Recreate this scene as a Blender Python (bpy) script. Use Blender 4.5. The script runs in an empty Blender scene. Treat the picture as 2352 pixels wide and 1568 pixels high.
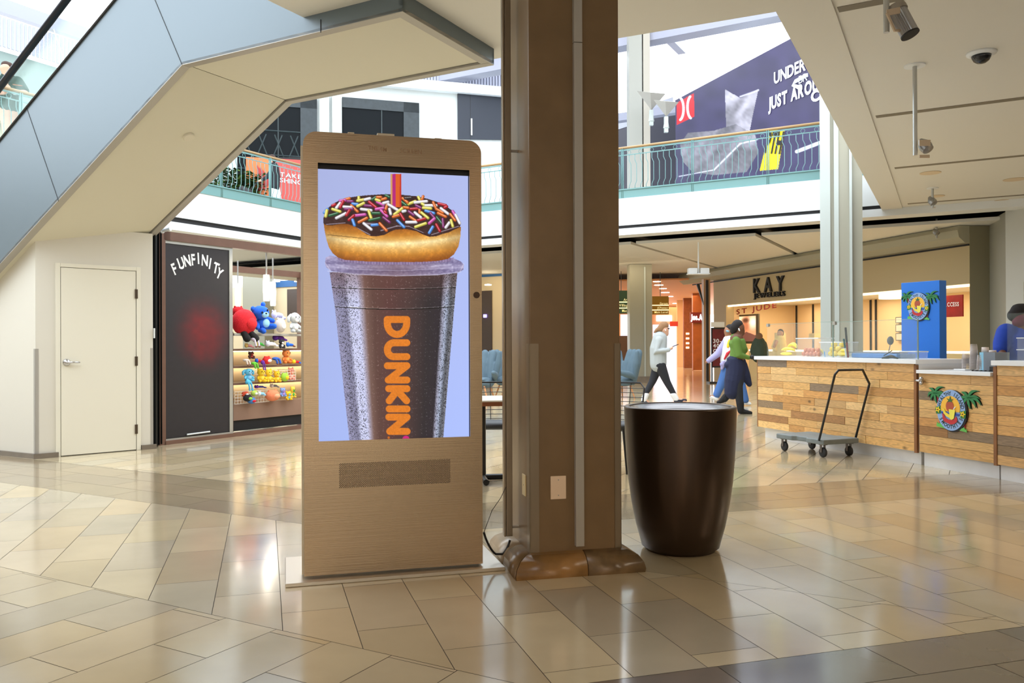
import bpy, bmesh, math, random
import numpy as np
from mathutils import Vector, Matrix
random.seed(7)
SC = bpy.context.scene
COL = SC.collection
# ---------------------------------------------------------------- camera
F = 1900.0
ROLL = 0.004; PITCH = 6/1900.0; EYE = 1.25
_right = np.array([math.cos(ROLL), 0, -math.sin(ROLL)])
_up0 = np.array([math.sin(ROLL), 0, math.cos(ROLL)]); _fw0 = np.array([0, 1.0, 0])
_fw = _fw0*math.cos(PITCH)+_up0*math.sin(PITCH); _up = _up0*math.cos(PITCH)-_fw0*math.sin(PITCH)
cd = bpy.data.cameras.new('camera'); cam = bpy.data.objects.new('camera', cd); COL.objects.link(cam)
cd.sensor_width = 36; cd.lens = F/2352*36; cd.clip_end = 300; cd.clip_start = 0.05
m = Matrix.Identity(4)
for i in range(3):
    m[i][0] = _right[i]; m[i][1] = _up[i]; m[i][2] = -_fw[i]
m[2][3] = EYE
cam.matrix_world = m
SC.camera = cam
# ---------------------------------------------------------------- world, exposure
SC.view_settings.view_transform = 'Standard'; SC.view_settings.look = 'None'
SC.view_settings.gamma = 1; SC.view_settings.use_curve_mapping = False
SC.view_settings.exposure = 0.82
w = bpy.data.worlds.new('sky'); SC.world = w; w.use_nodes = True
bg = w.node_tree.nodes['Background']; bg.inputs[0].default_value = (0.86, 0.93, 1.0, 1); bg.inputs[1].default_value = 2.55
def R(p):
    return np.array(p, float)
def ray(x, y):
    return _fw+_right*(x-1176)/F+_up*(784-y)/F
CAM = np.array([0, 0, EYE])
def G(x, y, z=0.0):
    d = ray(x, y); return CAM+d*((z-EYE)/d[2])
def V(x, y, P, D):
    P = R(P); n = np.array([D[1], -D[0], 0.]); d = ray(x, y); return CAM+d*(np.dot(P-CAM, n)/np.dot(d, n))
def Y(x, y, yy):
    d = ray(x, y); return CAM+d*(yy/d[1])
def un(v):
    v = np.array([v[0], v[1], 0.0]); return v/np.linalg.norm(v)
A = un([(608-1176)/F, 1]); B = np.array([A[1], -A[0], 0])          # floor stone axes
D1 = un([(2245-1176)/F, 1]); D2 = np.array([D1[1], -D1[0], 0])      # building axes
ZUP = np.array([0, 0, 1.0])
def W(d2, d1, z=0.0):
    return D2*d2+D1*d1+ZUP*z
def area(name, loc, size, power, col, target=None, sy=None):
    l = bpy.data.lights.new(name, 'AREA'); l.energy = power; l.color = col
    l.shape = 'RECTANGLE'; l.size = size; l.size_y = sy or size
    o = bpy.data.objects.new(name, l); COL.objects.link(o); o.location = loc
    if target is not None:
        o.rotation_euler = (Vector(target)-Vector(loc)).to_track_quat('-Z', 'Y').to_euler()
    return o
WARM = (1.0, 0.66, 0.36)
# unseen warm lamps behind the photographer; last three added as fill on the right
for k, (a, b, s, e) in enumerate([(-1, -3, .5, 26), (3, -4.5, .5, 26), (-5, -4.5, .5, 16), (7, -1.5, .5, 26), (2.4, -8, .35, 45), (4.2, -7.2, .35, 45), (5.4, -13, .35, 60), (7.4, -12, .35, 60), (8.5, -18, .35, 80), (10.8, -17, .35, 80), (9, 6, .8, 90), (6, 13, .8, 90), (4.5, 4.5, .8, 45)]):
    p = W(a, b, 3.98); area('concourse_lamp_and_fill', p, s, e, WARM if k < 10 else (1, .84, .64))
# ---------------------------------------------------------------- materials
def lin(c):
    return tuple((x/12.92 if x <= 0.04045 else ((x+0.055)/1.055)**2.4) for x in (v/255.0 for v in c))
MATS = {}
def mat(name, rgb, rough=0.5, metal=0.0, emit=0.0, alpha=1.0, trans=0.0, attr=False, noise=0.0, nscale=8.0, bump=0.0, coat=0.0, spec=0.5, bscale=60):
    if name in MATS: return MATS[name]
    mt = bpy.data.materials.new(name); mt.use_nodes = True; nt = mt.node_tree; N = nt.nodes; L = nt.links
    b = N['Principled BSDF']; c = lin(rgb)+(1,)
    b.inputs['Base Color'].default_value = c; b.inputs['Roughness'].default_value = rough; b.inputs['Metallic'].default_value = metal
    b.inputs['Specular IOR Level'].default_value = spec
    if coat: b.inputs['Coat Weight'].default_value = coat; b.inputs['Coat Roughness'].default_value = 0.1
    if trans: b.inputs['Transmission Weight'].default_value = trans; b.inputs['IOR'].default_value = 1.1
    if alpha < 1: b.inputs['Alpha'].default_value = alpha
    src = None
    if attr:
        a = N.new('ShaderNodeAttribute'); a.attribute_name = 'Col'; src = a.outputs['Color']
    if noise:
        tc = N.new('ShaderNodeTexCoord'); n = N.new('ShaderNodeTexNoise'); n.inputs['Scale'].default_value = nscale; n.inputs['Detail'].default_value = 5
        L.new(tc.outputs['Object'], n.inputs['Vector'])
        mr = N.new('ShaderNodeMapRange'); mr.inputs[1].default_value = 0.3; mr.inputs[2].default_value = 0.7
        mr.inputs[3].default_value = 1-noise; mr.inputs[4].default_value = 1+noise*0.6
        L.new(n.outputs['Fac'], mr.inputs[0])
        vm = N.new('ShaderNodeVectorMath'); vm.operation = 'SCALE'
        if src: L.new(src, vm.inputs[0])
        else: vm.inputs[0].default_value = c[:3]
        L.new(mr.outputs[0], vm.inputs['Scale']); src = vm.outputs[0]
    if src: L.new(src, b.inputs['Base Color'])
    if emit:
        b.inputs['Emission Strength'].default_value = emit
        if src: L.new(src, b.inputs['Emission Color'])
        else: b.inputs['Emission Color'].default_value = c
    if bump:
        tc2 = N.new('ShaderNodeTexCoord'); n2 = N.new('ShaderNodeTexNoise'); n2.inputs['Scale'].default_value = bscale
        L.new(tc2.outputs['Object'], n2.inputs['Vector']); bp = N.new('ShaderNodeBump'); bp.inputs['Strength'].default_value = bump; bp.inputs['Distance'].default_value = 0.01
        L.new(n2.outputs['Fac'], bp.inputs['Height']); L.new(bp.outputs[0], b.inputs['Normal'])
    MATS[name] = mt
    return mt
def brushed(name, rgb, rough, sx=2, sz=300):
    """metal with fine horizontal brushing"""
    mt = mat(name, rgb, rough, 1.0)
    N = mt.node_tree.nodes; L = mt.node_tree.links; b = N['Principled BSDF']
    tc = N.new('ShaderNodeTexCoord'); mp = N.new('ShaderNodeMapping'); mp.inputs['Scale'].default_value = (sx, sx, sz)
    n = N.new('ShaderNodeTexNoise'); n.inputs['Scale'].default_value = 1; n.inputs['Detail'].default_value = 3
    L.new(tc.outputs['Object'], mp.inputs['Vector']); L.new(mp.outputs[0], n.inputs['Vector'])
    bp = N.new('ShaderNodeBump'); bp.inputs['Strength'].default_value = 0.12; bp.inputs['Distance'].default_value = 0.003
    L.new(n.outputs['Fac'], bp.inputs['Height']); L.new(bp.outputs[0], b.inputs['Normal'])
    return mt
def glassmat(name, rgb=(205, 228, 222), op=0.14):
    if name in MATS: return MATS[name]
    mt = bpy.data.materials.new(name); mt.use_nodes = True; nt = mt.node_tree; N = nt.nodes; L = nt.links
    for n in list(N): N.remove(n)
    out = N.new('ShaderNodeOutputMaterial'); mx = N.new('ShaderNodeMixShader'); tr = N.new('ShaderNodeBsdfTransparent'); gl = N.new('ShaderNodeBsdfPrincipled')
    gl.inputs['Base Color'].default_value = lin(rgb)+(1,); gl.inputs['Roughness'].default_value = 0.05
    fr0 = N.new('ShaderNodeLayerWeight'); fr0.inputs[0].default_value = .5; fr = N.new('ShaderNodeMath'); fr.operation = 'POWER'; fr.inputs[1].default_value = 5; L.new(fr0.outputs['Facing'], fr.inputs[0])
    ad = N.new('ShaderNodeMath'); ad.operation = 'ADD'; ad.inputs[1].default_value = op
    L.new(fr.outputs[0], ad.inputs[0]); L.new(ad.outputs[0], mx.inputs[0]); L.new(tr.outputs[0], mx.inputs[1]); L.new(gl.outputs[0], mx.inputs[2]); L.new(mx.outputs[0], out.inputs[0])
    MATS[name] = mt
    return mt
# ---------------------------------------------------------------- mesh builder
class MB:
    def __init__(s): s.v = []; s.f = []; s.c = []; s.cur = (200, 200, 200); s.sm = []; s.smooth = False
    def col(s, c): s.cur = c; return s
    def add(s, vs, fs):
        o = len(s.v); s.v += [tuple(float(q) for q in p) for p in vs]; s.c += [s.cur]*len(vs)
        s.f += [tuple(o+i for i in f) for f in fs]; s.sm += [s.smooth]*len(fs); return s
    def hexa(s, b, t):     # four bottom, four top points
        return s.add(list(b)+list(t), [(3, 2, 1, 0), (4, 5, 6, 7), (0, 1, 5, 4), (1, 2, 6, 5), (2, 3, 7, 6), (3, 0, 4, 7)])
    def box(s, o, u, v, wv):   # corner o and three edge vectors
        o, u, v, wv = R(o), R(u), R(v), R(wv); b = [o, o+u, o+u+v, o+v]
        return s.hexa(b, [p+wv for p in b])
    def cbox(s, c, sx, sy, sz, ang=0, base=True):
        c = R(c); u = np.array([math.cos(ang), math.sin(ang), 0]); v = np.array([-u[1], u[0], 0])
        o = c-u*sx/2-v*sy/2-(0 if base else 1)*ZUP*sz/2
        return s.box(o, u*sx, v*sy, ZUP*sz)
    def prism(s, pts, ext):
        n = len(pts); pts = [R(p) for p in pts]; ext = R(ext)
        return s.add(pts+[p+ext for p in pts], [tuple(range(n-1, -1, -1)), tuple(range(n, 2*n))]+[(i, (i+1) % n, n+(i+1) % n, n+i) for i in range(n)])
    def poly(s, pts): return s.add(pts, [tuple(range(len(pts)))])
    def lathe(s, c, prof, n=32, axis=None):
        c = R(c); ax = ZUP if axis is None else R(axis)/np.linalg.norm(axis)
        e1 = np.cross(ax, [1, 0, 0]); e1 = e1 if np.linalg.norm(e1) > .1 else np.cross(ax, [0, 1, 0]); e1 = e1/np.linalg.norm(e1); e2 = np.cross(ax, e1)
        vs = []; fs = []
        for r, z in prof:
            for i in range(n):
                a = 2*math.pi*i/n; vs.append(c+ax*z+(e1*math.cos(a)+e2*math.sin(a))*r)
        for k in range(len(prof)-1):
            for i in range(n):
                j = (i+1) % n; fs.append((k*n+i, k*n+j, (k+1)*n+j, (k+1)*n+i))
        if prof[0][0] > 1e-5: fs.append(tuple(range(n-1, -1, -1)))
        if prof[-1][0] > 1e-5: fs.append(tuple((len(prof)-1)*n+i for i in range(n)))
        return s.add(vs, fs)
    def tube(s, pts, r, n=8, caps=True, flat=1.0, up=None):
        pts = [R(p) for p in pts]; k = len(pts); rr = r if hasattr(r, '__len__') else [r]*k
        vs = []; fs = []; pe = None
        for i, p in enumerate(pts):
            t = (pts[min(i+1, k-1)]-pts[max(i-1, 0)]); t = t/(np.linalg.norm(t)+1e-9)
            if pe is None:
                pe = R(up) if up is not None else (np.cross(t, [0, 0, 1]) if abs(t[2]) < .95 else np.array([1., 0, 0]))
            e1 = pe-t*np.dot(pe, t); e1 = e1/(np.linalg.norm(e1)+1e-9); pe = e1; e2 = np.cross(t, e1)
            for q in range(n):
                a = 2*math.pi*q/n; vs.append(p+(e1*math.cos(a)+e2*math.sin(a)*flat)*rr[i])
        for i in range(k-1):
            for q in range(n):
                j = (q+1) % n; fs.append((i*n+q, i*n+j, (i+1)*n+j, (i+1)*n+q))
        if caps: fs += [tuple(range(n-1, -1, -1)), tuple((k-1)*n+q for q in range(n))]
        return s.add(vs, fs)
    def ball(s, c, r, n=12, rot=0.0):     # r scalar or three radii
        c = R(c); r = [r]*3 if not hasattr(r, '__len__') else r; vs = []; fs = []; m_ = n//2+1
        ca, sa = math.cos(rot), math.sin(rot)
        for i in range(m_+1):
            th = math.pi*i/m_
            for j in range(n):
                ph = 2*math.pi*j/n; x = math.sin(th)*math.cos(ph)*r[0]; y = math.sin(th)*math.sin(ph)*r[1]
                vs.append(c+np.array([x*ca-y*sa, x*sa+y*ca, math.cos(th)*r[2]]))
        for i in range(m_):
            for j in range(n):
                k = (j+1) % n; fs.append((i*n+j, (i+1)*n+j, (i+1)*n+k, i*n+k))
        return s.add(vs, fs)
    def limb(s, pts, rad, n=12, fl=1.0, up=None):
        """rounded tapering limb"""
        pts = [R(p) for p in pts]; P = []; Q = []
        t0 = pts[0]-pts[1]; t0 = t0/np.linalg.norm(t0); t1 = pts[-1]-pts[-2]; t1 = t1/np.linalg.norm(t1)
        for a in (0.98, .8, .45): P.append(pts[0]+t0*rad[0]*a); Q.append(rad[0]*math.sqrt(1-a*a))
        P += pts; Q += list(rad)
        for a in (.45, .8, .98): P.append(pts[-1]+t1*rad[-1]*a); Q.append(rad[-1]*math.sqrt(1-a*a))
        return s.tube(P, Q, n, True, fl, up)
def obj(name, mb, material, parent=None, smooth=None, bevel=0.0, remesh=0.0, sub=0):
    me = bpy.data.meshes.new(name); off = R(parent['_o']) if (parent is not None and '_o' in parent) else R((0, 0, 0))
    vs = [tuple(np.array(p)-off) for p in mb.v]
    me.from_pydata(vs, [], mb.f); me.update()
    if len(set(mb.c)) > 1 or True:
        ca = me.color_attributes.new('Col', 'FLOAT_COLOR', 'POINT')
        tab = {}; arr = np.ones((len(vs), 4), np.float32)
        for i, c in enumerate(mb.c):
            if c not in tab: tab[c] = lin(c)
            arr[i, :3] = tab[c]
        ca.data.foreach_set('color', arr.ravel())
    if smooth is None: me.polygons.foreach_set('use_smooth', mb.sm)
    else: me.polygons.foreach_set('use_smooth', [smooth]*len(me.polygons))
    me.materials.append(material)
    o = bpy.data.objects.new(name, me); COL.objects.link(o)
    if parent is not None: o.parent = parent
    if '_o' not in o and parent is not None: o['_o'] = tuple(float(q) for q in off)
    if bevel:
        b = o.modifiers.new('b', 'BEVEL'); b.width = bevel; b.segments = 2; b.limit_method = 'ANGLE'; b.angle_limit = 0.7
    if remesh:
        r = o.modifiers.new('r', 'REMESH'); r.mode = 'VOXEL'; r.voxel_size = remesh; r.use_smooth_shade = True
        s2 = o.modifiers.new('s', 'SMOOTH'); s2.iterations = 5; s2.factor = 0.5
    if sub:
        s2 = o.modifiers.new('s', 'SUBSURF'); s2.levels = sub; s2.render_levels = sub
    return o
def thing(name, label, cat, loc, group=None):
    o = bpy.data.objects.new(name, None); COL.objects.link(o); o.location = tuple(float(q) for q in loc); o.empty_display_size = .1
    o['_o'] = tuple(float(q) for q in loc); o['label'] = label; o['category'] = cat
    if group: o['group'] = group
    return o
def tag(o, label, cat, group=None, kind=None):
    o['label'] = label; o['category'] = cat
    if group: o['group'] = group
    if kind: o['kind'] = kind
    return o
def struct(name, mb, material, **k):
    o = obj(name, mb, material, **k); o['kind'] = 'structure'; return o
def single(name, mb, material, label, cat, group=None, **k):
    """a thing that is one mesh, its origin at the centre of its foot"""
    a = np.array(mb.v); c = np.array([a[:, 0].mean(), a[:, 1].mean(), a[:, 2].min()])
    mb.v = [tuple(np.array(p)-c) for p in mb.v]
    o = obj(name, mb, material, **k); o.location = tuple(c); return tag(o, label, cat, group)
# lettering
GL = {}
def glyph(ch, off=0.0, ext=0.0):
    k = (ch, off, ext)
    if k in GL: return GL[k]
    cu = bpy.data.curves.new('letter', 'FONT'); cu.body = ch; cu.offset = off; cu.extrude = ext; cu.resolution_u = 3
    t = bpy.data.objects.new('letter', cu); COL.objects.link(t); bpy.context.view_layer.update()
    dg = bpy.context.evaluated_depsgraph_get(); me = bpy.data.meshes.new_from_object(t.evaluated_get(dg))
    vs = np.array([v.co[:] for v in me.vertices]) if len(me.vertices) else np.zeros((0, 3)); fs = [tuple(p.vertices) for p in me.polygons]
    bpy.data.objects.remove(t); bpy.data.curves.remove(cu); bpy.data.meshes.remove(me)
    GL[k] = (vs, fs); return GL[k]
def text(mb, s, fn, off=0.01, ext=0.0, gap=0.12, space=0.35):
    """letters laid side by side; fn maps (x in 0..1, y in 0..1 of cap height, z) to a point"""
    x = 0; runs = []
    for ch in s:
        if ch == ' ': x += space; continue
        vs, fs = glyph(ch, off, ext)
        if not len(vs): continue
        a, b = vs[:, 0].min(), vs[:, 0].max(); runs.append((vs, fs, x-a)); x += b-a+gap
    tot = x-gap
    for vs, fs, dx in runs:
        mb.add([fn((v[0]+dx)/tot, v[1]/0.7, v[2]) for v in vs], fs)
    return tot
def onplane(bl, br, tl, nrm=(0, 0, 0)):
    bl, br, tl, nrm = R(bl), R(br), R(tl), R(nrm)
    return lambda x, y, z: bl+(br-bl)*x+(tl-bl)*y+nrm*z
def grid_paint(name, pos, nx, nz, paint, material, parent=None):
    """surface grid whose vertex colours are computed by paint(U, V); pos(u, v) gives the point, u right, v down"""
    u = np.linspace(0, 1, nx); v = np.linspace(0, 1, nz); U, VV = np.meshgrid(u, v)
    c = paint(U, VV)                       # nz,nx,3 in 0..255
    p00, p10, p01, p11 = [R(pos(a, b)) for a, b in ((0, 0), (1, 0), (0, 1), (1, 1))]
    off = R(parent['_o']) if parent is not None else R((0, 0, 0))
    P = (p00[None, None]*((1-U)*(1-VV))[..., None]+p10*(U*(1-VV))[..., None]+p01*((1-U)*VV)[..., None]+p11*(U*VV)[..., None])-off
    me = bpy.data.meshes.new(name); idx = np.arange(nx*nz).reshape(nz, nx)
    q = np.stack([idx[:-1, :-1], idx[1:, :-1], idx[1:, 1:], idx[:-1, 1:]], -1).reshape(-1, 4)
    me.vertices.add(nx*nz); me.vertices.foreach_set('co', P.reshape(-1).astype(np.float32))
    me.loops.add(q.size); me.loops.foreach_set('vertex_index', q.reshape(-1).astype(np.int32))
    me.polygons.add(len(q)); me.polygons.foreach_set('loop_start', np.arange(0, q.size, 4, dtype=np.int32)); 
    me.update(calc_edges=True)
    ca = me.color_attributes.new('Col', 'FLOAT_COLOR', 'POINT'); x = np.clip(c/255.0, 0, 1)
    l = np.where(x <= .04045, x/12.92, ((x+.055)/1.055)**2.4); arr = np.ones((nx*nz, 4), np.float32); arr[:, :3] = l.reshape(-1, 3)
    ca.data.foreach_set('color', arr.ravel()); me.materials.append(material)
    o = bpy.data.objects.new(name, me); COL.objects.link(o)
    if parent is not None: o.parent = parent; o['_o'] = parent['_o'][:]
    return o
# shared painters
def inpoly(X, Yv, pts):
    ins = np.zeros(X.shape, bool); n = len(pts)
    for i in range(n):
        x1, y1 = pts[i]; x2, y2 = pts[(i+1) % n]
        if y1 == y2: continue
        c = ((y1 > Yv) != (y2 > Yv)) & (X < (x2-x1)*(Yv-y1)/(y2-y1)+x1); ins ^= c
    return ins
def segd(X, Yv, a, b):
    dx, dy = b[0]-a[0], b[1]-a[1]; t = np.clip(((X-a[0])*dx+(Yv-a[1])*dy)/(dx*dx+dy*dy+1e-9), 0, 1)
    return np.hypot(X-a[0]-t*dx, Yv-a[1]-t*dy)
def mix(c, m, col):
    m = np.clip(m, 0, 1)[..., None]; return c*(1-m)+np.array(col, float)*m
def vnoise(X, Yv, s, seed=0):
    xi = np.floor(X/s).astype(int); yi = np.floor(Yv/s).astype(int); fx = X/s-xi; fy = Yv/s-yi
    h = lambda a, b: ((np.sin(a*127.1+b*311.7+seed*7.3)*43758.5453) % 1.0)
    fx = fx*fx*(3-2*fx); fy = fy*fy*(3-2*fy)
    return (h(xi, yi)*(1-fx)+h(xi+1, yi)*fx)*(1-fy)+(h(xi, yi+1)*(1-fx)+h(xi+1, yi+1)*fx)*fy
# ================================================================ SETTING
M_wall = mat('cream_wall', (214, 210, 198), 0.55); M_ceil = mat('ceiling_paint', (222, 220, 212), 0.6)
M_white = mat('white_paint', (228, 232, 234), 0.5); M_black = mat('black_gap', (22, 22, 24), 0.6)
M_slot = mat('slot_dark', (120, 112, 96), 0.6)
# ---- floor: every stone is a piece of one pavement mesh
def clip(poly, a, b, c):   # keep a*x+b*y <= c
    out = []; n = len(poly)
    for i in range(n):
        p, q = poly[i], poly[(i+1) % n]; dp = a*p[0]+b*p[1]-c; dq = a*q[0]+b*q[1]-c
        if dp <= 0: out.append(p)
        if (dp < 0 < dq) or (dq < 0 < dp):
            t = dp/(dp-dq); out.append((p[0]+(q[0]-p[0])*t, p[1]+(q[1]-p[1])*t))
    return out
fl = MB(); rnd = random.Random(3)
def pave(ex, ey, w_, l_, x0, y0, planes, cols, ext, g=0.0016, half=0.0):
    """ex across rows, ey along rows"""
    us = [np.dot(ex[:2], c) for c in ext]; vs_ = [np.dot(ey[:2], c) for c in ext]
    k0, k1 = int((min(us)-x0)//w_), int((max(us)-x0)//w_)+1
    for k in range(k0, k1):
        off = y0+(half*l_ if k % 2 else 0)+rnd.uniform(-.03, .03)
        j0, j1 = int((min(vs_)-off)//l_)-1, int((max(vs_)-off)//l_)+1
        for j in range(j0, j1):
            a0, a1 = x0+k*w_+g, x0+(k+1)*w_-g; b0, b1 = off+j*l_+g, off+(j+1)*l_-g
            p = [(ex[0]*a+ey[0]*b, ex[1]*a+ey[1]*b) for a, b in ((a0, b0), (a1, b0), (a1, b1), (a0, b1))]
            for (n, c, sg) in planes:
                p = clip(p, sg*n[0], sg*n[1], sg*c-g)
                if len(p) < 3: break
            if len(p) < 3: continue
            for (n, c, sg) in [((1, 0), -26, -1), ((1, 0), 26, 1), ((0, 1), -14, -1), ((0, 1), 50, 1)]:
                p = clip(p, sg*n[0], sg*n[1], sg*c)
                if len(p) < 3: break
            if len(p) < 3: continue
            c = rnd.choice(cols); t = rnd.uniform(.96, 1.03); fl.col(tuple(int(min(255, max(0, q*t+rnd.uniform(-1, 1)))) for q in c))
            fl.add([(x, y, 0.0) for x, y in p], [tuple(range(len(p)))])
CL = [(196, 178, 146), (194, 176, 142), (198, 182, 150), (190, 174, 144), (195, 175, 138), (184, 172, 148), (200, 184, 152)]
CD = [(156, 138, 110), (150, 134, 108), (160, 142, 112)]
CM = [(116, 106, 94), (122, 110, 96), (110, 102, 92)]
vz0 = lambda p: np.array([p[0], p[1], 0.0])
U_ = lambda c, s: (D1, c, s)
Av = lambda c, s: (A, c, s)
BIG = [(-10, -12), (12, -12), (12, 10), (-10, 10)]
pave(B, A, .3122, .68, .072, .6, [U_(2.665, -1), U_(4.32, 1), Av(2.846, -1)], CL, BIG, half=.5)
pave(B, A, .3122, .68, .072, .6, [U_(4.32, -1), Av(5.42, 1)], CL, [(-4, -14), (30, -14), (30, 16), (-4, 16)], half=.5)
pave(D2, D1, .3165, .68, .154, .25, [U_(2.665, 1), Av(2.846, -1)], CL, [(-14, -8), (6, -8), (6, 6), (-14, 6)], half=.5)
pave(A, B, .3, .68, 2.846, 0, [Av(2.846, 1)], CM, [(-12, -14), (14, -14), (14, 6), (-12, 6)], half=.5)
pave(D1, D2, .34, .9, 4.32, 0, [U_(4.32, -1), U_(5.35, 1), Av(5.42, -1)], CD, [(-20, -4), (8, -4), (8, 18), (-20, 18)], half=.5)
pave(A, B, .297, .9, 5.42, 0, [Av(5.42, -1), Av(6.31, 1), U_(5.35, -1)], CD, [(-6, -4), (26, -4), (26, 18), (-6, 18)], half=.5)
# the strip near the junction that belongs to neither field
pave(D2, D1, .34, .85, .1, .3, [Av(6.31, -1), U_(5.35, -1)], CL, [(-30, -6), (30, -6), (30, 50), (-30, 50)], half=.5, g=.0025)
def floormat():
    mt = mat('polished_stone', (200, 180, 140), 0.16, attr=True, noise=0.11, nscale=1.7, coat=.45)
    N = mt.node_tree.nodes; L = mt.node_tree.links; b = N['Principled BSDF']
    tc = N.new('ShaderNodeTexCoord'); n = N.new('ShaderNodeTexNoise'); n.inputs['Scale'].default_value = 3.1; n.inputs['Detail'].default_value = 6
    L.new(tc.outputs['Object'], n.inputs['Vector']); mr = N.new('ShaderNodeMapRange'); mr.inputs[3].default_value = .06; mr.inputs[4].default_value = .24
    L.new(n.outputs['Fac'], mr.inputs[0]); L.new(mr.outputs[0], b.inputs['Roughness'])
    bp = N.new('ShaderNodeBump'); bp.inputs['Strength'].default_value = .06; bp.inputs['Distance'].default_value = .01
    n3 = N.new('ShaderNodeTexNoise'); n3.inputs['Scale'].default_value = 2.2; L.new(tc.outputs['Object'], n3.inputs['Vector'])
    L.new(n3.outputs['Fac'], bp.inputs['Height']); L.new(bp.outputs[0], b.inputs['Normal'])
    b.inputs['Specular IOR Level'].default_value = 0.8
    return mt
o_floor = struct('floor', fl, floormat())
struct('floor_grout', MB().box((-26, -14, -.13), (52, 0, 0), (0, 64, 0), (0, 0, .128)), mat('grout', (70, 60, 48), .8))
# ---- ceilings (all undersides at about 4.05 m)
ZC = 4.05; F1 = 7.14; R2 = -1.62; FAR = 18.95; LW = -5.01; XR = 15.0; BK = -24.0; XL = -15.7; BKL = -17
TH = .75
def slab(name, quads, z0, th, m_):
    b = MB()
    for q in quads: b.prism([W(x, y, z0) for x, y in q], (0, 0, th))
    return struct(name, b, m_)
slab('ceiling', [[(LW, BK), (XR, BK), (XR, 7.19), (-1.462, 7.19), (-2.836, 7.09), (LW, 6.93)]], ZC, TH, M_ceil)
slab('ceiling_right', [[(-1.462, 7.19), (XR, 7.19), (XR, FAR), (-1.73, FAR)]], ZC, TH, M_ceil)
slab('ceiling_left', [[(-30, BK), (XL-3, BK), (XL-3, 6), (-30, 6)]], ZC, TH, M_ceil)
slab('ceiling_rear_left', [[(XL-3, BK), (LW, BK), (LW, -.5), (XL-3, -.5)]], ZC, TH, M_ceil)  # unseen ceiling, closed in here to keep skylight off the foreground
# shallow slots in the right-hand ceiling, running across it
E1 = G(1925, 20, ZC); slots = []
for (x, y) in [(1925, 22), (2012, 268), (2055, 386), (2085, 468), (2100, 521)]:
    P = G(x, y, ZC); slots.append((P@D2, P@D1))
for k, (a, b) in enumerate(slots):
    struct('ceiling_slot', MB().box(W(a, b-.06, ZC-.004), D2*(XR-a), D1*.12, (0, 0, .01)), M_slot)
# margin strip beside the opening, slightly lower than the panel field
a0 = slots[0][0]; a1 = slots[-1][0]
struct('ceiling_margin', MB().prism([W(-1.462, 7.19, ZC-.02), W(-1.3, 0, ZC-.02), W(a0+(a0-a1)*.3-.02, 0, ZC-.02), W(a0-.02, slots[0][1], ZC-.02), W(a1-.02, FAR, ZC-.02), W(-1.73, FAR, ZC-.02)], (0, 0, .018)), M_ceil)
# ---- far balcony (across the atrium): slab edges, reveal, cove
def band(name, d2a, d2b, d1a, d1b, z0, z1, m_):
    return struct(name, MB().box(W(d2a, d1a, z0), D2*(d2b-d2a), D1*(d1b-d1a), (0, 0, z1-z0)), m_)
band('balcony_fascia', XL, R2+.3, FAR, FAR+.4, 4.14, 4.80, M_white)
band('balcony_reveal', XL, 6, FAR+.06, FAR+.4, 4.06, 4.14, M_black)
band('balcony_cove', XL, 6, FAR-.02, FAR+.5, 3.90, 4.06, M_white)
band('balcony_floor', XL, R2+.3, FAR+.4, FAR+9, 4.1, 4.8, M_white)
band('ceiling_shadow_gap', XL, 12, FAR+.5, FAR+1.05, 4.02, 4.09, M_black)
# left balcony along D1
band('balcony_fascia_left', XL-.4, XL, 3, FAR+.4, 4.14, 4.80, M_white)
band('balcony_reveal_left', XL-.4, XL-.06, 3, FAR+.4, 4.02, 4.14, M_black)
band('balcony_cove_left', XL-.5, XL+.02, 3, FAR+.5, 3.84, 4.02, M_white)
band('balcony_floor_left', XL-9, XL-.4, 0, FAR+9, 4.1, 4.8, M_white)
# soffit panels beyond the gap with dark joints
zp = 3.80
jl = [G(1440, 560, zp), G(1660, 624, zp), G(1745, 540, zp), G(1850, 597, zp)]
def jd(P): return P@D2, P@D1
gx0 = jd(G(1446, 556, zp)); gx1 = jd(G(1747, 541, zp))
xs = [XL-8, gx0[0]-.06, gx1[0]-.05, 6.0]
for k in range(3):
    a = xs[k]+(.07 if k else 0); b = xs[k+1]-.07
    band('soffit_panel', a, b, FAR+1.05, FAR+22, zp, zp+.07, M_ceil)
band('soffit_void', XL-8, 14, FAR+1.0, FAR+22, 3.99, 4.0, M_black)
band('soffit_panel', 6.1, XR+4, FAR+.3, FAR+4, 3.9, 3.97, M_ceil)
band('soffit_panel', 5.0, XR+4, FAR+1.2, FAR+22, zp, zp+.07, M_ceil)
# ---- the atrium's own enclosure (upper storey walls)
M_up = mat('upper_wall', (206, 212, 212), .5)
ZR = 9.4
bw = FAR+5.0     # upper back wall plane
UPW = vz0(Y(1050, 300, 27.0)); UPL = 9+((V(1408, 400, UPW, B)-UPW)@B)
struct('wall_far_upper', MB().box(UPW-B*9+ZUP*4.8, B*UPL, A*.3, ZUP*4.65), M_up)
struct('wall_left_upper', MB().box(W(XL-4.6, 0, 4.8), -D2*.3, D1*(bw), (0, 0, 2.6)), mat('upper_wall_cream', (170, 160, 128), .5))
struct('wall_back', MB().box(W(-30, BK, 0), D2*60, D1*.3, (0, 0, 12)), mat('back_wall', (150, 118, 86), .6))
struct('wall_right', MB().box(W(XR, BK, 0), D2*.3, D1*60, (0, 0, 12)), mat('right_wall', (190, 176, 150), .6))
struct('wall_left', MB().box(W(-30, BK, 0), -D2*.3, D1*60, (0, 0, 4.1)), M_wall)
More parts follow.
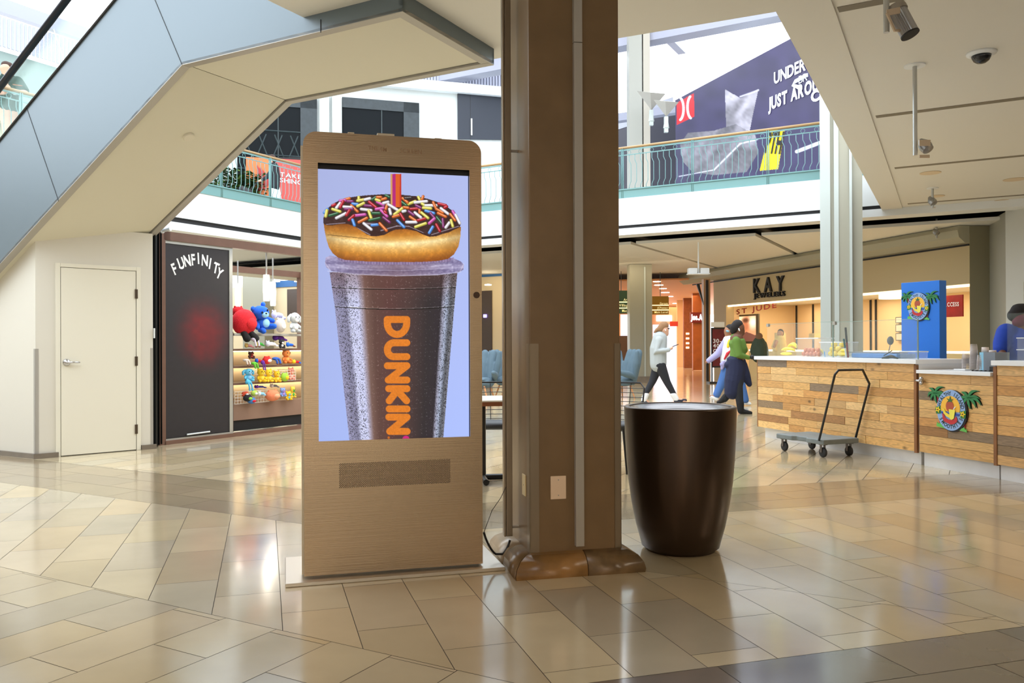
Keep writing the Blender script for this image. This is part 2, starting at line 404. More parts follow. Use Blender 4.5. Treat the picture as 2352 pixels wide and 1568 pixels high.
# storefront wall under the far balcony
lb = FAR+7.0
sf = struct('wall_far', MB().box(W(XL-14, lb, 0), D2*((V(1410, 800, W(XL, lb, 0), D2)@D2)-(XL-14)), D1*.2, (0, 0, 3.8)), mat('storefront_wall', (222, 204, 170), .5))

struct('ceiling_gap_right', MB().prism([G(1975, 506, 4.0), G(2090, 510, 4.0), G(2110, 553, 4.0), G(2096, 556, 4.0), G(2080, 520, 4.0), G(1975, 524, 4.0)], (0, 0, .02)), M_black)
# ================================================================ ESCALATOR and its enclosure
M_blue = mat('powder_metal', (110, 122, 129), 0.38, 0.35)
M_trim = mat('trim_metal', (172, 168, 160), 0.45, 0.25)
M_soff = mat('soffit_cream', (212, 208, 190), 0.6)
ZL = 3.90
P1 = G(418, 148, ZL); P2 = G(925, 25, ZL); dS = un(P2-P1); nS = np.array([-dS[1], dS[0], 0])   # nS points away from the camera
P0 = V(88, 509, P1, dS)
inc = P0-P1; inc = inc/np.linalg.norm(inc)
LOW = P1+inc*6.2                                 # lower end of the truss
T0 = V(0, 312, P1, dS); T1 = V(262, 0, P1, dS)
hT = T1-P1; # height of the truss side measured vertically
tz = T0+(T1-T0)*0.5
# vertical thickness at P1
kk = ((T1-T0)/np.linalg.norm(T1-T0)); s_ = (P1-T0)@dS/(kk@dS); topP1 = T0+kk*s_; THK = topP1[2]-P1[2]
wd = 1.45                                        # width of the truss
esc = thing('escalator', 'grey-blue clad escalator with cream underside rising from left to the upper floor', 'escalator', P0*[1, 1, 0])
back = 0.0
def vz(p, z): return np.array([p[0], p[1], z])
up_ = ZUP*THK
ez = P1+dS*((P2-P1)@dS)
TOPZ = 4.95
TL = V(697, 40, P1, dS)
side = MB(); t_ = .04
pk = P1+dS*((TOPZ-P1[2]-THK)/(-inc[2])*(-(inc@dS))) if False else None
runr = (TOPZ-(P1[2]+THK))/inc[2]*(-1)
# polygon of the near side: lower end, knee, landing, up
rise = -inc*((P1[2]+THK-TOPZ)/inc[2])*-1 if False else None
Ttop = P1+up_; 
if Ttop[2] < 6.5:
    Ttop2 = Ttop-inc*1.2
j1 = P1+inc*(((P1-V(135, 462, P1, dS))@dS)/(-(inc@dS)))
side.prism([LOW, P1, P2, P2+ZUP*1.0, vz(P1+dS*.62, 4.9+.35), Ttop-inc*1.4+0*ZUP, Ttop, LOW+up_], nS*t_)
obj('side_panel', side, M_blue, esc)
fs = MB(); fs.prism([p+nS*(wd-t_) for p in [LOW, P1, P2, P2+ZUP*1.0, vz(P1+dS*.62, 5.25), Ttop-inc*1.4, Ttop, LOW+up_]], nS*t_)
obj('far_side_panel', fs, M_blue, esc)
ex_ = MB().box(P2-dS*t_, nS*wd, dS*t_, ZUP*1.0); obj('landing_end_panel', ex_, M_blue, esc)
# underside: cream boards with a metal border
def under(P, Q, name):
    d = (Q-P); b = MB(); dn = np.cross(nS, d); dn = dn/np.linalg.norm(dn); dn = dn if dn[2] > 0 else -dn
    b.box(P+nS*.10+dn*.015, d, nS*(wd-.2), dn*.03); return b
endi = dS*.10
u1 = under(LOW, P1, 'a'); u1.v += []; 
b2 = MB().box(P1+nS*.10+ZUP*.015, P2-P1-dS*.10, nS*(wd-.2), ZUP*.03)
obj('underside_slope', u1, M_soff, esc); obj('underside_landing', b2, M_soff, esc)
tr = MB()
for sgn in (0, 1):
    o_ = nS*(0 if sgn == 0 else wd-.088)
    for P, Q in ((LOW, P1), (P1, P2)):
        d = Q-P; dn = np.cross(nS, d); dn = dn/np.linalg.norm(dn); dn = dn if dn[2] > 0 else -dn
        tr.box(P+o_-ZUP*.006, d, nS*.088, dn*.03)
tr.box(P2-dS*.09+nS*.088-ZUP*.006, dS*.09, nS*(wd-.17), ZUP*.03)
obj('edge_trim', tr, M_trim, esc)
dk = MB().box(LOW+nS*.05+ZUP*.06, P1-LOW, nS*(wd-.1), ZUP*.02).box(P1+nS*.05+ZUP*.05, P2-P1-dS*.05, nS*(wd-.1), ZUP*.02)
obj('dark_reveal', dk, M_black, esc)
# panel joints on the near side
sj = MB(); fo = -nS*.002
def sline(a, b, w_=.008):
    a = V(a[0], a[1], P1, dS)+fo; b = V(b[0], b[1], P1, dS)+fo; obj('panel_joint', MB().tube([a, b], w_/2, 4), M_black, esc)
sline((352, -10), (418, 148)); sline((60, 243), (135, 462)); sline((737, 75), (737, 45)); sline((-20, 40), (0, 90))
# balustrade: black handrail, glass
capm = MB(); capm.tube([LOW+up_-nS*.01, Ttop-inc*1.4-nS*.01], .012, 6); obj('deck_edge', capm, mat('deck_edge', (70, 68, 66), .4, .6), esc)
h0 = V(0, 200, P1, dS); h1 = V(160, -10, P1, dS); hd = (h1-h0)/np.linalg.norm(h1-h0)
obj('handrail', MB().tube([h0-hd*3, h1+hd*2], .043, 12, flat=.6), mat('handrail_rubber', (20, 24, 34), .35), esc, smooth=True)
g0 = h0-hd*3; g1 = h1+hd*2
gz = up_[2]
gb = MB(); a_ = P1+up_-inc*1.5; b_ = LOW+up_
def ontop(p): # point on deck line under p
    s = (p-P1)@dS/(inc@dS); return P1+inc*s+up_
gb.hexa([ontop(g0)+nS*.05, ontop(g1)+nS*.05, ontop(g1)+nS*.06, ontop(g0)+nS*.06], [g0+nS*.05, g1+nS*.05, g1+nS*.06, g0+nS*.06])
obj('glass_balustrade', gb, glassmat('escalator_glass', (190, 222, 215), .12), esc)
gj = MB(); q0 = V(115, 65, P1, dS)+nS*.04; q1 = V(140, 138, P1, dS)+nS*.04; gj.tube([q0, q1], .005, 5); obj('glass_joint', gj, M_white, esc)
# round detector disc on the cream slope
dP = None
n_ = np.cross(nS, inc); n_ = n_/np.linalg.norm(n_); n_ = n_ if n_[2] < 0 else -n_
d_ = ray(434, 316); P_ = P1+n_*-.0; t__ = np.dot(P1-CAM, n_)/np.dot(d_, n_); dP = CAM+d_*t__
single('cover_plate', MB().lathe(dP-n_*.03, [(0.0, .0), (.062, .0), (.062, .028), (.055, .036), (0, .036)], 28, n_), mat('cover_white', (214, 208, 190), .5), 'small round cream cover plate on the sloping underside of the escalator', 'cover plate', smooth=False)
# ---- wall block under the escalator with a flush door
Wa = G(82, 1053); Wb = G(352, 1030); dW = un(Wb-Wa)
Wt = V(88, 509, Wa, dW); zt0 = Wt[2]; zt1 = V(351.5, 542, Wa, dW)[2]
dN = np.array([dW[1], -dW[0], 0])            # towards camera side / right
if dN@(CAM-Wa) < 0: dN = -dN
WL = np.linalg.norm((Wb-Wa)[:2])
zt = (zt0+zt1)/2
wl = MB(); wl.prism([Wa, Wa+dW*WL, Wa+dW*WL+ZUP*zt, Wa+ZUP*zt], -dN*.15)
struct('wall_escalator_end', wl, M_wall)
w2 = MB(); far_ = Wa-dS*5
w2.prism([Wa, far_, vz(far_, max(.1, zt-5*abs(inc[2]/(inc@dS)))), vz(Wa, zt)], nS*.12)
struct('wall_escalator_side', w2, M_wall)
struct('wall_escalator_rear', MB().prism([Wa+dW*(WL-.12), Wa+dW*(WL-.12)-dS*5, vz(Wa+dW*(WL-.12)-dS*5, .2), vz(Wa+dW*(WL-.12), zt)], nS*.12), M_wall)
M_stone = mat('base_stone', (120, 110, 98), .35, noise=.15)
c0 = Wa+dN*.02
struct('baseboard_left', MB().box(Wa-dS*4+(-nS)*.03, dS*4.03, nS*.03, ZUP*.055).box(Wa-nS*.03+dN*.0, dW*.25, dN*.03, ZUP*.055), M_stone)
dl = V(139, 611, Wa, dW); dr = V(311, 626, Wa, dW); s0 = (dl-Wa)@dW; s1 = (dr-Wa)@dW; dh = (dl[2]+dr[2])/2
struct('baseboard_corner', MB().box(Wa+dW*(s1+.06), dW*(WL-s1-.03), dN*.03, ZUP*.055), M_stone)
dr_o = thing('service_door', 'plain cream painted service door with lever handle in the wall under the escalator', 'door', Wa+dW*(s0+s1)/2)
M_door = mat('door_paint', (226, 222, 206), .45)
fr = MB()
for a, b, z0, z1 in ((s0-.055, s0-.006, 0, dh+.05), (s1+.006, s1+.055, 0, dh+.05), (s0-.006, s1+.006, dh+.005, dh+.05)):
    fr.box(Wa+dW*a+ZUP*z0, dW*(b-a), dN*.018, ZUP*(z1-z0))
obj('door_frame', fr, M_door, dr_o, bevel=.004)
obj('door_gap', MB().box(Wa+dW*(s0-.006), dW*(s1-s0+.012), dN*.002, ZUP*(dh+.005)), M_black, dr_o)
lf = obj('door_leaf', MB().box(Wa+dW*s0+ZUP*.008, dW*(s1-s0), dN*.012, ZUP*(dh-.008)), M_door, dr_o, bevel=.002)
M_ch = mat('chrome', (190, 190, 192), .22, 1.0)
hc = V(152, 832, Wa, dW)
hh = MB().lathe(hc, [(.0, .012), (.04, .012), (.04, .02), (.028, .032), (.014, .036), (.014, .06), (0, .06)], 24, dN)
hh.tube([hc+dN*.052, hc+dN*.055+dW*.13], [.011, .009], 10)
obj('handle', hh, M_ch, lf, smooth=True)
for y in (675, 829, 985):
    hp = V(311, y, Wa, dW)
    obj('hinge', MB().box(hp-dW*.01-ZUP*.055+dN*.012, dW*.03, dN*.012, ZUP*.11), mat('hinge_metal', (96, 84, 72), .4, .8), dr_o)
# corner guards
for x in (86, 349):
    b = G(x, 1050 if x < 100 else 1030)
    q = Wa if x < 100 else Wa+dW*WL
    cg = MB().box(q-dW*(.0 if x < 100 else .03)+dN*.0, dW*.03, dN*.004, ZUP*1.22)
    if x < 100: cg.box(q-nS*.004, -dS*.03, nS*.004, ZUP*1.22)
    single('corner_guard', cg, M_trim, 'metal corner guard on the %s edge of the wall around the service door' % ('left' if x < 100 else 'right'), 'corner guard')
# switch plate on the edge of the wall
sp = V(352, 765, Wa, dW)
single('wall_plate', MB().box(sp-dW*.0+ZUP*-.06, dW*.012, dN*.03, ZUP*.12), M_white, 'small white plate on the right edge of the wall beside the dark curtain', 'wall plate')
# ================================================================ TOY BOOTH
Fa = G(378, 1022); Fb = G(690, 985); dF = un(Fb-Fa); nF = np.array([-dF[1], dF[0], 0])
if nF@(CAM-Fa) > 0: nF = -nF               # nF points into the booth
M_br = mat('brown_frame', (112, 82, 68), .4, noise=.08); M_brd = mat('dark_brown_panel', (70, 50, 42), .45); M_base = mat('booth_base', (142, 112, 94), .45)
def FV(x, y): return V(x, y, Fa, dF)
def Fs(x, y): p = FV(x, y)-Fa; return p@dF, p[2]
FW = 5.2
booth = thing('toy_booth', 'brown framed glass toy booth standing left of the screen kiosk', 'booth', Fa)
zt_ = (FV(366, 528)[2]+FV(688, 570.6)[2])/2; zb_ = (FV(381, 552)[2]+FV(688, 586)[2])/2
fb = MB(); fb.box(Fa+ZUP*(zb_), dF*FW, nF*.09, ZUP*(zt_-zb_)); obj('header', fb, M_br, booth)
obj('sill', MB().box(Fa, dF*FW, nF*.09, ZUP*.05), M_br, booth)
xa = Fs(364, 900)[0]; xb = Fs(381, 900)[0]
obj('post', MB().box(Fa+dF*(xa-.0), dF*(xb-xa), nF*.09, ZUP*zt_), M_br, booth)
obj('post', MB().box(Fa+dF*(FW-.1), dF*.1, nF*.09, ZUP*zt_), M_br, booth)
DEP = 3.0
obj('header', MB().box(Fa+nF*DEP+ZUP*zb_, dF*FW, nF*.09, ZUP*(zt_-zb_)), M_br, booth)
for s in (0, FW-.09):
    obj('side_header', MB().box(Fa+dF*s+ZUP*zb_, dF*.09, nF*DEP, ZUP*(zt_-zb_)), M_br, booth)
    obj('post', MB().box(Fa+dF*s+nF*DEP, dF*.1, nF*.09, ZUP*zt_), M_br, booth)
obj('side_panel', MB().box(Fa+dF*xa+nF*.09, dF*.03, nF*(DEP-.1), ZUP*zb_), M_brd, booth)
# black sliding panel with lettering (its painted figure is left out)
s0, z1_ = Fs(381.3, 557.5); s1, _ = Fs(528.8, 574); _, z0_ = Fs(379.6, 1009)
dx0, dx1 = s0, s1
def doorp(u, v): return Fa+dF*(dx0+(dx1-dx0)*u)+nF*.03+ZUP*(z1_+(z0_+.01-z1_)*v)
def pdoor(U, Vv):
    c = np.zeros(U.shape+(3,))+np.array([38, 34, 38.])
    r = np.hypot((U-.6)/.44, (Vv-.46)/.2); g = np.clip(1.25-r, 0, 1); g = g*g*(3-2*g)
    g = g*(.75+.4*vnoise(U*100, Vv*300, 9)); c = mix(c, g*.9, (112, 22, 28))
    s = vnoise(U*60, Vv*180, 3, 4); c = c*(1+.08*(s[..., None]-.5))
    return c
dp = grid_paint('sliding_panel', doorp, 90, 190, pdoor, mat('panel_print', (40, 36, 40), .5, attr=True), booth)
obj('panel_back', MB().box(Fa+dF*dx0+nF*.035+ZUP*z0_, dF*(dx1-dx0), nF*.02, ZUP*(z1_-z0_)), M_black, booth)
M_al = mat('aluminium', (190, 192, 190), .35, .7)
e1 = Fs(537, 800)[0]
al = MB().box(Fa+dF*dx1+nF*.02+ZUP*.05, dF*(e1-dx1), nF*.04, ZUP*(zb_-.05)).box(Fa+dF*dx0+nF*.02+ZUP*(z1_), dF*(dx1-dx0), nF*.04, ZUP*(zb_-z1_))
al.box(Fa+dF*dx0+nF*.02+ZUP*(z0_-.02), dF*(dx1-dx0), nF*.03, ZUP*.02)
obj('panel_rail', al, M_al, booth)
hb0 = FV(430, 998); hb1 = FV(483, 991); obj('pull_bar', MB().tube([hb0+nF*.01, hb1+nF*.01], .012, 8), M_al, booth)
# FUNFINITY lettering on an arc
lt = MB(); spots = [(403.5, 617, 36), (418.5, 604, 28), (432.5, 598, 14), (447, 595.5, 5), (459, 592.5, 0), (473, 597, -10), (486, 604.5, -22), (499, 614.5, -33), (507, 627, -45)]
for ch, (x, y, rot) in zip('FUNFINITY', spots):
    vs, fs = glyph(ch, .03, 0.0); c = FV(x, y)-nF*-.028; cx = (vs[:, 0].min()+vs[:, 0].max())/2; a = math.radians(rot*.62+3)
    S = .20; out = []
    for v in vs:
        X_, Z_ = (v[0]-cx)*.7, v[1]-.35
        wob = .03*math.sin(v[1]*17+ord(ch))
        X_ += wob; X2 = X_*math.cos(a)-Z_*math.sin(a); Z2 = X_*math.sin(a)+Z_*math.cos(a); out.append(c+dF*X2*S+ZUP*Z2*S)
    lt.add(out, fs)
obj('lettering', lt, mat('letter_white', (240, 240, 240), .5), booth)
# curtain bunched between wall and booth
cu = MB(); pts0 = []
ca_ = V(351, 540, Wa, dW)
cb0 = Wb+dW*.02; cb1 = Fa-dF*.0
for k in range(13):
    t = k/12; p = cb0*(1-t)+cb1*t; p = p+nF*(.05+.04*math.sin(k*2.4)); pts0.append(p)
for k in range(12):
    a, b = pts0[k], pts0[k+1]; lx = lambda p, z: np.array([p[0], p[1], z])
    cu.hexa([lx(a, .02), lx(b, .02), lx(b+nF*.01, .02), lx(a+nF*.01, .02)], [lx(a, zt_), lx(b, zt_), lx(b+nF*.01, zt_), lx(a+nF*.01, zt_)])
cu.box(cb0+nF*.12+ZUP*.02, cb1-cb0, nF*.02, ZUP*zt_)
single('curtain', cu, mat('black_vinyl', (26, 28, 30), .3), 'black vinyl curtain hanging in the gap between wall and toy booth', 'curtain')
single('bullet_camera', MB().tube([FV(366, 531)-nF*.06, FV(371, 528)-nF*.18], [.02, .025], 12).lathe(FV(366, 531)-nF*.05, [(.0, 0), (.03, 0), (.03, .02), (0, .02)], 14, nF*-1), M_white, 'small white bullet camera at the top left corner of the toy booth', 'camera')
# shelf unit
u0 = Fs(540, 900)[0]; u1x = Fs(554, 900)[0]; ush = Fs(690, 900)[0]
UW = 3.0
rows = [((690, 766), (556, 765)), ((690, 800), (556, 801)), ((690, 837.5), (556, 840)), ((690, 874), (556, 879)), ((690, 919), (556, 928))]
zs = [(Fs(*a)[1]+Fs(*b)[1])/2 for a, b in rows]
off = .16
def SP(s, d, z): return Fa+dF*s+nF*(off+d)+ZUP*z
unit = thing('shelf_unit', 'brown shelf unit with lit shelves of plush toys inside the toy booth', 'shelf unit', SP(u0+1, .2, .05))
zsp = Fs(547, 761)[1]
obj('side_board', MB().box(SP(u0, 0, .05), dF*(u1x-u0), nF*.62, ZUP*(zsp-.05)), M_brd, unit)
obj('side_board', MB().box(SP(u0+UW, 0, .05), dF*(u1x-u0), nF*.62, ZUP*(zsp-.05)), M_brd, unit)
obj('base_board', MB().box(SP(u1x, .02, .2), dF*(UW-.1), nF*.6, ZUP*(zs[4]-.2)), M_base, unit)
obj('plinth', MB().box(SP(u0+.02, .05, .05), dF*(UW), nF*.5, ZUP*.15), M_black, unit)
for k in range(4):
    obj('shelf', MB().box(SP(u1x, 0 if k else -.02, zs[k]-.03), dF*(UW-.1), nF*.5, ZUP*.03), M_br if k else M_trim, unit)
obj('back_board', MB().box(SP(u1x, .52, zs[4]), dF*(UW-.1), nF*.02, ZUP*(zs[1]-zs[4])), mat('shelf_back', (240, 222, 190), .5), unit)
M_led = mat('shelf_light', (255, 232, 190), .5, emit=5)
for k in (1, 2, 3):
    obj('light_strip', MB().box(SP(u1x+.05, .44, zs[k]-.045), dF*(UW-.2), nF*.03, ZUP*.012), M_led, unit)
# wire baskets
M_wire = mat('white_wire', (230, 230, 226), .4)
def basket(sa, sb, z, h, label):
    b = MB(); p = lambda s, zz: SP(s, -.015, zz)
    for i in range(5): b.tube([p(sa, z+h*i/4), p(sb, z+h*i/4)], .003, 5)
    n = int((sb-sa)/.05)
    for i in range(n+1): b.tube([p(sa+(sb-sa)*i/n, z), p(sa+(sb-sa)*i/n, z+h)], .003, 5)
    for i in (0, 1):
        s = sa+(sb-sa)*i
        for q in range(5): b.tube([p(s, z+h*q/4), p(s, z+h*q/4)+nF*.4], .003, 5)
    return single('wire_basket', b, M_wire, label, 'basket')
basket(u1x+.01, u1x+.62, zs[4], .17, 'white wire basket of toys on the lowest shelf of the toy booth')
sb_ = Fs(645, 870)[0]; basket(sb_, sb_+.42, zs[3], .15, 'white wire basket at the right of the shelf below the orange toys')
# pendant lamps
M_lamp = mat('lamp_glass', (255, 244, 224), .4, emit=5)
for (x, y0, y1, yc, yy, wpx, lab) in [(612, 631, 691, 578, 11.9, 15, 'tall glowing white pendant lamp nearest the front of the toy booth'), (627, 647, 702, 598, 12.6, 13, 'glowing white pendant lamp just right of the tallest one in the toy booth'), (546.5, 653, 704, 610, 13.0, 13, 'glowing white pendant lamp beside the black sliding panel')]:
    top = Y(x, y0, yy); bot = Y(x, y1, yy); r = wpx/2*yy/F; ct = Y(x, yc, yy)
    t = thing('pendant_lamp', lab, 'lamp', bot, 'pendant lamps in the toy booth'); H = top[2]-bot[2]
    obj('lamp_shade', MB().lathe(bot, [(0, 0), (r*.85, 0), (r*.95, H*.2), (r*1.05, H*.55), (r*.95, H*.85), (r*.85, H), (0, H)], 20), M_lamp, t, smooth=True)
    obj('stem', MB().tube([np.array([bot[0], bot[1], top[2]]), np.array([bot[0], bot[1], zb_])], .011, 8), M_al, t)
# ---------------- plush toys
M_pl = mat('plush_fabric', (200, 200, 200), .95, attr=True, bump=.6, bscale=160)
def plush(px, py, w_px, h_px, depth, c1, c2, label, kind='sit', c3=(30, 28, 30), ear='round', tilt=0.0):
    c = Fa+0; P = FV(px, py); s = (P-Fa)@dF; z = P[2]; pos = SP(s, depth, z); yy = pos[1]
    sc = np.linalg.norm(pos-CAM)/np.linalg.norm(P-CAM); pos = CAM+(P-CAM)*sc
    wv = w_px*yy/F*.5; hv = h_px*yy/F*.5; dF_, f_ = dF, -nF
    t = thing('plush_toy', label, 'plush toy', pos-ZUP*hv, 'plush toys on the booth shelves')
    ct, st = math.cos(tilt), math.sin(tilt)
    def q(a, b, f=0.0):
        a, b = a*ct-b*st, a*st+b*ct; return pos+dF_*a*wv+ZUP*b*hv+f_*f*wv
    ang = math.atan2(dF[1], dF[0])
    def ball(mb, a, b, f, ra, rb, rf=None): mb.ball(q(a, b, f), (ra*wv, (rf or ra)*wv, rb*hv), 14, ang)
    if kind == 'sit':
        b = MB().col(c1); ball(b, 0, -.42, 0, .62, .5, .5); obj('body', b, M_pl, t, smooth=True)
        b = MB().col(c1); ball(b, 0, .42, .1, .72, .52, .55); hd_ = obj('head', b, M_pl, t, smooth=True)
        b = MB().col(c2); ball(b, 0, .25, .52, .34, .24, .2); ball(b, 0, -.42, .34, .36, .32, .2); obj('muzzle_and_belly', b, M_pl, t, smooth=True)
        for s_g in (-1, 1):
            b = MB().col(c1)
            if ear == 'long': b.limb([q(s_g*.4, .75), q(s_g*.62, 1.1), q(s_g*.8, .9)], [.16*wv, .17*wv, .13*wv], 8)
            elif ear == 'drop': b.limb([q(s_g*.6, .7), q(s_g*.95, .45), q(s_g*.95, .1)], [.16*wv, .2*wv, .18*wv], 8)
            else: ball(b, s_g*.52, .88, 0, .2, .2, .14)
            obj('ear', b, M_pl, hd_, smooth=True)
            b = MB().col(c1); b.limb([q(s_g*.5, -.25), q(s_g*.8, -.5, .25)], [.2*wv, .17*wv], 8); obj('arm', b, M_pl, t, smooth=True)
            b = MB().col(c1); b.limb([q(s_g*.35, -.8), q(s_g*.55, -.85, .5)], [.24*wv, .22*wv], 8); obj('foot', b, M_pl, t, smooth=True)
        for s_g in (-1, 1):
            b = MB().col(c3); ball(b, s_g*.27, .5, .62, .07, .09, .06); obj('eye', b, M_pl, hd_, smooth=True)
        b = MB().col(c3); ball(b, 0, .34, .7, .09, .06, .06); obj('nose', b, M_pl, hd_, smooth=True)
    elif kind == 'lie':
        b = MB().col(c1); b.limb([q(-.5, 0), q(.1, .05), q(.55, -.05)], [.4*hv, .5*hv, .45*hv], 10); obj('body', b, M_pl, t, smooth=True)
        b = MB().col(c2); ball(b, -.62, .1, .15, .34, .7, .34); hd_ = obj('head', b, M_pl, t, smooth=True)
        for s_g in (-1, 1):
            b = MB().col(c2); ball(b, -.62+s_g*.2, .72, .1, .1, .25, .1); obj('ear', b, M_pl, hd_, smooth=True)
            b = MB().col(c3 if c3 != (30, 28, 30) else c1); b.limb([q(.5, -.1, .1), q(.8+.1*s_g, -.5, .3)], [.25*hv, .22*hv], 8); obj('foot', b, M_pl, t, smooth=True)
    elif kind == 'dangle':
        b = MB().col(c1); ball(b, -.1, .5, 0, .7, .42, .6); obj('body', b, M_pl, t, smooth=True)
        for s_g in (-.35, .35):
            b = MB().col(c1); b.limb([q(s_g, .3, .4), q(s_g+.15, -.3, .5), q(s_g+.2, -.7, .5)], [.2*wv, .18*wv, .2*wv], 8); lg = obj('leg', b, M_pl, t, smooth=True)
            b = MB().col(c2); ball(b, s_g+.25, -.85, .55, .26, .16, .26); obj('paw', b, M_pl, lg, smooth=True)
    else:   # round pillow
        b = MB().col(c1); ball(b, 0, 0, 0, 1, 1, .7); obj('body', b, M_pl, t, smooth=True)
        b = MB().col(c2); ball(b, .15, -.1, .55, .5, .45, .3); obj('belly', b, M_pl, t, smooth=True)
        if kind == 'feet':
            for s_g in (-1, 1):
                b = MB().col(c3); b.limb([q(s_g*.3, -.8, .3), q(s_g*.38+.2, -1.2, .5)], [.22*wv, .28*wv], 8); obj('foot', b, M_pl, t, smooth=True)
        else:
            for s_g in (-1, 1):
                b = MB().col(c1); ball(b, s_g*.5, .85, 0, .2, .24, .15); obj('ear', b, M_pl, t, smooth=True)
WH = (240, 240, 240); RD = (214, 30, 42); BL = (30, 96, 214); LB = (150, 205, 240); YL = (250, 205, 40); OR = (240, 130, 60); PU = (110, 50, 160); GR = (70, 170, 70); PK = (245, 170, 180)
LV = (178, 180, 226); GY = (190, 195, 198); BN = (120, 72, 44); SK = (110, 200, 236)
T_ = [
 (561, 740, 64, 62, .15, RD, (220, 40, 48), 'large round red plush with black feet overhanging the top shelf', 'feet'),
 (547, 716, 34, 26, .35, (206, 26, 36), WH, 'red and white plush behind the large red one', 'round'),
 (600, 730, 60, 62, .12, BL, LB, 'large bright blue plush bear with pale blue belly on the top shelf', 'sit', (16, 16, 20), 'round', .35),
 (637, 724, 38, 26, .3, LV, (200, 200, 236), 'lavender plush behind the speckled egg shape', 'lie'),
 (644, 747, 28, 34, .05, (205, 196, 190), WH, 'speckled white egg shaped plush on the top shelf', 'round'),
 (676, 740, 36, 48, .08, GY, WH, 'grey and white plush rabbit with dropping ears at the right of the top shelf', 'sit', (120, 120, 130), 'drop'),
 (596, 790, 24, 14, .1, GR, (240, 220, 90), 'green plush lying on the second shelf', 'lie'),
 (585, 785, 26, 26, 0, (225, 215, 235), (120, 80, 60), 'white and purple striped long-legged plush hanging below the blue bear', 'dangle'),
 (622, 790, 36, 18, .05, WH, (225, 225, 245), 'white long-armed plush lying at the middle of the second shelf', 'lie'),
 (640, 776, 40, 20, .25, PU, (90, 40, 140), 'dark purple plush curled at the back of the second shelf', 'lie'),
 (646, 789, 20, 20, .08, (40, 38, 42), WH, 'black and white plush between white and blue ones', 'sit'),
 (666, 792, 26, 14, .03, BL, (40, 110, 220), 'small blue plush with brown feet at the end of the second shelf', 'lie', BN),
 (571, 794, 26, 14, .2, PK, (240, 200, 120), 'pink plush in the left corner of the second shelf', 'lie'),
 (566, 831, 22, 16, .03, (225, 210, 200), BN, 'cream plush with brown paws at the left of the third shelf', 'dangle'),
 (584, 838, 22, 16, 0, (110, 200, 60), GR, 'lime green long-armed plush on the third shelf', 'dangle'),
 (594, 829, 24, 14, .12, RD, BL, 'red plush with blue patches on the third shelf', 'lie'),
 (604, 838, 14, 24, -.02, PU, (110, 60, 180), 'purple plush arm hanging over the third shelf', 'dangle'),
 (613, 827, 24, 18, .06, (222, 44, 40), WH, 'bright red plush with a white patch on the third shelf', 'round'),
 (634, 828, 26, 18, .04, (50, 100, 200), BN, 'blue plush with brown boots on the third shelf', 'dangle'),
 (657, 818, 30, 32, .2, (240, 140, 70), (250, 170, 90), 'large orange plush bear at the right of the third shelf', 'sit'),
 (680, 831, 28, 12, .05, RD, YL, 'red, yellow and blue plush lying by the right end of the third shelf', 'lie', BL),
 (576, 815, 20, 16, .25, (110, 70, 60), (190, 60, 60), 'brown plush with red trim at the back of the third shelf', 'sit'),
 (570, 860, 30, 30, .08, SK, LB, 'sky blue fluffy plush at the left of the fourth shelf', 'sit', (30, 28, 30), 'drop'),
 (571, 884, 22, 26, -.02, (90, 190, 232), (90, 190, 232), 'sky blue plush with legs hanging over the fourth shelf', 'dangle'),
 (599, 861, 28, 32, .1, YL, (255, 222, 80), 'yellow plush bear leftmost of the three yellow ones', 'sit'),
 (617, 862, 24, 30, .08, (252, 212, 50), (255, 222, 80), 'yellow plush bear in the middle of the three yellow ones', 'sit'),
 (635, 864, 24, 26, .1, (248, 200, 44), (255, 222, 80), 'yellow plush bear rightmost of the three yellow ones', 'sit'),
 (654, 866, 22, 20, .06, (160, 210, 70), YL, 'lime and yellow plush in the basket on the fourth shelf', 'round'),
 (668, 858, 22, 28, .16, (246, 150, 130), (250, 190, 170), 'salmon pink plush with round ears in the basket on the fourth shelf', 'sit'),
 (563, 905, 18, 14, .1, (230, 90, 60), WH, 'orange and white plush in the left basket of the lowest shelf', 'round'),
 (569, 914, 24, 16, .04, (40, 40, 44), (150, 210, 80), 'black and green plush in the left basket of the lowest shelf', 'round'),
 (578, 920, 22, 14, .03, (70, 130, 200), RD, 'blue and red ball plush low in the left basket', 'round'),
 (584, 903, 18, 13, .08, (190, 220, 100), WH, 'pale green plush behind the blue and white one', 'round'),
 (600, 904, 22, 14, .05, LB, WH, 'pale blue and white plush lying left of the big orange one', 'lie'),
 (596, 888, 34, 10, .2, (50, 60, 170), PU, 'dark blue and purple plush at the back of the lowest shelf', 'lie'),
 (626, 908, 38, 26, .04, (240, 140, 100), (248, 170, 130), 'big orange plush in the middle of the lowest shelf', 'round'),
 (629, 886, 26, 12, .25, (150, 155, 165), WH, 'grey plush at the top of the lowest shelf', 'lie'),
 (649, 900, 20, 20, .08, (140, 170, 235), (200, 150, 220), 'light blue and lilac plush right of the big orange one', 'sit'),
 (662, 908, 20, 20, .05, YL, (120, 200, 230), 'yellow and blue plush near the right end of the lowest shelf', 'sit'),
 (672, 900, 18, 26, .1, (250, 214, 80), GR, 'yellow and green plush at the far right of the lowest shelf', 'sit')]
for t in T_: plush(*t)
area('booth_light', tuple(SP(u1x+1.0, -.9, zb_-.05)), .8, 12, (1, .88, .68))
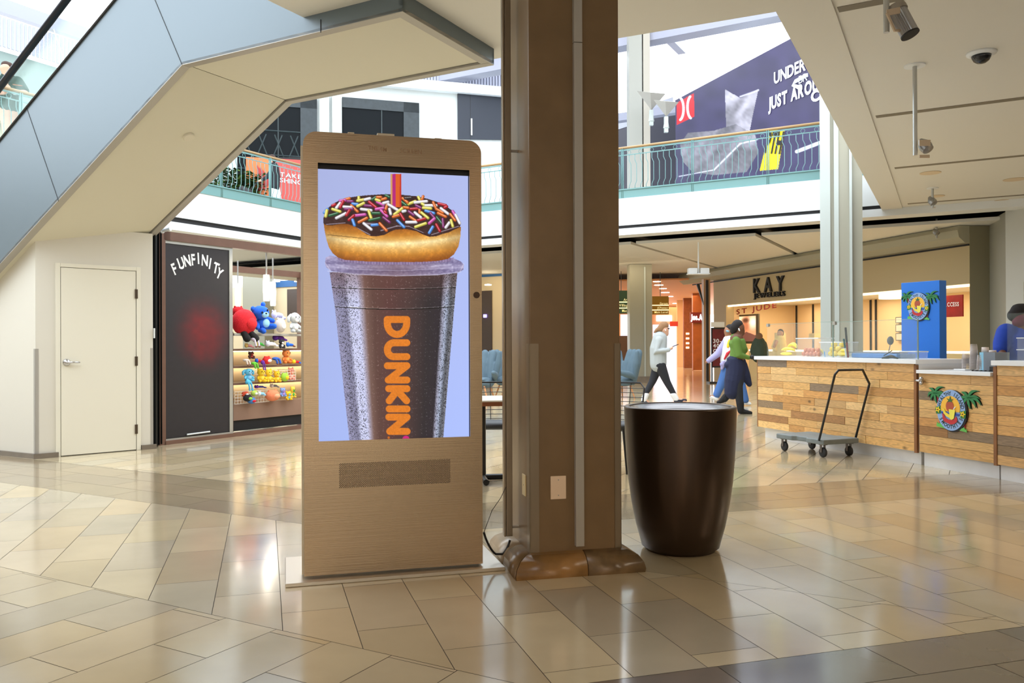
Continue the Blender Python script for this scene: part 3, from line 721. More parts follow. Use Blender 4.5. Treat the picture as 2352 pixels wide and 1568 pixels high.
# ================================================================ SCREEN KIOSK
Ka = G(699, 1327, .022); Kb = G(1109, 1297, .022); dK = un(Kb-Ka); nK = np.array([-dK[1], dK[0], 0]); KW = np.linalg.norm(Kb-Ka)
Ka = vz(Ka, 0)
M_brush = brushed('brushed_steel', (174, 152, 126), .23)
M_side = mat('kiosk_side', (206, 196, 176), .4, .5)
kiosk = thing('screen_kiosk', 'tall brushed steel advertising kiosk with a lit drink and doughnut screen', 'kiosk', Ka+dK*KW/2)
def KV(x, y): return V(x, y, Ka, dK)
def Kp(s, z, n=0.0): return Ka+dK*s+ZUP*z+nK*n
KH = (KV(760, 303.8)[2]+KV(1050, 321)[2])/2
q = [KV(730, 373), KV(1078, 391), KV(1079, 1002), KV(730, 1014)]
sx0, sx1 = (q[0]-Ka)@dK, (q[1]-Ka)@dK; sz1 = (q[0][2]+q[1][2])/2; sz0 = (q[2][2]+q[3][2])/2
vq = [KV(779, 1064), KV(1034, 1054), KV(1034, 1109), KV(779, 1120)]
vx0, vx1 = (vq[0]-Ka)@dK, (vq[1]-Ka)@dK; vz1 = (vq[0][2]+vq[1][2])/2; vz0 = (vq[2][2]+vq[3][2])/2
fp = MB(); th = .012; r_ = .07
arc = [Kp(r_-r_*math.cos(a), KH-r_+r_*math.sin(a)) for a in [i*math.pi/2/8 for i in range(9)]]
arc2 = [Kp(KW-r_+r_*math.sin(a), KH-r_+r_*math.cos(a)) for a in [i*math.pi/2/8 for i in range(9)]]
fp.prism([Kp(0, sz1)]+arc+arc2+[Kp(KW, sz1)], nK*th)
fp.box(Kp(0, sz0), dK*sx0, nK*th, ZUP*(sz1-sz0)); fp.box(Kp(sx1, sz0), dK*(KW-sx1), nK*th, ZUP*(sz1-sz0))
fp.box(Kp(0, vz1), dK*KW, nK*th, ZUP*(sz0-vz1)); fp.box(Kp(0, .03), dK*KW, nK*th, ZUP*(vz0-.03))
fp.box(Kp(0, vz0), dK*vx0, nK*th, ZUP*(vz1-vz0)); fp.box(Kp(vx1, vz0), dK*(KW-vx1), nK*th, ZUP*(vz1-vz0))
front = obj('front_panel', fp, M_brush, kiosk)
obj('body', MB().box(Kp(-.012, .03, .04), dK*(KW+.012), nK*.085, ZUP*(KH-.10)), M_side, kiosk)
obj('spacer', MB().box(Kp(.008, .04, th), dK*.02, nK*.03, ZUP*(KH-.14)).box(Kp(KW-.028, .04, th), dK*.02, nK*.03, ZUP*(KH-.14)).box(Kp(.03, KH-.13, th), dK*(KW-.06), nK*.03, ZUP*.03), M_black, kiosk)
grl = MB().box(Kp(vx0, vz0, .003), dK*(vx1-vx0), nK*.006, ZUP*(vz1-vz0)); gr_ = obj('vent', grl, M_brush, kiosk)
ho = MB(); ho.cur = (30, 26, 22); nxh, nzh = 62, 13; px_, pz_ = (vx1-vx0)/nxh, (vz1-vz0)/nzh
for i in range(nxh):
    for j in range(nzh*1):
        for o2 in (0, .5):
            c = Kp(vx0+(i+.25+o2)*px_, vz0+(j+.25+o2)*pz_, .0025); rr = px_*.27
            ho.poly([c+dK*rr*math.cos(a)+ZUP*rr*math.sin(a) for a in [k*math.pi/3 for k in range(6)]])
obj('perforation', ho, mat('vent_hole', (34, 28, 24), .8), gr_)
bzl = MB(); bd = .02
bzl.box(Kp(sx0-.01, sz0-.01, .03), dK*(sx1-sx0+.02), nK*.005, ZUP*(sz1-sz0+.02)); obj('screen_bezel', bzl, M_black, kiosk)
# ---- the picture on the screen
def scr_xy(U, Vv): return 730+348.6*U+.4*U*Vv, (373+18*U)*(1-Vv)+(1014-12*U)*Vv
def z1p(x, y): return (640+x/3.564, 280+y/3.564)
def z2p(x, y): return (640+x/3.564, 640+y/3.564)
SPR = """650 570 650 600 y;790 570 760 590 g;800 570 830 570 o;870 555 900 570 g;540 590 575 580 o;640 600 690 590 y;840 590 870 580 o;500 600 540 595 p;560 605 600 605 v;735 610 790 655 r;800 610 850 635 p;790 590 820 600 y;600 625 640 630 b;590 640 640 690 o;640 645 690 620 y;470 660 500 620 w;500 655 525 605 r;530 650 590 655 w;540 670 600 668 v;670 670 750 680 w;700 640 760 645 v;790 670 850 660 p;870 670 880 635 o;890 630 970 680 w;940 715 1010 660 y;900 670 910 710 w;830 680 880 730 p;860 690 870 700 r;730 685 750 745 y;760 705 820 705 g;610 725 700 715 p;570 760 610 725 r;650 780 715 745 o;735 765 820 745 g;850 740 900 780 v;600 760 615 805 b;690 790 750 840 w;755 805 800 800 b;820 790 875 850 o;965 765 1020 820 b;930 735 980 720 o;990 710 1020 760 r;1070 735 1120 770 o;1040 780 1120 780 w;1135 765 1195 750 r;1115 820 1200 790 y;1110 700 1160 740 w;1060 690 1100 720 v;1075 670 1140 665 r;1150 700 1150 655 o;1050 630 1115 605 y;1010 580 1050 615 o;1030 580 1080 575 k;1140 570 1150 590 y;1170 590 1180 565 o;1110 615 1210 605 w;1120 640 1160 660 v;1170 625 1200 645 y;1180 660 1245 665 y;1200 640 1290 640 w;1265 615 1285 660 o;1290 670 1345 700 o;1310 625 1370 640 r;1330 665 1390 710 w;1200 685 1270 705 b;1165 700 1220 745 y;1240 705 1270 740 v;1230 790 1275 750 p;1295 740 1340 795 g;1305 705 1370 735 o;1345 755 1350 820 v;1370 825 1400 785 w;1415 765 1430 815 y;1410 715 1450 765 o;1430 690 1455 730 p;1455 720 1490 790 w;1290 800 1320 855 r;1230 870 1260 820 b;375 700 400 670 b;385 730 395 680 y;415 725 480 705 g;440 670 500 690 y;470 745 545 705 w;550 720 575 680 r;440 640 460 630 r;920 560 950 570 p;1000 610 1040 640 g;1020 655 1055 660 o;850 620 890 610 w;1360 660 1380 650 r;700 590 740 580 w;1010 690 1030 685 w"""
SC_ = dict(y=(232, 222, 96), g=(36, 96, 58), o=(226, 110, 40), p=(214, 84, 178), r=(190, 28, 44), b=(84, 152, 236), w=(236, 232, 238), v=(130, 44, 110), k=(60, 50, 50))
def pscreen(U, Vv):
    X, Yv = scr_xy(U, Vv); c = np.zeros(U.shape+(3,))
    t = np.clip((Yv-390)/610, 0, 1)[..., None]
    c[:] = np.array([168, 178, 224.])*(1-t)+np.array([164, 182, 240.])*t
    c *= (.975+.05*np.clip((X-730)/350, 0, 1))[..., None]
    # cup
    L_ = lambda pts: [z2p(*p) for p in pts]
    cup = [(756.5, 616), (1052, 616), (1044, 700), (1016, 1016), (800, 1016), (768, 700)]
    mcup = inpoly(X, Yv, cup)
    xl = 756.5+(Yv-616)*(43.5/396); xr = 1052-(Yv-616)*(36/396); s = (X-xl)/(xr-xl)
    body = np.interp(s, [0, .05, .1, .13, .2, .26, .32, .45, .62, .78, .88, .9, .93, .96, 1], [150, 140, 130, 205, 205, 116, 92, 88, 72, 46, 46, 150, 170, 90, 120])
    g_ = np.interp(s, [0, .1, .13, .2, .26, .32, .45, .62, .78, .88, .9, .93, .96, 1], [148, 128, 208, 208, 88, 64, 56, 52, 40, 40, 150, 180, 94, 120])
    b_ = np.interp(s, [0, .1, .13, .2, .26, .32, .45, .62, .78, .88, .9, .93, .96, 1], [182, 156, 240, 242, 80, 58, 54, 52, 44, 48, 170, 206, 104, 130])
    cc = np.stack([body, g_, b_], -1)
    top = np.clip(1-(Yv-616)/70, 0, 1)[..., None]; cc = cc*(1-top*.5)+np.array([104, 66, 60])*top*.5
    n1 = vnoise(X, Yv, 1.3, 1); n2 = vnoise(X, Yv, 2.3, 2); n3 = vnoise(X, Yv, .9, 5)
    edge = (np.exp(-((s-.06)/.07)**2)+np.exp(-((s-.17)/.06)**2)*.9+np.exp(-((s-.92)/.05)**2)+np.exp(-((s-.99)/.03)**2))
    edge = np.clip(edge, 0, 1)
    cc = np.where(((n1 > .66) & (edge > .3))[..., None], cc*(1-.6*edge[..., None]), cc)
    cc = np.where(((n3 > .93))[..., None], np.minimum(255, cc+75), cc)
    cc = np.where(((n2 > .93))[..., None], cc*.8, cc)
    for yy in (0, 1):
        pass
    for (yc, dp_, wd_) in ((652, 4.5, 1.1), (697, 6.5, 1.3)):
        curve = yc+dp_*(1-((s-.5)/.5)**2); d = np.abs(Yv-curve)
        cc = np.where((d < wd_)[..., None], cc*.35, cc); cc = np.where(((Yv-curve < -wd_) & (Yv-curve > -wd_-1))[..., None], np.minimum(255, cc+60), cc)
    c = np.where(mcup[..., None], cc, c)
    # lid
    lid = [z1p(*p) for p in [(385, 1075), (420, 1060), (470, 1070), (1430, 1080), (1500, 1110), (1525, 1140), (1520, 1180), (1470, 1205), (1300, 1222), (950, 1228), (640, 1215), (430, 1190), (390, 1160), (378, 1120)]]
    ml = inpoly(X, Yv, lid); nl = vnoise(X, Yv, 4, 8); nl2 = vnoise(X, Yv*3, 5, 9)
    tl = np.clip((Yv-578)/46, 0, 1)
    lc = np.stack([130+60*nl*nl2+20*np.sin(tl*14), 122+60*nl*nl2+20*np.sin(tl*14), 160+55*nl*nl2+18*np.sin(tl*14)], -1)
    dk_ = np.clip(1-np.abs(X-905)/140, 0, 1)[..., None]*.45; lc = lc*(1-dk_)+np.array([96, 60, 60])*dk_
    c = np.where(ml[..., None], lc, c)
    for (x1_, y1_, x2_, y2_, w1_, a1_) in ((380, 1120, 420, 1185, 7, .6), (1524, 1130, 1490, 1195, 7, .6), (400, 1190, 640, 1218, 5, .7), (640, 1218, 950, 1230, 5, .8), (950, 1230, 1300, 1222, 5, .8), (1300, 1222, 1500, 1196, 5, .7), (395, 1150, 640, 1176, 4, .5), (640, 1176, 1000, 1186, 4, .5), (1000, 1186, 1500, 1160, 4, .5), (460, 1130, 560, 1165, 9, .4), (1250, 1150, 1420, 1135, 9, .45)):
        c = mix(c, np.clip(1-segd((X-640)*3.564, (Yv-280)*3.564, (x1_, y1_), (x2_, y2_))/w1_, 0, 1)*a1_, (214, 212, 236))
    rim = [z1p(*p) for p in [(460, 1078), (1440, 1078), (1400, 1110), (1100, 1135), (760, 1135), (520, 1110)]]
    c = np.where(inpoly(X, Yv, rim)[..., None], np.array([104, 84, 120.])+60*(np.sin(X*2.2)[..., None] > 0), c)
    # doughnut
    do = [z1p(*p) for p in [(368, 780), (378, 860), (392, 930), (410, 990), (440, 1040), (480, 1075), (540, 1096), (700, 1108), (900, 1114), (1150, 1114), (1300, 1106), (1390, 1088), (1440, 1050), (1478, 985), (1496, 900), (1500, 820), (900, 700)]]
    md = inpoly(X, Yv, do); y_ = (Yv-280)*3.564; x_ = (X-640)*3.564
    yb = y_-(900+50*np.clip(1-((x_-930)/520)**2, -.3, 1))
    tt = np.interp(yb, [-130, -60, -20, 10, 60, 110, 170], [0, 1, 2, 3, 2, 1, 0])
    pal = np.array([[140, 74, 20], [196, 128, 46], [228, 176, 96], [250, 228, 168.]])
    i0 = np.clip(tt.astype(int), 0, 2); ft = (tt-i0)[..., None]; dc = pal[i0]*(1-ft)+pal[i0+1]*ft
    ed = np.clip(1-np.minimum(x_-370, 1500-x_)/230, 0, 1)[..., None]; dc = dc*(1-.45*ed)+np.array([120, 76, 30])*.45*ed
    dc = dc*(.88+.24*vnoise(X, Yv, 3, 3)*vnoise(X, Yv, 9, 6)+.06)[..., None]
    crease = np.abs(y_-(885+np.clip((x_-400)*.105, 0, 62)))
    dc = np.where(((crease < 3) & (x_ > 400) & (x_ < 780))[..., None], dc*.6, dc)
    c = np.where(md[..., None], dc, c)
    ic = [z1p(*p) for p in [(366, 750), (380, 700), (410, 655), (460, 615), (520, 585), (600, 568), (700, 555), (850, 545), (1000, 550), (1120, 562), (1220, 585), (1310, 615), (1380, 650), (1440, 695), (1480, 745), (1500, 795), (1488, 825), (1440, 845), (1400, 865), (1340, 880), (1290, 898), (1230, 903), (1180, 885), (1120, 855), (1040, 838), (950, 842), (900, 862), (860, 886), (800, 897), (750, 897), (710, 880), (670, 850), (620, 815), (560, 795), (500, 795), (440, 806), (390, 806), (368, 790)]]
    mi = inpoly(X, Yv, ic)
    icc = np.zeros_like(c)+np.array([52, 28, 28.]); icc += (28*vnoise(X, Yv, 7, 11)*vnoise(X, Yv, 2, 12))[..., None]
    for (a, b, ww) in [((640, 830), (740, 885), 6), ((700, 790), (830, 800), 12), ((830, 850), (960, 812), 7), ((960, 812), (1060, 815), 6), ((390, 798), (540, 785), 5), ((1250, 885), (1480, 815), 5), ((1060, 815), (1180, 868), 4)]:
        d = segd(x_, y_, a, b); icc = mix(icc, np.clip(1-d/ww, 0, 1)*.75, (206, 200, 220))
    c = np.where(mi[..., None], icc, c)
    # straw behind the sprinkles' front rows
    st = (x_ > 908) & (x_ < 997) & (y_ > 375) & (y_ < 655)
    sc2 = np.where((x_ < 925)[..., None], np.array([206, 150, 96.]), np.where((x_ < 950)[..., None], np.array([176, 36, 118.]), np.where((x_ < 985)[..., None], np.array([214, 92, 34.]), np.array([190, 52, 40.]))))
    def spr(line):
        nonlocal c
        a = line.split(); x1, y1, x2, y2 = map(float, a[:4]); d = segd(x_, y_, (x1, y1), (x2, y2)); col_ = np.array(SC_[a[4]], float)
        c = mix(c, np.clip((13.5-d)/2.5, 0, 1), col_*.72); d2 = segd(x_, y_, (x1-2, y1-3), (x2-2, y2-3)); c = mix(c, np.clip((9-d2)/3, 0, 1), col_); d3 = segd(x_, y_, (x1-3, y1-5), (x2-3, y2-5)); c = mix(c, np.clip((3.5-d3)/2, 0, 1)*.5, (255, 255, 255))
    L2 = SPR.split(';'); late = []
    for l in L2:
        a = list(map(float, l.split()[:4]))
        if max(a[1], a[3]) > 650: late.append(l)
        else: spr(l)
    c = np.where(st[..., None], sc2, c)
    for l in late: spr(l)
    # DUNKIN, reading downwards
    xb, xt, r0 = 886.6, 931.6, 8.2
    xs_ = lambda y: 0.0
    D = np.full(X.shape, 1e9)
    def cap(a, b):
        nonlocal D
        D = np.minimum(D, segd(X, Yv, a, b))
    yv = lambda y: 640+y/3.564
    def arcl(cx, cy, rx, ry, a0, a1, n=10):
        p = [(cx+rx*math.cos(a0+(a1-a0)*i/n), cy+ry*math.sin(a0+(a1-a0)*i/n)) for i in range(n+1)]
        for i in range(n): cap(p[i], p[i+1])
    y0, y1 = yv(283)+r0, yv(467)-r0; cap((xb, y0), (xt, y0)); cap((xb, y0), (xb, y0+8)); cap((xt, y0), (xt, y0+8)); arcl((xb+xt)/2, y0+8, (xt-xb)/2, y1-y0-8, math.pi, 0, 12)
    y0, y1 = yv(478)+r0, yv(653)-r0; cap((xt, y0), (xb+14, y0)); cap((xt, y1), (xb+14, y1)); arcl(xb+15, (y0+y1)/2, 15, (y1-y0)/2, math.pi*.5, math.pi*1.5, 12)
    for (ya, yb2) in ((670, 848), (1100, 1278)):
        y0, y1 = yv(ya)+r0, yv(yb2)-r0; o = 2 if ya == 670 else 5; cap((xb+o-2, y0), (xt, y0)); cap((xt, y0), (xb+o, y1)); cap((xb+o, y1), (xt, y1))
    y0, y1 = yv(862)+r0, yv(1022)-r0; cap((xb+3, y0), (xt, y0)); cap((909, y0+4), (xt-1, y1)); cap((909, y0+4), (xb+4, y1))
    y0 = yv(1061); cap((xb+4, y0), (xt, y0))
    tcol = np.array([222, 124, 34.])*(.92+.12*vnoise(X, Yv, 2.2, 15))[..., None]
    m_ = np.clip((r0+.5-D), 0, 1)[..., None]; c = c*(1-m_)+tcol*m_
    c = mix(c, np.clip(9-np.hypot(X-929, Yv-1009), 0, 1), (200, 30, 120)); c = mix(c, np.clip(3.4-np.hypot(X-889, Yv-1005), 0, 1), (190, 100, 30))
    return c
def screen_pos(u, v): return Kp(sx0-.002+(sx1-sx0+.0)*u, sz1-.028+(sz0-sz1+.026)*v, .024)
scm = mat('screen_light', (200, 200, 255), .3, attr=True, emit=.62, spec=.2)
scm.node_tree.nodes['Principled BSDF'].inputs['Base Color'].default_value = (0.02, .02, .02, 1)
for l in list(scm.node_tree.links):
    if l.to_socket.name == 'Base Color': scm.node_tree.links.remove(l)
scr = grid_paint('screen', screen_pos, 420, 760, pscreen, scm, kiosk); scr['label'] = 'lit screen with an iced drink cup, chocolate doughnut and orange lettering'
# worn lettering, lock, camera plate, top bits
tm = MB(); tp0 = KV(851, 343); tp1 = KV(884, 348); tp2 = KV(851, 333)
text(tm, 'THE SM', onplane(KV(846, 343)-nK*.0008, KV(888, 348.5)-nK*.0008, KV(846, 334)-nK*.0008), .004)
obj('worn_lettering', tm, mat('worn_letter', (150, 122, 96), .5, .7), front); tm = MB(); text(tm, 'SCREEN', onplane(KV(918, 350)-nK*.0008, KV(969, 354)-nK*.0008, KV(918, 340)-nK*.0008), .004)

obj('worn_lettering', tm, MATS['worn_letter'], front); lk = KV(1094.5, 677.5); obj('lock_plate', MB().box(KV(1080, 700)-nK*.001, dK*.062, nK*.001, ZUP*.095), M_brush, front)
obj('lock', MB().lathe(lk-nK*.002, [(0, 0), (.018, 0), (.018, .003), (0, .003)], 20, -nK), mat('lock_brown', (80, 62, 50), .5, .4), front)
for (x0, x1, h, nm) in ((868, 908, .022, 'top_bracket'), (800, 815, .018, 'top_knob'), (1001, 1018, .014, 'top_clip')):
    a, b = (KV(x0, 310)-Ka)@dK, (KV(x1, 310)-Ka)@dK; obj(nm, MB().box(Kp(a, KH-.07, .04), dK*(b-a), nK*.05, ZUP*(.07+h)), M_side, kiosk, bevel=.003)
# base plate
bq = [G(655, 1350, 0), G(1161, 1310, 0)]; db = un(bq[1]-bq[0]); bwid = np.linalg.norm(bq[1]-bq[0]); nb = np.array([-db[1], db[0], 0])
obj('base_plate', MB().box(bq[0], db*bwid, nb*.56, ZUP*.02), mat('base_steel', (205, 198, 186), .3, .85), kiosk, bevel=.003)
# ================================================================ COLUMN
def column_thing(): pass
zb = .115
Ca = G(1218, 1270, zb); Cb = G(1425.6, 1257, zb); dC = un(Cb-Ca); nC = np.array([-dC[1], dC[0], 0]); CW = np.linalg.norm(Cb-Ca)
M_col = mat('column_paint', (122, 98, 68), .34, noise=.1, nscale=5); M_guard = mat('guard_metal', (140, 126, 108), .32, .8)
colm = thing('column', 'large square brown painted column in the centre of the concourse', 'column', vz(Ca+dC*CW/2+nC*CW/2, 0))
def CP(a, b, z): return vz(Ca, 0)+dC*a+nC*b+ZUP*z
obj('shaft', MB().box(CP(0, 0, .05), dC*CW, nC*.50, ZUP*(ZC-.05)), M_col, colm, bevel=.006)
def cs(x): return (V(x, 900, Ca, dC)-Ca)@dC
ca, cb_ = cs(1315), cs(1337)
zt1_ = V(1325, 1252, Ca, dC)[2]
obj('raceway', MB().box(CP(cs(1318), -.032, zt1_), dC*(cs(1337)-cs(1318)), nC*.032, ZUP*(2.9-zt1_)).box(CP(cs(1318), -.032, 2.903), dC*(cs(1337)-cs(1318)), nC*.032, ZUP*(ZC-2.903)), M_trim, colm, bevel=.002)
zg = V(1225, 789, Ca, dC)[2]
for side_ in (0, 1):
    a0_ = 0 if side_ == 0 else CW-(CW-cs(1411)); wdt = cs(1237)-0 if side_ == 0 else CW-cs(1411)
    g = MB().box(CP(a0_-(.003 if side_ == 0 else 0), -.004, zb), dC*(wdt+.003), nC*.004, ZUP*(zg-zb))
    g.box(CP(-.004 if side_ == 0 else CW, -.004, zb), dC*.004, nC*.06, ZUP*(zg-zb))
    obj('corner_guard', g, M_guard, colm)
# rounded stone footing in mitred pieces
prof = [(.105, 0), (.108, .02), (.10, .055), (.075, .09), (.035, .112), (-.01, .118)]
def ringpt(corner, o, z):
    x = -o if corner in (0, 3) else CW+o; y = -o if corner in (0, 1) else .50+o
    return CP(x, y, z)
def footing(name, P0f, P1f, n_=1, g=.004):
    b = MB(); b.smooth = True; vs = []; 
    for (o, z) in prof: vs.append(P0f(o, z)); vs.append(P1f(o, z))
    fs = [(2*i, 2*i+1, 2*i+3, 2*i+2) for i in range(len(prof)-1)]
    k = len(prof); fs += [tuple(2*i for i in range(k)), tuple(2*i+1 for i in range(k-1, -1, -1))]
    b.add(vs, fs); b.sm = [True]*(k-1)+[False]*2
    return b
M_f1 = mat('footing_tan', (150, 112, 66), .28, noise=.35, nscale=9); M_f2 = mat('footing_grey', (120, 96, 66), .28, noise=.4, nscale=12); M_f3 = mat('footing_pale', (158, 140, 116), .3, noise=.3)
xm = cs(1336)
obj('footing_stone', footing('f', lambda o, z: ringpt(0, o, z)+dC*.003, lambda o, z: CP(xm-.002, -o, z)), M_f1, colm)
obj('footing_stone', footing('f', lambda o, z: CP(xm+.002, -o, z), lambda o, z: ringpt(1, o, z)-dC*.002), M_f2, colm)
obj('footing_stone', footing('f', lambda o, z: CP(-o, .2, z), lambda o, z: ringpt(0, o, z)+nC*.003), M_f2, colm)
obj('footing_stone', footing('f', lambda o, z: ringpt(3, o, z), lambda o, z: CP(-o, .204, z)), M_f3, colm)
obj('footing_stone', footing('f', lambda o, z: ringpt(1, o, z)+nC*.002, lambda o, z: ringpt(2, o, z)), M_f3, colm)
obj('footing_core', MB().box(CP(-.04, -.04, 0), dC*(CW+.08), nC*.58, ZUP*.10), M_black, colm)
# plates
M_pl2 = mat('plate_white', (232, 208, 182), .4); M_pl3 = mat('plate_ivory', (226, 206, 160), .4)
def plate(P, d, n, w_, h, label, m_, screws=2):
    t = thing('outlet_cover', label, 'wall plate', P-ZUP*h/2)
    c = obj('plate', MB().box(P-d*w_/2-ZUP*h/2-n*.006, d*w_, n*.006, ZUP*h), m_, t, bevel=.004)
    for s in ((-1, 1) if screws == 2 else (0,)):
        obj('screw', MB().lathe(P-n*.0075+ZUP*s*h*.33, [(0, 0), (.0035, 0), (.0035, .002), (0, .002)], 10, n), M_trim, t)
pc = (V(1282, 1119, Ca, dC)); plate(pc, dC, nC, .088, .127, 'pale blank cover plate on the front face of the brown column', M_pl2)
pl = V(1205, 1113, Ca, nC); plate(pl, nC, dC, .075, .118, 'ivory switch plate on the left face of the brown column', M_pl3, 1)
# steel channel hanging beside the column
chd = 4.72; c0_ = Y(1163, 1232, chd); c1_ = Y(1182, 1232, chd); wch = np.linalg.norm(c1_-c0_)
zc0 = c0_[2]
chn = thing('steel_channel', 'narrow steel channel standing off the left side of the brown column', 'channel', vz(c0_, zc0))
obj('channel', MB().box(vz(c0_, zc0)-dC*.012, dC*.012, nC*.04, ZUP*(ZC-zc0)).box(vz(c0_, zc0)+dC*.002+nC*.0, dC*(wch-.012), nC*.04, ZUP*(ZC-zc0)), M_guard, chn, bevel=.002)
for y in (344, 1212):
    z_ = Y(1185, y, chd)[2]; obj('bracket', MB().tube([vz(c0_+dC*(wch-.02)+nC*.02, z_), vz(c0_+dC*(wch+.04)+nC*.02, z_)], .008, 8), M_trim, chn)
# cables
cb = MB(); pts_ = []
kp = Y(1111, 1222, 4.66); 
for k in range(15):
    t = k/14; x = 1111+60*t+2*math.sin(t*3); y = 1222+(1240-1222)*t+44*math.sin(math.pi*t)**.8; pts_.append(Y(x, min(y, 1272), 4.68+.04*t))
cb.tube(pts_, .0065, 8); cb.sm = [True]*len(cb.f)
single('power_cable', cb, mat('cable_black', (18, 18, 20), .4), 'black cable looping from the kiosk to the steel channel', 'cable')
single('thin_wire', MB().tube([Y(1111, 1223, 4.66), Y(1130, 1172, 4.68), Y(1150, 1143, 4.7), Y(1162, 1118, 4.72)], .002, 5), MATS['cable_black'], 'thin dark wire slanting up from kiosk to steel channel', 'wire')
# ================================================================ LITTER BIN
cy = 5.05; bc = Y(1558, 1250, cy); bc = np.array([bc[0], bc[1], 0]); bc[0] = (1560.5-1176)/F*cy
M_bin = mat('bin_bronze', (72, 58, 48), .3, .75)
bn = thing('litter_bin', 'large dark bronze tapered litter bin right of the brown column', 'bin', bc)
def yw(x0, x1): return (x1-x0)/2*cy/F
prof_ = []
for (y, x0, x1) in [(1262, 1478, 1640), (1250, 1470, 1646), (1200, 1457, 1660), (1150, 1448, 1671), (1100, 1442, 1679), (1050, 1439.5, 1685), (1000, 1438, 1689), (960, 1437.5, 1691), (936, 1437, 1692)]:
    z = EYE-(y-788.5)*cy/F; prof_.append((yw(x0, x1)*.995, z))
zt2 = prof_[-1][1]; rt = prof_[-1][0]; prof_[0] = (prof_[0][0], .0); 
prof_ = [(prof_[0][0]*.97, 0)]+[(prof_[0][0], .012)]+prof_[1:]
obj('bin_body', MB().lathe(bc, prof_+[(rt, zt2+.006), (rt-.006, zt2+.012), (rt-.028, zt2+.012), (rt-.032, zt2+.004), (rt-.032, zt2-.05), (0, zt2-.05)], 64), M_bin, bn, smooth=True)
obj('bin_lid', MB().lathe(bc, [(rt-.045, zt2-.02), (rt-.04, zt2+.006), (rt-.05, zt2+.008), (rt-.10, zt2-.012), (rt-.18, zt2-.035), (.10, zt2-.05), (0, zt2-.05)], 64), mat('bin_lid_metal', (92, 88, 88), .22, .85), bn, smooth=True)
# ================================================================ SMOOTHIE STAND
k1 = G(1755.7, 1003); k2 = G(2113.7, 1066.2); dQ = un(k2-k1); nQ = np.array([-dQ[1], dQ[0], 0])
if nQ@(CAM-k1) > 0: nQ = -nQ            # into the stand
k3 = G(2291, 1094.4)
OF = .09                                 # the boards stand this far in front of the kick plate
def board_mat():
    mt = mat('pine_boards', (200, 150, 90), .5, attr=True)
    N = mt.node_tree.nodes; L = mt.node_tree.links; b = N['Principled BSDF']; at = [n for n in N if n.type == 'ATTRIBUTE'][0]
    uv = N.new('ShaderNodeAttribute'); uv.attribute_name = 'grain'
    mp = N.new('ShaderNodeMapping'); mp.inputs['Scale'].default_value = (1.1, 9, 1)
    L.new(uv.outputs['Vector'], mp.inputs['Vector'])
    n = N.new('ShaderNodeTexNoise'); n.inputs['Scale'].default_value = 1.6; n.inputs['Detail'].default_value = 3; L.new(mp.outputs[0], n.inputs['Vector'])
    wv = N.new('ShaderNodeMath'); wv.operation = 'MULTIPLY'; wv.inputs[1].default_value = 75; L.new(n.outputs['Fac'], wv.inputs[0])
    sn = N.new('ShaderNodeMath'); sn.operation = 'SINE'; L.new(wv.outputs[0], sn.inputs[0])
    mr = N.new('ShaderNodeMapRange'); mr.inputs[1].default_value = -1; mr.inputs[2].default_value = 1; mr.inputs[3].default_value = .80; mr.inputs[4].default_value = 1.08; L.new(sn.outputs[0], mr.inputs[0])
    vm = N.new('ShaderNodeVectorMath'); vm.operation = 'SCALE'; L.new(at.outputs['Color'], vm.inputs[0]); L.new(mr.outputs[0], vm.inputs['Scale'])
    vo = N.new('ShaderNodeTexVoronoi'); vo.inputs['Scale'].default_value = 2.2; mp2 = N.new('ShaderNodeMapping'); mp2.inputs['Scale'].default_value = (1, 1.6, 1); L.new(uv.outputs['Vector'], mp2.inputs['Vector']); L.new(mp2.outputs[0], vo.inputs['Vector'])
    mk = N.new('ShaderNodeMapRange'); mk.inputs[1].default_value = .03; mk.inputs[2].default_value = .09; mk.inputs[3].default_value = .35; mk.inputs[4].default_value = 1; L.new(vo.outputs['Distance'], mk.inputs[0])
    vm2 = N.new('ShaderNodeVectorMath'); vm2.operation = 'SCALE'; L.new(vm.outputs[0], vm2.inputs[0]); L.new(mk.outputs[0], vm2.inputs['Scale'])
    L.new(vm2.outputs[0], b.inputs['Base Color'])
    return mt
M_wood = board_mat(); M_wedge = mat('wood_edge', (140, 92, 52), .5, noise=.2); M_top = mat('white_laminate', (238, 240, 242), .3); M_kick = mat('kick_laminate', (222, 222, 222), .35, noise=.12, nscale=3)
PC = [(218, 170, 104), (212, 162, 98), (224, 180, 116), (204, 150, 86), (216, 172, 110), (228, 186, 126), (210, 166, 108)]
PD = [(150, 124, 92), (164, 118, 70), (140, 118, 92)]
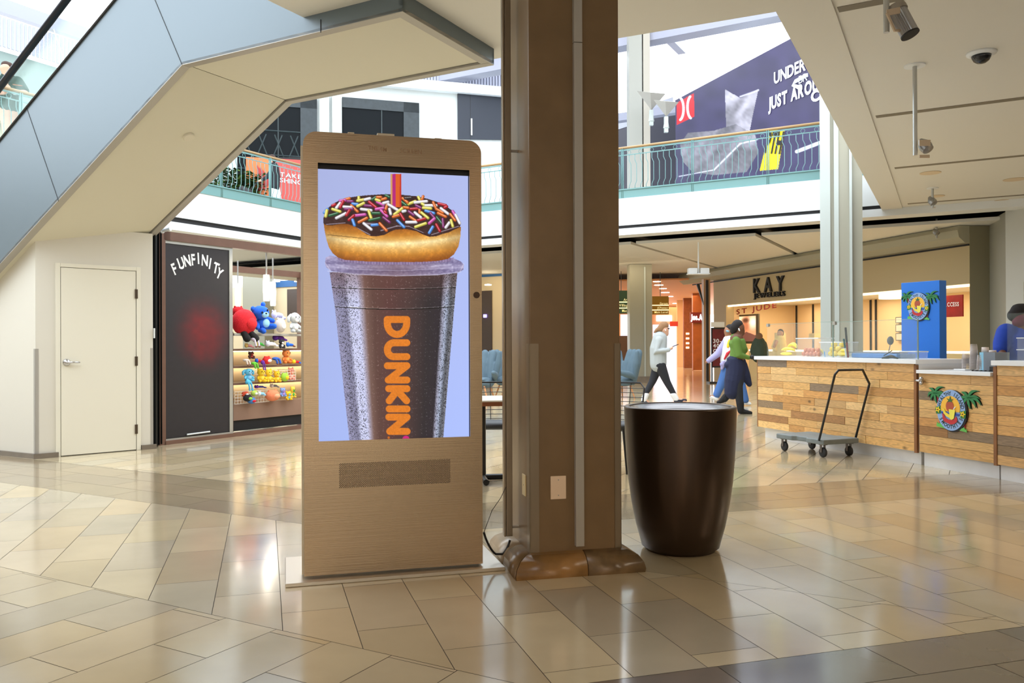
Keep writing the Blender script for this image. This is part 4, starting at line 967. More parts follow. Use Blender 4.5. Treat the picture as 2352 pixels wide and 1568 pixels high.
def boards(o, d, n, L_, z0, z1, nr, seed, parent, first=None):
    r = random.Random(seed); b = MB(); gr = []; h = (z1-z0)/nr
    for k in range(nr):
        x = 0; zz = z1-(k+1)*h
        while x < L_-.01:
            l = r.uniform(.28, 1.05); l = L_-x if x+l > L_-.16 else l
            c = r.choice(PC) if r.random() > .16 else r.choice(PD)
            if first and k == 0 and x == 0: c = (128, 112, 96); l = first
            t = r.uniform(.95, 1.05); b.col(tuple(int(min(255, q*t)) for q in c)); dep = r.uniform(0, .004)
            b.box(o+d*(x+.0015)+ZUP*(zz+.0015)-n*dep, d*(l-.003), n*.018, ZUP*(h-.003))
            gx, gy = r.uniform(0, 40), r.uniform(0, 40)
            for (i, (a, c2)) in enumerate([(0, 0), (1, 0), (1, 0), (0, 0), (0, 1), (1, 1), (1, 1), (0, 1)]): gr.append((gx+a*l, gy+c2*h, 0))
            x += l
    o_ = obj('board_front', b, M_wood, parent)
    at = o_.data.attributes.new('grain', 'FLOAT_VECTOR', 'POINT'); at.data.foreach_set('vector', np.array(gr, np.float32).ravel())
    return o_
f1 = k1-nQ*OF
def QV(x, y): return V(x, y, f1, dQ)
sa = (QV(1741, 900)-f1)@dQ; sb = (QV(2100, 900)-f1)@dQ; se = (QV(2106, 900)-f1)@dQ
zlow = QV(2099.6, 1036.7)[2]; zlow = (zlow+QV(1741.5, 979)[2])/2
ztop = (QV(1741, 816.8)[2]+QV(2101, 826.4)[2])/2
def QP(s, z, n=0.0): return f1+dQ*s+ZUP*z+nQ*n
stand = thing('counter', 'long pine-board smoothie counter with white top, left section behind the trolley', 'counter', QP((sa+sb)/2, 0, .3)*[1, 1, 0])
boards(QP(sa, 0), dQ, nQ, sb-sa, zlow, ztop-.045, 10, 5, stand, .62)
obj('carcass', MB().box(QP(sa, zlow, .02), dQ*(se-sa), nQ*.62, ZUP*(ztop-.045-zlow)), M_top, stand)
obj('edge_post', MB().box(QP(sb, zlow-.012, -.006), dQ*(se-sb), nQ*.03, ZUP*(ztop-.045-zlow)).box(QP(sa-.015, zlow, -.004), dQ*.015, nQ*.6, ZUP*(ztop-.045-zlow)), M_wedge, stand)
obj('worktop', MB().box(QP(sa-.03, ztop-.045, -.04), dQ*(se-sa+.06), nQ*.70, ZUP*.045), M_top, stand, bevel=.003)
obj('kick_plate', MB().box(QP(.02, 0, OF), dQ*(se-.06), nQ*.5, ZUP*zlow), M_kick, stand)
# second section: lower, with latch and sign
s2a = se+.03; p23 = QV(2283, 900); s2b = (V(2283, 950, f1, dQ)-f1)@dQ
z2top = QP(0, 0)[2]+(QV(2111, 850.8)[2]+QV(2278, 853)[2])/2
lowc = thing('counter', 'lower pine counter gate with white top, latch and oval smoothie sign', 'counter', QP((s2a+s2b)/2, 0, .3)*[1, 1, 0])
z2low = QV(2281, 1063.5)[2]*.5+QV(2110, 1037)[2]*.5
boards(QP(s2a, 0), dQ, nQ, s2b-s2a, z2low, z2top-.035, 9, 11, lowc)
obj('carcass', MB().box(QP(s2a, z2low, .02), dQ*(s2b-s2a), nQ*.55, ZUP*(z2top-.035-z2low)), M_top, lowc)
obj('worktop', MB().box(QP(s2a-.01, z2top-.035, -.03), dQ*(s2b-s2a), nQ*.66, ZUP*.035), M_top, lowc, bevel=.003)
obj('kick_plate', MB().box(QP(s2a, 0, OF-.03), dQ*(s2b-s2a), nQ*.5, ZUP*z2low), M_kick, lowc)
lp = QV(2118, 874)
obj('latch', MB().tube([lp-dQ*.06-nQ*.03, lp-nQ*.035], .012, 8).ball(lp-nQ*.035+dQ*.02, (.035, .02, .018), 10).ball(lp-nQ*.035+dQ*.025+ZUP*.02, .022, 10).ball(lp-nQ*.04+dQ*.03-ZUP*.022, .02, 10), M_ch, lowc, smooth=True)
# third section
s3a = s2b+.035; z3top = QV(2283, 827.5)[2]
hic = thing('counter', 'tall pine counter section with white top at the right edge of the picture', 'counter', QP(s3a+.9, 0, .3)*[1, 1, 0])
L3 = 2.4; z3low = QV(2300, 1068)[2]
boards(QP(s3a, 0), dQ, nQ, L3, z3low, z3top-.045, 10, 21, hic)
obj('edge_post', MB().box(QP(s3a-.033, z3low-.01, -.01), dQ*.033, nQ*.04, ZUP*(z3top-.045-z3low)), M_wedge, hic)
obj('carcass', MB().box(QP(s3a, z3low, .02), dQ*L3, nQ*.62, ZUP*(z3top-.045-z3low)), M_top, hic)
obj('worktop', MB().box(QP(s3a-.03, z3top-.045, -.04), dQ*(L3+.03), nQ*.70, ZUP*.045), M_top, hic, bevel=.003)
obj('kick_plate', MB().box(QP(s3a-.01, 0, OF-.04), dQ*L3, nQ*.5, ZUP*z3low), M_kick, hic)
# glass screens
M_gl = glassmat('counter_glass', (216, 232, 226), .05)
def gscreen(xa, xb_, ya, label, par=None):
    a, b = QV(xa, 830), QV(xb_, 830); sa_, sb2 = (a-f1)@dQ, (b-f1)@dQ; zt = QV(xa, ya)[2]
    t = thing('glass_screen', label, 'glass screen', QP((sa_+sb2)/2, ztop, .02), 'counter glass screens')
    obj('pane', MB().box(QP(sa_, ztop+.001, .02), dQ*(sb2-sa_-.01), nQ*.008, ZUP*(zt-ztop)), M_gl, t)
    obj('edge', MB().box(QP(sb2-.012, ztop+.001, .018), dQ*.006, nQ*.012, ZUP*(zt-ztop)).box(QP(sa_, zt, .018), dQ*(sb2-sa_-.01), nQ*.012, ZUP*.004), mat('glass_edge', (150, 176, 168), .2), t)
    cl_ = QP(sa_, zt-.03, .01); obj('clip', MB().box(cl_, dQ*.04, nQ*.03, ZUP*.04), M_trim, t)
gscreen(1759, 1911, 745, 'left glass screen on the long counter in front of the fruit tubs')
gscreen(1911, 2106, 740, 'right glass screen on the long counter in front of the blue tower')
gs = thing('glass_screen', 'glass screen on the right-hand counter in front of the worker in blue', 'glass screen', QP(s3a+.1, z3top, .02), 'counter glass screens')
gz0 = (V(2310, 900, f1, dQ)-f1)@dQ
obj('pane', MB().box(QP(gz0, z3top+.001, .02), dQ*1.2, nQ*.008, ZUP*(V(2310, 720, f1, dQ)[2]-z3top)), M_gl, gs)
# ---- blue tower behind
M_bt = mat('tower_blue', (36, 120, 222), .35)
tY = 9.9; ta = Y(2070, 700, tY); tb_ = Y(2158, 700, 9.46); dT = un(tb_-ta); nT = np.array([-dT[1], dT[0], 0]); TW = np.linalg.norm((tb_-ta)[:2]); tzt = (V(2070, 650, ta, dT)[2]+V(2158, 643, ta, dT)[2])/2
tower = thing('sign_tower', 'bright blue square tower with oval palm sign behind the smoothie counter', 'tower', vz(ta+dT*TW/2, 0))
sdp = V(2178, 700, vz(ta+dT*TW, 0), un(ray(2178, 700)+0)) if False else None
obj('tower_body', MB().box(vz(ta, 0), dT*TW, nT*.125, ZUP*tzt), M_bt, tower, bevel=.004)
obj('tower_seam', MB().box(vz(ta, 0)+dT*(TW*.42)-nT*.001, dT*.004, nT*.001, ZUP*(tzt*.86)), mat('seam_dark', (20, 60, 110), .5), tower)
# side towards the viewer's right, seen as a narrow dark blue face
dS2 = un(np.array([.30, .95, 0])); 

# ---- the oval sign, drawn in the picture units of the close-up and scaled
def sign(frame, label, group='oval palm tree smoothie signs'):
    """frame(x, y, d): x right, y down in sign units, d out of the wall in metres"""
    t = thing('shop_sign', label, 'sign', frame(960, 1080, 0), group)
    K = lambda n, pts, rgb, d, th=.006: obj(n, MB().prism([frame(x, y, d) for x, y in pts], frame(0, 0, d+th)-frame(0, 0, d)), mat('sign_'+n+str(rgb[0]), rgb, .4), t)
    E_ = lambda cx, cy, rx, ry, n=40: [(cx+rx*math.cos(2*math.pi*i/n), cy+ry*math.sin(2*math.pi*i/n)) for i in range(n)]
    def frond(cx, cy, tip, ctrl, w_):
        a = []; b = []
        for i in range(9):
            u = i/8; x = (1-u)**2*cx+2*u*(1-u)*ctrl[0]+u*u*tip[0]; y = (1-u)**2*cy+2*u*(1-u)*ctrl[1]+u*u*tip[1]
            dx = 2*(1-u)*(ctrl[0]-cx)+2*u*(tip[0]-ctrl[0]); dy = 2*(1-u)*(ctrl[1]-cy)+2*u*(tip[1]-ctrl[1]); l = math.hypot(dx, dy); ww = w_*math.sin(math.pi*min(.97, .12+u*.88))
            a.append((x-dy/l*ww, y+dx/l*ww)); b.append((x+dy/l*ww, y-dx/l*ww))
        return a+b[::-1]
    def palm(cx, cy, sc):
        F_ = [((-130, -90), (-60, -110)), ((-150, 80), (-130, -50)), ((-90, 140), (-80, 30)), ((40, 190), (-10, 80)), ((190, -130), (40, -150)), ((210, 0), (110, -60)), ((140, 160), (100, 20)), ((230, 110), (170, -30))]
        for nm, rgb, d, ex in (('palm_shadow', (24, 34, 30), -.0, 10), ('palm_leaf', (44, 128, 74), .014, 0)):
            b = MB()
            for tp, ct_ in F_:
                pts = frond(cx, cy, (cx+tp[0]*sc+(ex), cy+tp[1]*sc+ex*.8), (cx+ct_[0]*sc, cy+ct_[1]*sc), 24*sc+ex*.6)
                k = len(pts); vs = [frame(x, y, d+.007) for x, y in pts]; h2 = k//2
                vs2 = [frame(x, y, d) for x, y in pts]
                b.add(vs+vs2, [(i, i+1, k-2-i, k-1-i) for i in range(h2-1)]+[(i, (i+1) % k, k+(i+1) % k, k+i) for i in range(k)])
            obj(nm, b, mat('sign_'+nm, rgb, .4), t)
    palm(610, 430, .93); palm(1260, 470, 1.0)
    K('trunk', [(640, 480), (665, 480), (730, 980), (690, 980)], (170, 50, 60), .006); K('trunk', [(1205, 520), (1225, 520), (1190, 1000), (1140, 1000)], (170, 50, 60), .006)
    K('oval_back', E_(958, 722, 288, 372), (26, 28, 34), 0, .018)
    K('grass', [(640, 1020), (650, 950), (690, 975), (720, 940), (745, 985), (800, 960), (820, 1050)], (104, 190, 88), .012)
    K('grass', [(1080, 1050), (1110, 985), (1150, 1010), (1175, 985), (1200, 1030), (1225, 1015), (1230, 1072)], (104, 190, 88), .012)
    K('oval_ring', E_(935, 710, 276, 362), (144, 176, 224), .018)
    E_2 = E_(932, 668, 186, 212); K('sunset', [p for p in E_2 if p[1] < 760]+[], (246, 190, 66), .025, .003)
    K('sea', [(748, 745), (1118, 765), (1100, 800), (770, 790)], (34, 70, 160), .028, .002)
    K('berries', [(780, 790), (800, 770), (840, 850), (900, 880), (1000, 870), (1050, 810), (1075, 860), (1060, 910), (1000, 950), (940, 962), (880, 940), (820, 920), (790, 880)], (196, 50, 54), .029, .003)
    K('pineapple', E_(928, 640, 76, 104, 20), (178, 82, 54), .030, .002)
    K('crown', [(940, 455), (955, 520), (1000, 510), (960, 545), (985, 570), (935, 556), (880, 572), (905, 540), (868, 500), (920, 520)], (50, 104, 60), .031, .002)
    K('banana', [(790, 680), (820, 690), (850, 750), (930, 790), (935, 850), (860, 820), (810, 770)], (240, 216, 70), .032, .003)
    K('glass_cup', [(918, 690), (1040, 700), (1012, 850), (965, 880), (938, 860)], (240, 230, 90), .034, .003)
    K('drink_straw', [(1000, 690), (1030, 640), (1062, 640), (1040, 655), (1015, 692)], (240, 244, 240), .036, .002)
    for cx, cy in ((690, 715), (1172, 760)):
        K('leaf', [(cx-60, cy-40), (cx+60, cy-70), (cx+50, cy+70), (cx-40, cy+80)], (48, 120, 60), .024, .003)
        K('blossom', [(cx+ (58 if i % 2 == 0 else 26)*math.cos(i*math.pi/5), cy+(62 if i % 2 == 0 else 28)*math.sin(i*math.pi/5)) for i in range(10)], (250, 220, 50), .028, .003)
        K('blossom_centre', E_(cx, cy, 14, 14, 10), (120, 50, 20), .032, .002)
    def arc_text(s, cx, cy, rx, ry, a0, a1, size, flip):
        b = MB(); n = len(s)
        for i, ch in enumerate(s):
            if ch == ' ': continue
            vs, fs = glyph(ch, .03, 0); mx = (vs[:, 0].min()+vs[:, 0].max())/2; a = math.radians(a0+(a1-a0)*i/(n-1)); x0, y0 = cx+rx*math.cos(a), cy-ry*math.sin(a)
            tx, ty = -rx*math.sin(a), -ry*math.cos(a); l = math.hypot(tx, ty); tx, ty = tx/l, ty/l
            if not flip: tx, ty = -tx, -ty
            ux, uy = ty, -tx       # up
            b.add([frame(x0+(v[0]-mx)*size*.8*tx+(v[1]-.35)*size*ux, y0+(v[0]-mx)*size*.8*ty+(v[1]-.35)*size*uy, .0245) for v in vs], fs)
        obj('lettering', b, mat('sign_ink', (24, 44, 40), .5), t)
    arc_text('HEALTHY ISLAND', 935, 710, 234, 300, 163, 13, 96, False)
    arc_text('SMOOTHIES', 935, 690, 232, 312, 217, 328, 92, True)
    return t
# anchor on the gate: (450..1490) wide in close-up units, 8.647 units per picture pixel
def gate_frame(x, y, d):
    return GA+dQ*(x-960)*GS*1.12-ZUP*(y-720)*GS*1.0-nQ*d
GA = QV(2080+960/8.647, 860+720/8.647); GS = np.linalg.norm(GA-CAM)/F/8.647*.985
sign(gate_frame, 'oval palm tree smoothie sign on the front of the pine counter gate')
TA = V(2040+423/6.03, 620+505/6.03, ta, dT); TS = np.linalg.norm(TA-CAM)/F/8.647*(340/6.03)/(720/8.647)
def tower_frame(x, y, d): return TA+dT*(x-935)*TS*1.08-ZUP*(y-710)*TS-nT*(d*.6+.001)
sign(tower_frame, 'oval palm tree smoothie sign high on the bright blue tower')
# ---- things on the counters
def QD(x, y, dn):      # a point on a plane dn metres behind the board front
    return V(x, y, f1+nQ*dn, dQ)
def on(x, dn, z): p = QD(x, 820, dn); return np.array([p[0], p[1], z])
M_tub = glassmat('tub_plastic', (225, 228, 232), .13)
def tub(xl, xr, ytop, dn, label, depth=.24, ztp=None, z0=None):
    z0 = ztop if z0 is None else z0
    a, b = on(xl, dn, z0), on(xr, dn, z0); w_ = np.linalg.norm(b-a); zt = QD(xl, ytop, dn)[2]
    t = thing('plastic_tub', label, 'tub', a+dQ*w_/2+nQ*depth/2); i = .012; b_ = MB()
    lo = [a+dQ*i, a+dQ*(w_-i), a+dQ*(w_-i)+nQ*depth, a+dQ*i+nQ*depth]; hi = [vz(a, zt), vz(b, zt), vz(b+nQ*depth, zt), vz(a+nQ*depth, zt)]
    k = [p+ZUP*.002 for p in lo]; b_.add(k+hi, [(3, 2, 1, 0), (0, 1, 5, 4), (1, 2, 6, 5), (2, 3, 7, 6), (3, 0, 4, 7)]); obj('tub_body', b_, M_tub, t)
    rm = MB()
    for p, q_ in zip(hi, hi[1:]+hi[:1]): rm.tube([p, q_], .006, 6)
    obj('rim', rm, mat('tub_rim', (228, 232, 236), .4), t)
    return a, w_, zt
r = random.Random(4)
a, w_, zt = tub(1828, 1880, 777, .16, 'large clear tub of small orange fruit on the long counter')
n_o = 0
for (fx, fy, fz) in [(.14, .1, 0), (.32, .1, 0), (.5, .1, 0), (.68, .1, 0), (.86, .1, 0), (.24, .3, 0), (.45, .3, 0), (.7, .3, 0), (.2, .14, 1), (.38, .14, 1), (.56, .12, 1), (.76, .16, 1)]:
    rr = .030; c = a+dQ*(w_*fx*.92+w_*.03)+nQ*(.04+fy*.3)+ZUP*(.006+rr+fz*.045)
    o = single('apricot', MB().ball(c, rr, 14), mat('apricot_skin', (222, 130, 84), .55, noise=.12), 'small orange fruit heaped in the large clear tub', 'fruit', 'orange fruit in the large tub', smooth=True)
a, w_, zt = tub(1882, 1933, 786, .18, 'clear tub of yellow lemons on the long counter')
for (fx, fy, fz) in [(.3, .1, 0), (.5, .1, 0), (.72, .1, 0), (.35, .12, 1), (.62, .12, 1), (.42, .12, 2), (.78, .12, 2), (.55, .5, 0), (.3, .5, 1)]:
    rr = .036; c = a+dQ*(w_*fx)+nQ*(.05+fy*.2)+ZUP*(.008+rr+fz*.055)
    single('lemon', MB().lathe(c-dQ*rr*1.2, [(0, 0), (.012, .004), (.026, .018), (.036, .042), (.026, .068), (.012, .08), (.006, .086), (0, .088)], 14, dQ+nQ*.3), mat('lemon_skin', (236, 206, 40), .45), 'yellow lemon piled in the smaller clear tub', 'lemon', 'lemons in the smaller tub', smooth=True)
def banana(P, ln, bend, d, label):
    b = MB(); pts = [P+d*ln*(t-.5)+ZUP*(bend*(1-(2*t-1)**2)) for t in [i/8 for i in range(9)]]
    b.tube(pts, [.004, .013, .018, .02, .02, .02, .018, .013, .005], 8); return single('banana', b, mat('banana_skin', (238, 216, 60), .5), label, 'banana', 'bananas on the counter', smooth=True)
for i, (x, y, dn, ln, bend) in enumerate([(1806, 812, .14, .24, .0), (1808, 804, .17, .24, .02), (1814, 806, .2, .22, .03), (1819, 800, .23, .2, .05), (1822, 798, .26, .18, .05), (1884, 812, .3, .12, .04)]):
    p = QD(x, y, dn); banana(np.array([p[0], p[1], max(p[2], ztop+.021)]), ln, bend, dQ, 'yellow banana in the bunch left of the large fruit tub' if i < 5 else 'yellow banana between the two fruit tubs')
for i, (x, y) in enumerate([(1937, 814), (1939, 806)]):
    p = QD(x, y, .2); banana(np.array([p[0], p[1], max(p[2], ztop+.021)]), .16, .01, dQ, 'yellow banana just right of the lemon tub')
def stick(xb, yb, xt, yt, dn, r1, c1, c2, label):
    a, b = QD(xb, yb, dn), QD(xt, yt, dn); a = vz(a, ztop+.003); t = thing('utensil', label, 'utensil', a)
    obj('blade', MB().tube([a, a*.5+b*.5], r1, 8), mat('ut'+str(c1[0]), c1, .4), t); obj('grip', MB().tube([a*.5+b*.5, b], r1*1.15, 8), mat('ug'+str(c2[0]), c2, .4), t)
stick(1948, 818, 1942, 752, .13, .011, (120, 20, 40), (40, 40, 48), 'tall dark red stick with black grip standing on the long counter')
stick(1944, 818, 1938, 778, .11, .010, (210, 220, 220), (20, 80, 90), 'white stick with teal grip beside the tall red one')
stick(1895, 818, 1893, 807, .09, .004, (60, 140, 210), (61, 150, 220), 'small blue pen in front of the lemon tub')
# blue lidded trays, dark tool and mesh ladle further along
M_tray = mat('tray_blue', (96, 140, 196), .4)
p = on(1955, .25, ztop+.002); q_ = on(2060, .25, ztop+.002); lw = np.linalg.norm(q_-p)
single('ice_tray', MB().box(p, dQ*lw, nQ*.26, ZUP*.05), M_tray, 'shallow blue tray on the long counter in front of the blue tower', 'tray', bevel=.01)
p = on(1965, .1, ztop+.053); single('tray_lid', MB().box(on(1950, .27, ztop+.055), dQ*lw*.95, nQ*.22, ZUP*.012), mat('lid_grey', (150, 158, 168), .3), 'grey flat lid lying over the blue tray', 'lid')
p = on(2030, .08, ztop+.002); single('bag_sealer', MB().tube([p, p+dQ*.1+ZUP*.025, p+dQ*.2+ZUP*.005], [.03, .03, .012], 8, flat=.6).tube([p+ZUP*.03, p+dQ*.12+ZUP*.085], .005, 6), mat('tool_black', (30, 32, 34), .4), 'black hand tool with steel lever lying at the right of the long counter', 'tool', smooth=True)
p = on(2062, .12, ztop+.002)
tub(2066, 2104, 807, .1, 'low clear tub at the right end of the long counter', .16)
lm = thing('strainer', 'grey mesh strainer standing behind the blue tray', 'strainer', on(2038, .4, ztop+.0))
c_ = QD(2045, 782, .4); obj('mesh_bowl', MB().ball(c_, (.04, .02, .05), 12), mat('mesh_grey', (120, 124, 124), .5), lm, smooth=True); obj('strainer_handle', MB().tube([c_-ZUP*.04, vz(c_-dQ*.03, ztop+.06)], .006, 6), M_ch, lm)
# paper cups and cartons behind the gate
M_cup = glassmat('cup_plastic', (236, 226, 222), .2)
def cups(x, ytop, ybot, dn, wpx, label, n):
    z0 = z2top; a = vz(QD(x, ybot, dn), z0+.001); zt = QD(x, ytop, dn)[2]; sc = np.linalg.norm(a-CAM)/F; r = wpx/2*sc
    t = thing('cup_stack', label, 'cups', a); b = MB(); h = zt-a[2]
    for i in range(n):
        zz = h*(.55*i/max(1, n-1)) if n > 1 else 0; hh = h*.45 if n > 1 else h
        b.lathe(a+ZUP*zz, [(r, 0), (r*.72, hh), (0, hh)], 18); b.lathe(a+ZUP*(zz), [(r*1.05, 0), (r*1.05, .006)], 18)
    obj('cups', b, M_cup, t, smooth=True)
cups(2218, 805, 848, .35, 14, 'shorter stack of clear upturned cups on the left of the two tall ones', 6)
cups(2237, 790, 850, .3, 16, 'tallest stack of clear upturned cups behind the gate', 8)
cups(2249, 815, 850, .22, 9, 'narrow stack of small clear cups right of the tallest stack', 5)
bx = vz(QD(2250, 850, .3), z2top+.001)
t = thing('carton', 'grey and blue carton with cups on top behind the gate', 'carton', bx)
hb = QD(2250, 809, .3)[2]-z2top
obj('carton_front', MB().box(bx, dQ*.045, nQ*.18, ZUP*hb), mat('carton_blue', (140, 196, 222), .5), t); obj('carton_side', MB().box(bx+dQ*.045, dQ*.13, nQ*.18, ZUP*hb), mat('carton_grey', (124, 130, 138), .5), t)
for x, yt, n, l in ((2263, 797, 4, 'stack of pale paper cups on the grey carton'), (2280, 804, 3, 'small stack of pale lids at the right of the grey carton')):
    c = vz(QD(x, 810, .36), z2top+hb+.001); hh = QD(x, yt, .36)[2]-c[2]; r = 7*np.linalg.norm(c-CAM)/F
    single('cup_stack', MB().lathe(c, [(r, 0), (r*.9, max(.02, hh)), (0, max(.02, hh))], 18), mat('paper_cup', (226, 214, 210), .5), l, 'cups', smooth=True)
c = vz(QD(2136, 848, .4), z2top+.001)
single('snack_bag', MB().hexa([c, c+dQ*.13, c+dQ*.13+nQ*.08, c+nQ*.08], [c+ZUP*.075+dQ*.01, c+dQ*.12+ZUP*.06, c+dQ*.12+nQ*.04+ZUP*.06, c+nQ*.04+ZUP*.075+dQ*.01]), mat('bag_gold', (190, 140, 40), .35, .3, noise=.3, nscale=20), 'crumpled gold bag beside the end of the long counter', 'bag')
c = vz(QD(2190, 850, .2), z2top+.001)
single('napkin_pad', MB().box(c, dQ*.14, nQ*.12, ZUP*.012), M_top, 'white folded cloth on the gate counter below the cups', 'cloth', bevel=.004)
single('cable_clutter', MB().tube([vz(QD(2232+i*5, 850, .1+.02*(i % 2)), z2top+.008) for i in range(10)], .006, 6), MATS['cable_black'], 'tangle of black cable on the gate counter', 'cable')
c = vz(QD(2272, 845, .12), z2top+.001); single('card_reader', MB().box(c, dQ*.06, nQ*.05, ZUP*.05), MATS['tool_black'], 'small black card reader at the right end of the gate counter', 'card reader', bevel=.004)
for i, (y0, lab) in enumerate(((830, 'lower clear tub of the pair at the right picture edge'), (808, 'upper clear tub stacked at the right picture edge'))):
    c = vz(QD(2336, 828, .1), z3top+.002+i*.105); t = thing('plastic_tub', lab, 'tub', c)
    obj('tub_body', MB().box(c, dQ*.3, nQ*.16, ZUP*.098), M_tub, t, bevel=.006); obj('rim', MB().box(c-dQ*.004-nQ*.004+ZUP*.092, dQ*.308, nQ*.168, ZUP*.008), MATS['tub_rim'], t)
# ================================================================ TROLLEY
M_tr = mat('trolley_grey', (116, 124, 124), .55, noise=.15); M_rub = mat('caster_rubber', (36, 36, 38), .6)
Wp = [G(1802, 1035), G(1890.5, 1050), G(1950, 1046.5), G(1865, 1031)]
tro = thing('platform_trolley', 'grey platform trolley with black folding handle in front of the pine counter', 'trolley', sum(Wp)/4)
dL = un(Wp[1]-Wp[0]); dM = np.array([-dL[1], dL[0], 0])
zd = Y(1890, 1005, Wp[1][1])[2]-.0
zd0 = .145; zd1 = .20
La = np.linalg.norm(Wp[1]-Wp[0]); Wi = abs((Wp[2]-Wp[1])@dM)
o_ = Wp[0]-dL*.06-dM*.07
deck = MB(); DLn, DWn = La+.14, Wi+.16
ol = [(0.0, 0), (.02, -.0), (DLn*.34, 0), (DLn*.40, .045), (DLn*.6, .045), (DLn*.66, 0), (DLn, 0), (DLn, DWn), (DLn*.66, DWn), (DLn*.6, DWn-.045), (DLn*.4, DWn-.045), (DLn*.34, DWn), (0, DWn)]
deck.prism([o_+dL*a+dM*b+ZUP*zd0 for a, b in ol], ZUP*(zd1-zd0)); obj('deck', deck, M_tr, tro, bevel=.01)
for i, p in enumerate(Wp):
    cs_ = obj('caster', MB().box(p-dL*.02-dM*.028+ZUP*.055, dL*.03, dM*.006, ZUP*.09).box(p-dL*.02+dM*.022+ZUP*.055, dL*.03, dM*.006, ZUP*.09).box(p-dL*.035-dM*.03+ZUP*.135, dL*.07, dM*.06, ZUP*.01), mat('caster_steel', (110, 106, 104), .4, .8), tro)
    obj('wheel', MB().lathe(p+ZUP*.055-dM*.018, [(.0, 0), (.03, 0), (.045, .004), (.055, .010), (.055, .026), (.045, .032), (.03, .036), (0, .036)], 24, dM), M_rub, cs_, smooth=True)
b1 = Wp[1]+dL*.03+ZUP*zd1; b2_ = Wp[2]+dL*.03; b2_ = b1+dM*((b2_-b1)@dM)
b1 = V(1881, 1002, b1, dM); b1 = vz(b1, zd1-.01); b2_ = V(1965, 996, b1, dM); b2_ = vz(b2_, zd1-.01)
h1_ = V(1917.5, 860, b1, dL); h2_ = V(1997, 881, b2_, dL); tl_ = (h1_-b1); tl2 = h2_-b2_
avg = (tl_/tl_[2]+tl2/tl2[2])/2
top1 = b1+avg*(h1_[2]-b1[2]); top2 = b2_+avg*(h2_[2]-b2_[2]); zt_h = Y(1925, 850, top1[1])[2]
c1 = b1+avg*(zt_h-b1[2])+dM*.035; c2 = b2_+avg*(zt_h-b2_[2])-dM*abs(.15)
obj('handle', MB().tube([b1, top1-avg*.01, top1+ZUP*.0, c1, (c1+c2)/2, c2, top2, top2-avg*.02, b2_], .0125, 10), mat('handle_black', (26, 27, 28), .35), tro, smooth=True)
# ================================================================ BALCONY RAILINGS
M_teal = mat('teal_paint', (108, 150, 150), .45); M_rail = mat('handrail_wood', (168, 136, 92), .35)
def unit_mesh(fn, name, m_):
    b = MB(); fn(b); me = bpy.data.meshes.new(name); me.from_pydata([tuple(p) for p in b.v], [], b.f); me.materials.append(m_); me.polygons.foreach_set('use_smooth', [True]*len(me.polygons)); return me
ZF = 4.80
def railing(Pa, d, L_, spacing, post_at, label):
    n = np.array([-d[1], d[0], 0]); t = thing('balcony_railing', label, 'railing', Pa+d*L_/2, 'teal balcony railings')
    b = MB(); b.tube([Pa+ZUP*1.24, Pa+d*L_+ZUP*1.24], .032, 8); obj('handrail', b, M_rail, t, smooth=True)
    obj('top_bar', MB().box(Pa-n*.01+ZUP*1.05, d*L_, n*.02, ZUP*.02).box(Pa-n*.012+ZUP*1.17, d*L_, n*.024, ZUP*.03), M_teal, t)
    obj('bottom_panel', MB().box(Pa-n*.02-ZUP*.02, d*L_, n*.03, ZUP*.24).box(Pa-n*.045+ZUP*.20, d*L_, n*.07, ZUP*.03), M_teal, t)
    bm_ = unit_mesh(lambda b: b.tube([-n*0+ZUP*.23, ZUP*.30+d*.0, ZUP*.40+d*.045, ZUP*.82+d*.045, ZUP*.92+d*.0, ZUP*1.05], .008, 5), 'baluster', M_teal)
    rm_ = unit_mesh(lambda b: b.tube([ZUP*(1.115+.045*math.sin(a))+d*.045*math.cos(a) for a in [2*math.pi*i/12 for i in range(13)]], .006, 4), 'ring', M_teal)
    pm_ = unit_mesh(lambda b: (b.box(-d*.025-n*.03-ZUP*.02, d*.012, n*.05, ZUP*1.24), b.box(d*.013-n*.03-ZUP*.02, d*.012, n*.05, ZUP*1.24)), 'post', M_teal)
    off = R(t['_o'])
    def put(nm, me, P):
        o = bpy.data.objects.new(nm, me); COL.objects.link(o); o.parent = t; o.location = tuple(P-off)
    for s in post_at: put('post', pm_, Pa+d*s)
    k = int(L_/spacing)
    for i in range(k):
        s = (i+.5)*spacing
        if min([abs(s-q) for q in post_at]+[9]) < .05: continue
        put('baluster', bm_, Pa+d*s)
        if i % 2 == 0: put('ring', rm_, Pa+d*s)
    return t
# right-hand run: post positions taken where the posts stand
Pr = W(-9.2, FAR+.05, ZF)
pp = [(V(x, 420, Pr, D2)-Pr)@D2 for x in (1147, 1430, 1591, 1764)]
Lr = (V(1890, 420, Pr, D2)-Pr)@D2+2.0
railing(Pr, D2, Lr, .145, [p for p in pp if 0 < p < Lr]+[(pp[3]*2-pp[2])], 'teal railing with wooden handrail on the balcony right of the brown column')
Pl = W(XL+.0, 6.6, ZF); Ll = FAR-.1-6.6
ppl = [(V(x, 450, Pl, D1)-Pl)@D1 for x in (48, 508, 620)]
railing(Pl, D1, Ll, .135, ppl+[ppl[1]*2-ppl[2], ppl[0]+2.3], 'teal railing with wooden handrail on the left balcony above the toy booth')
railing(W(XL+.1, FAR+.05, ZF), D2, 6.2, .16, [1.6, 3.3, 5.0], 'teal railing on the back balcony behind the screen kiosk')
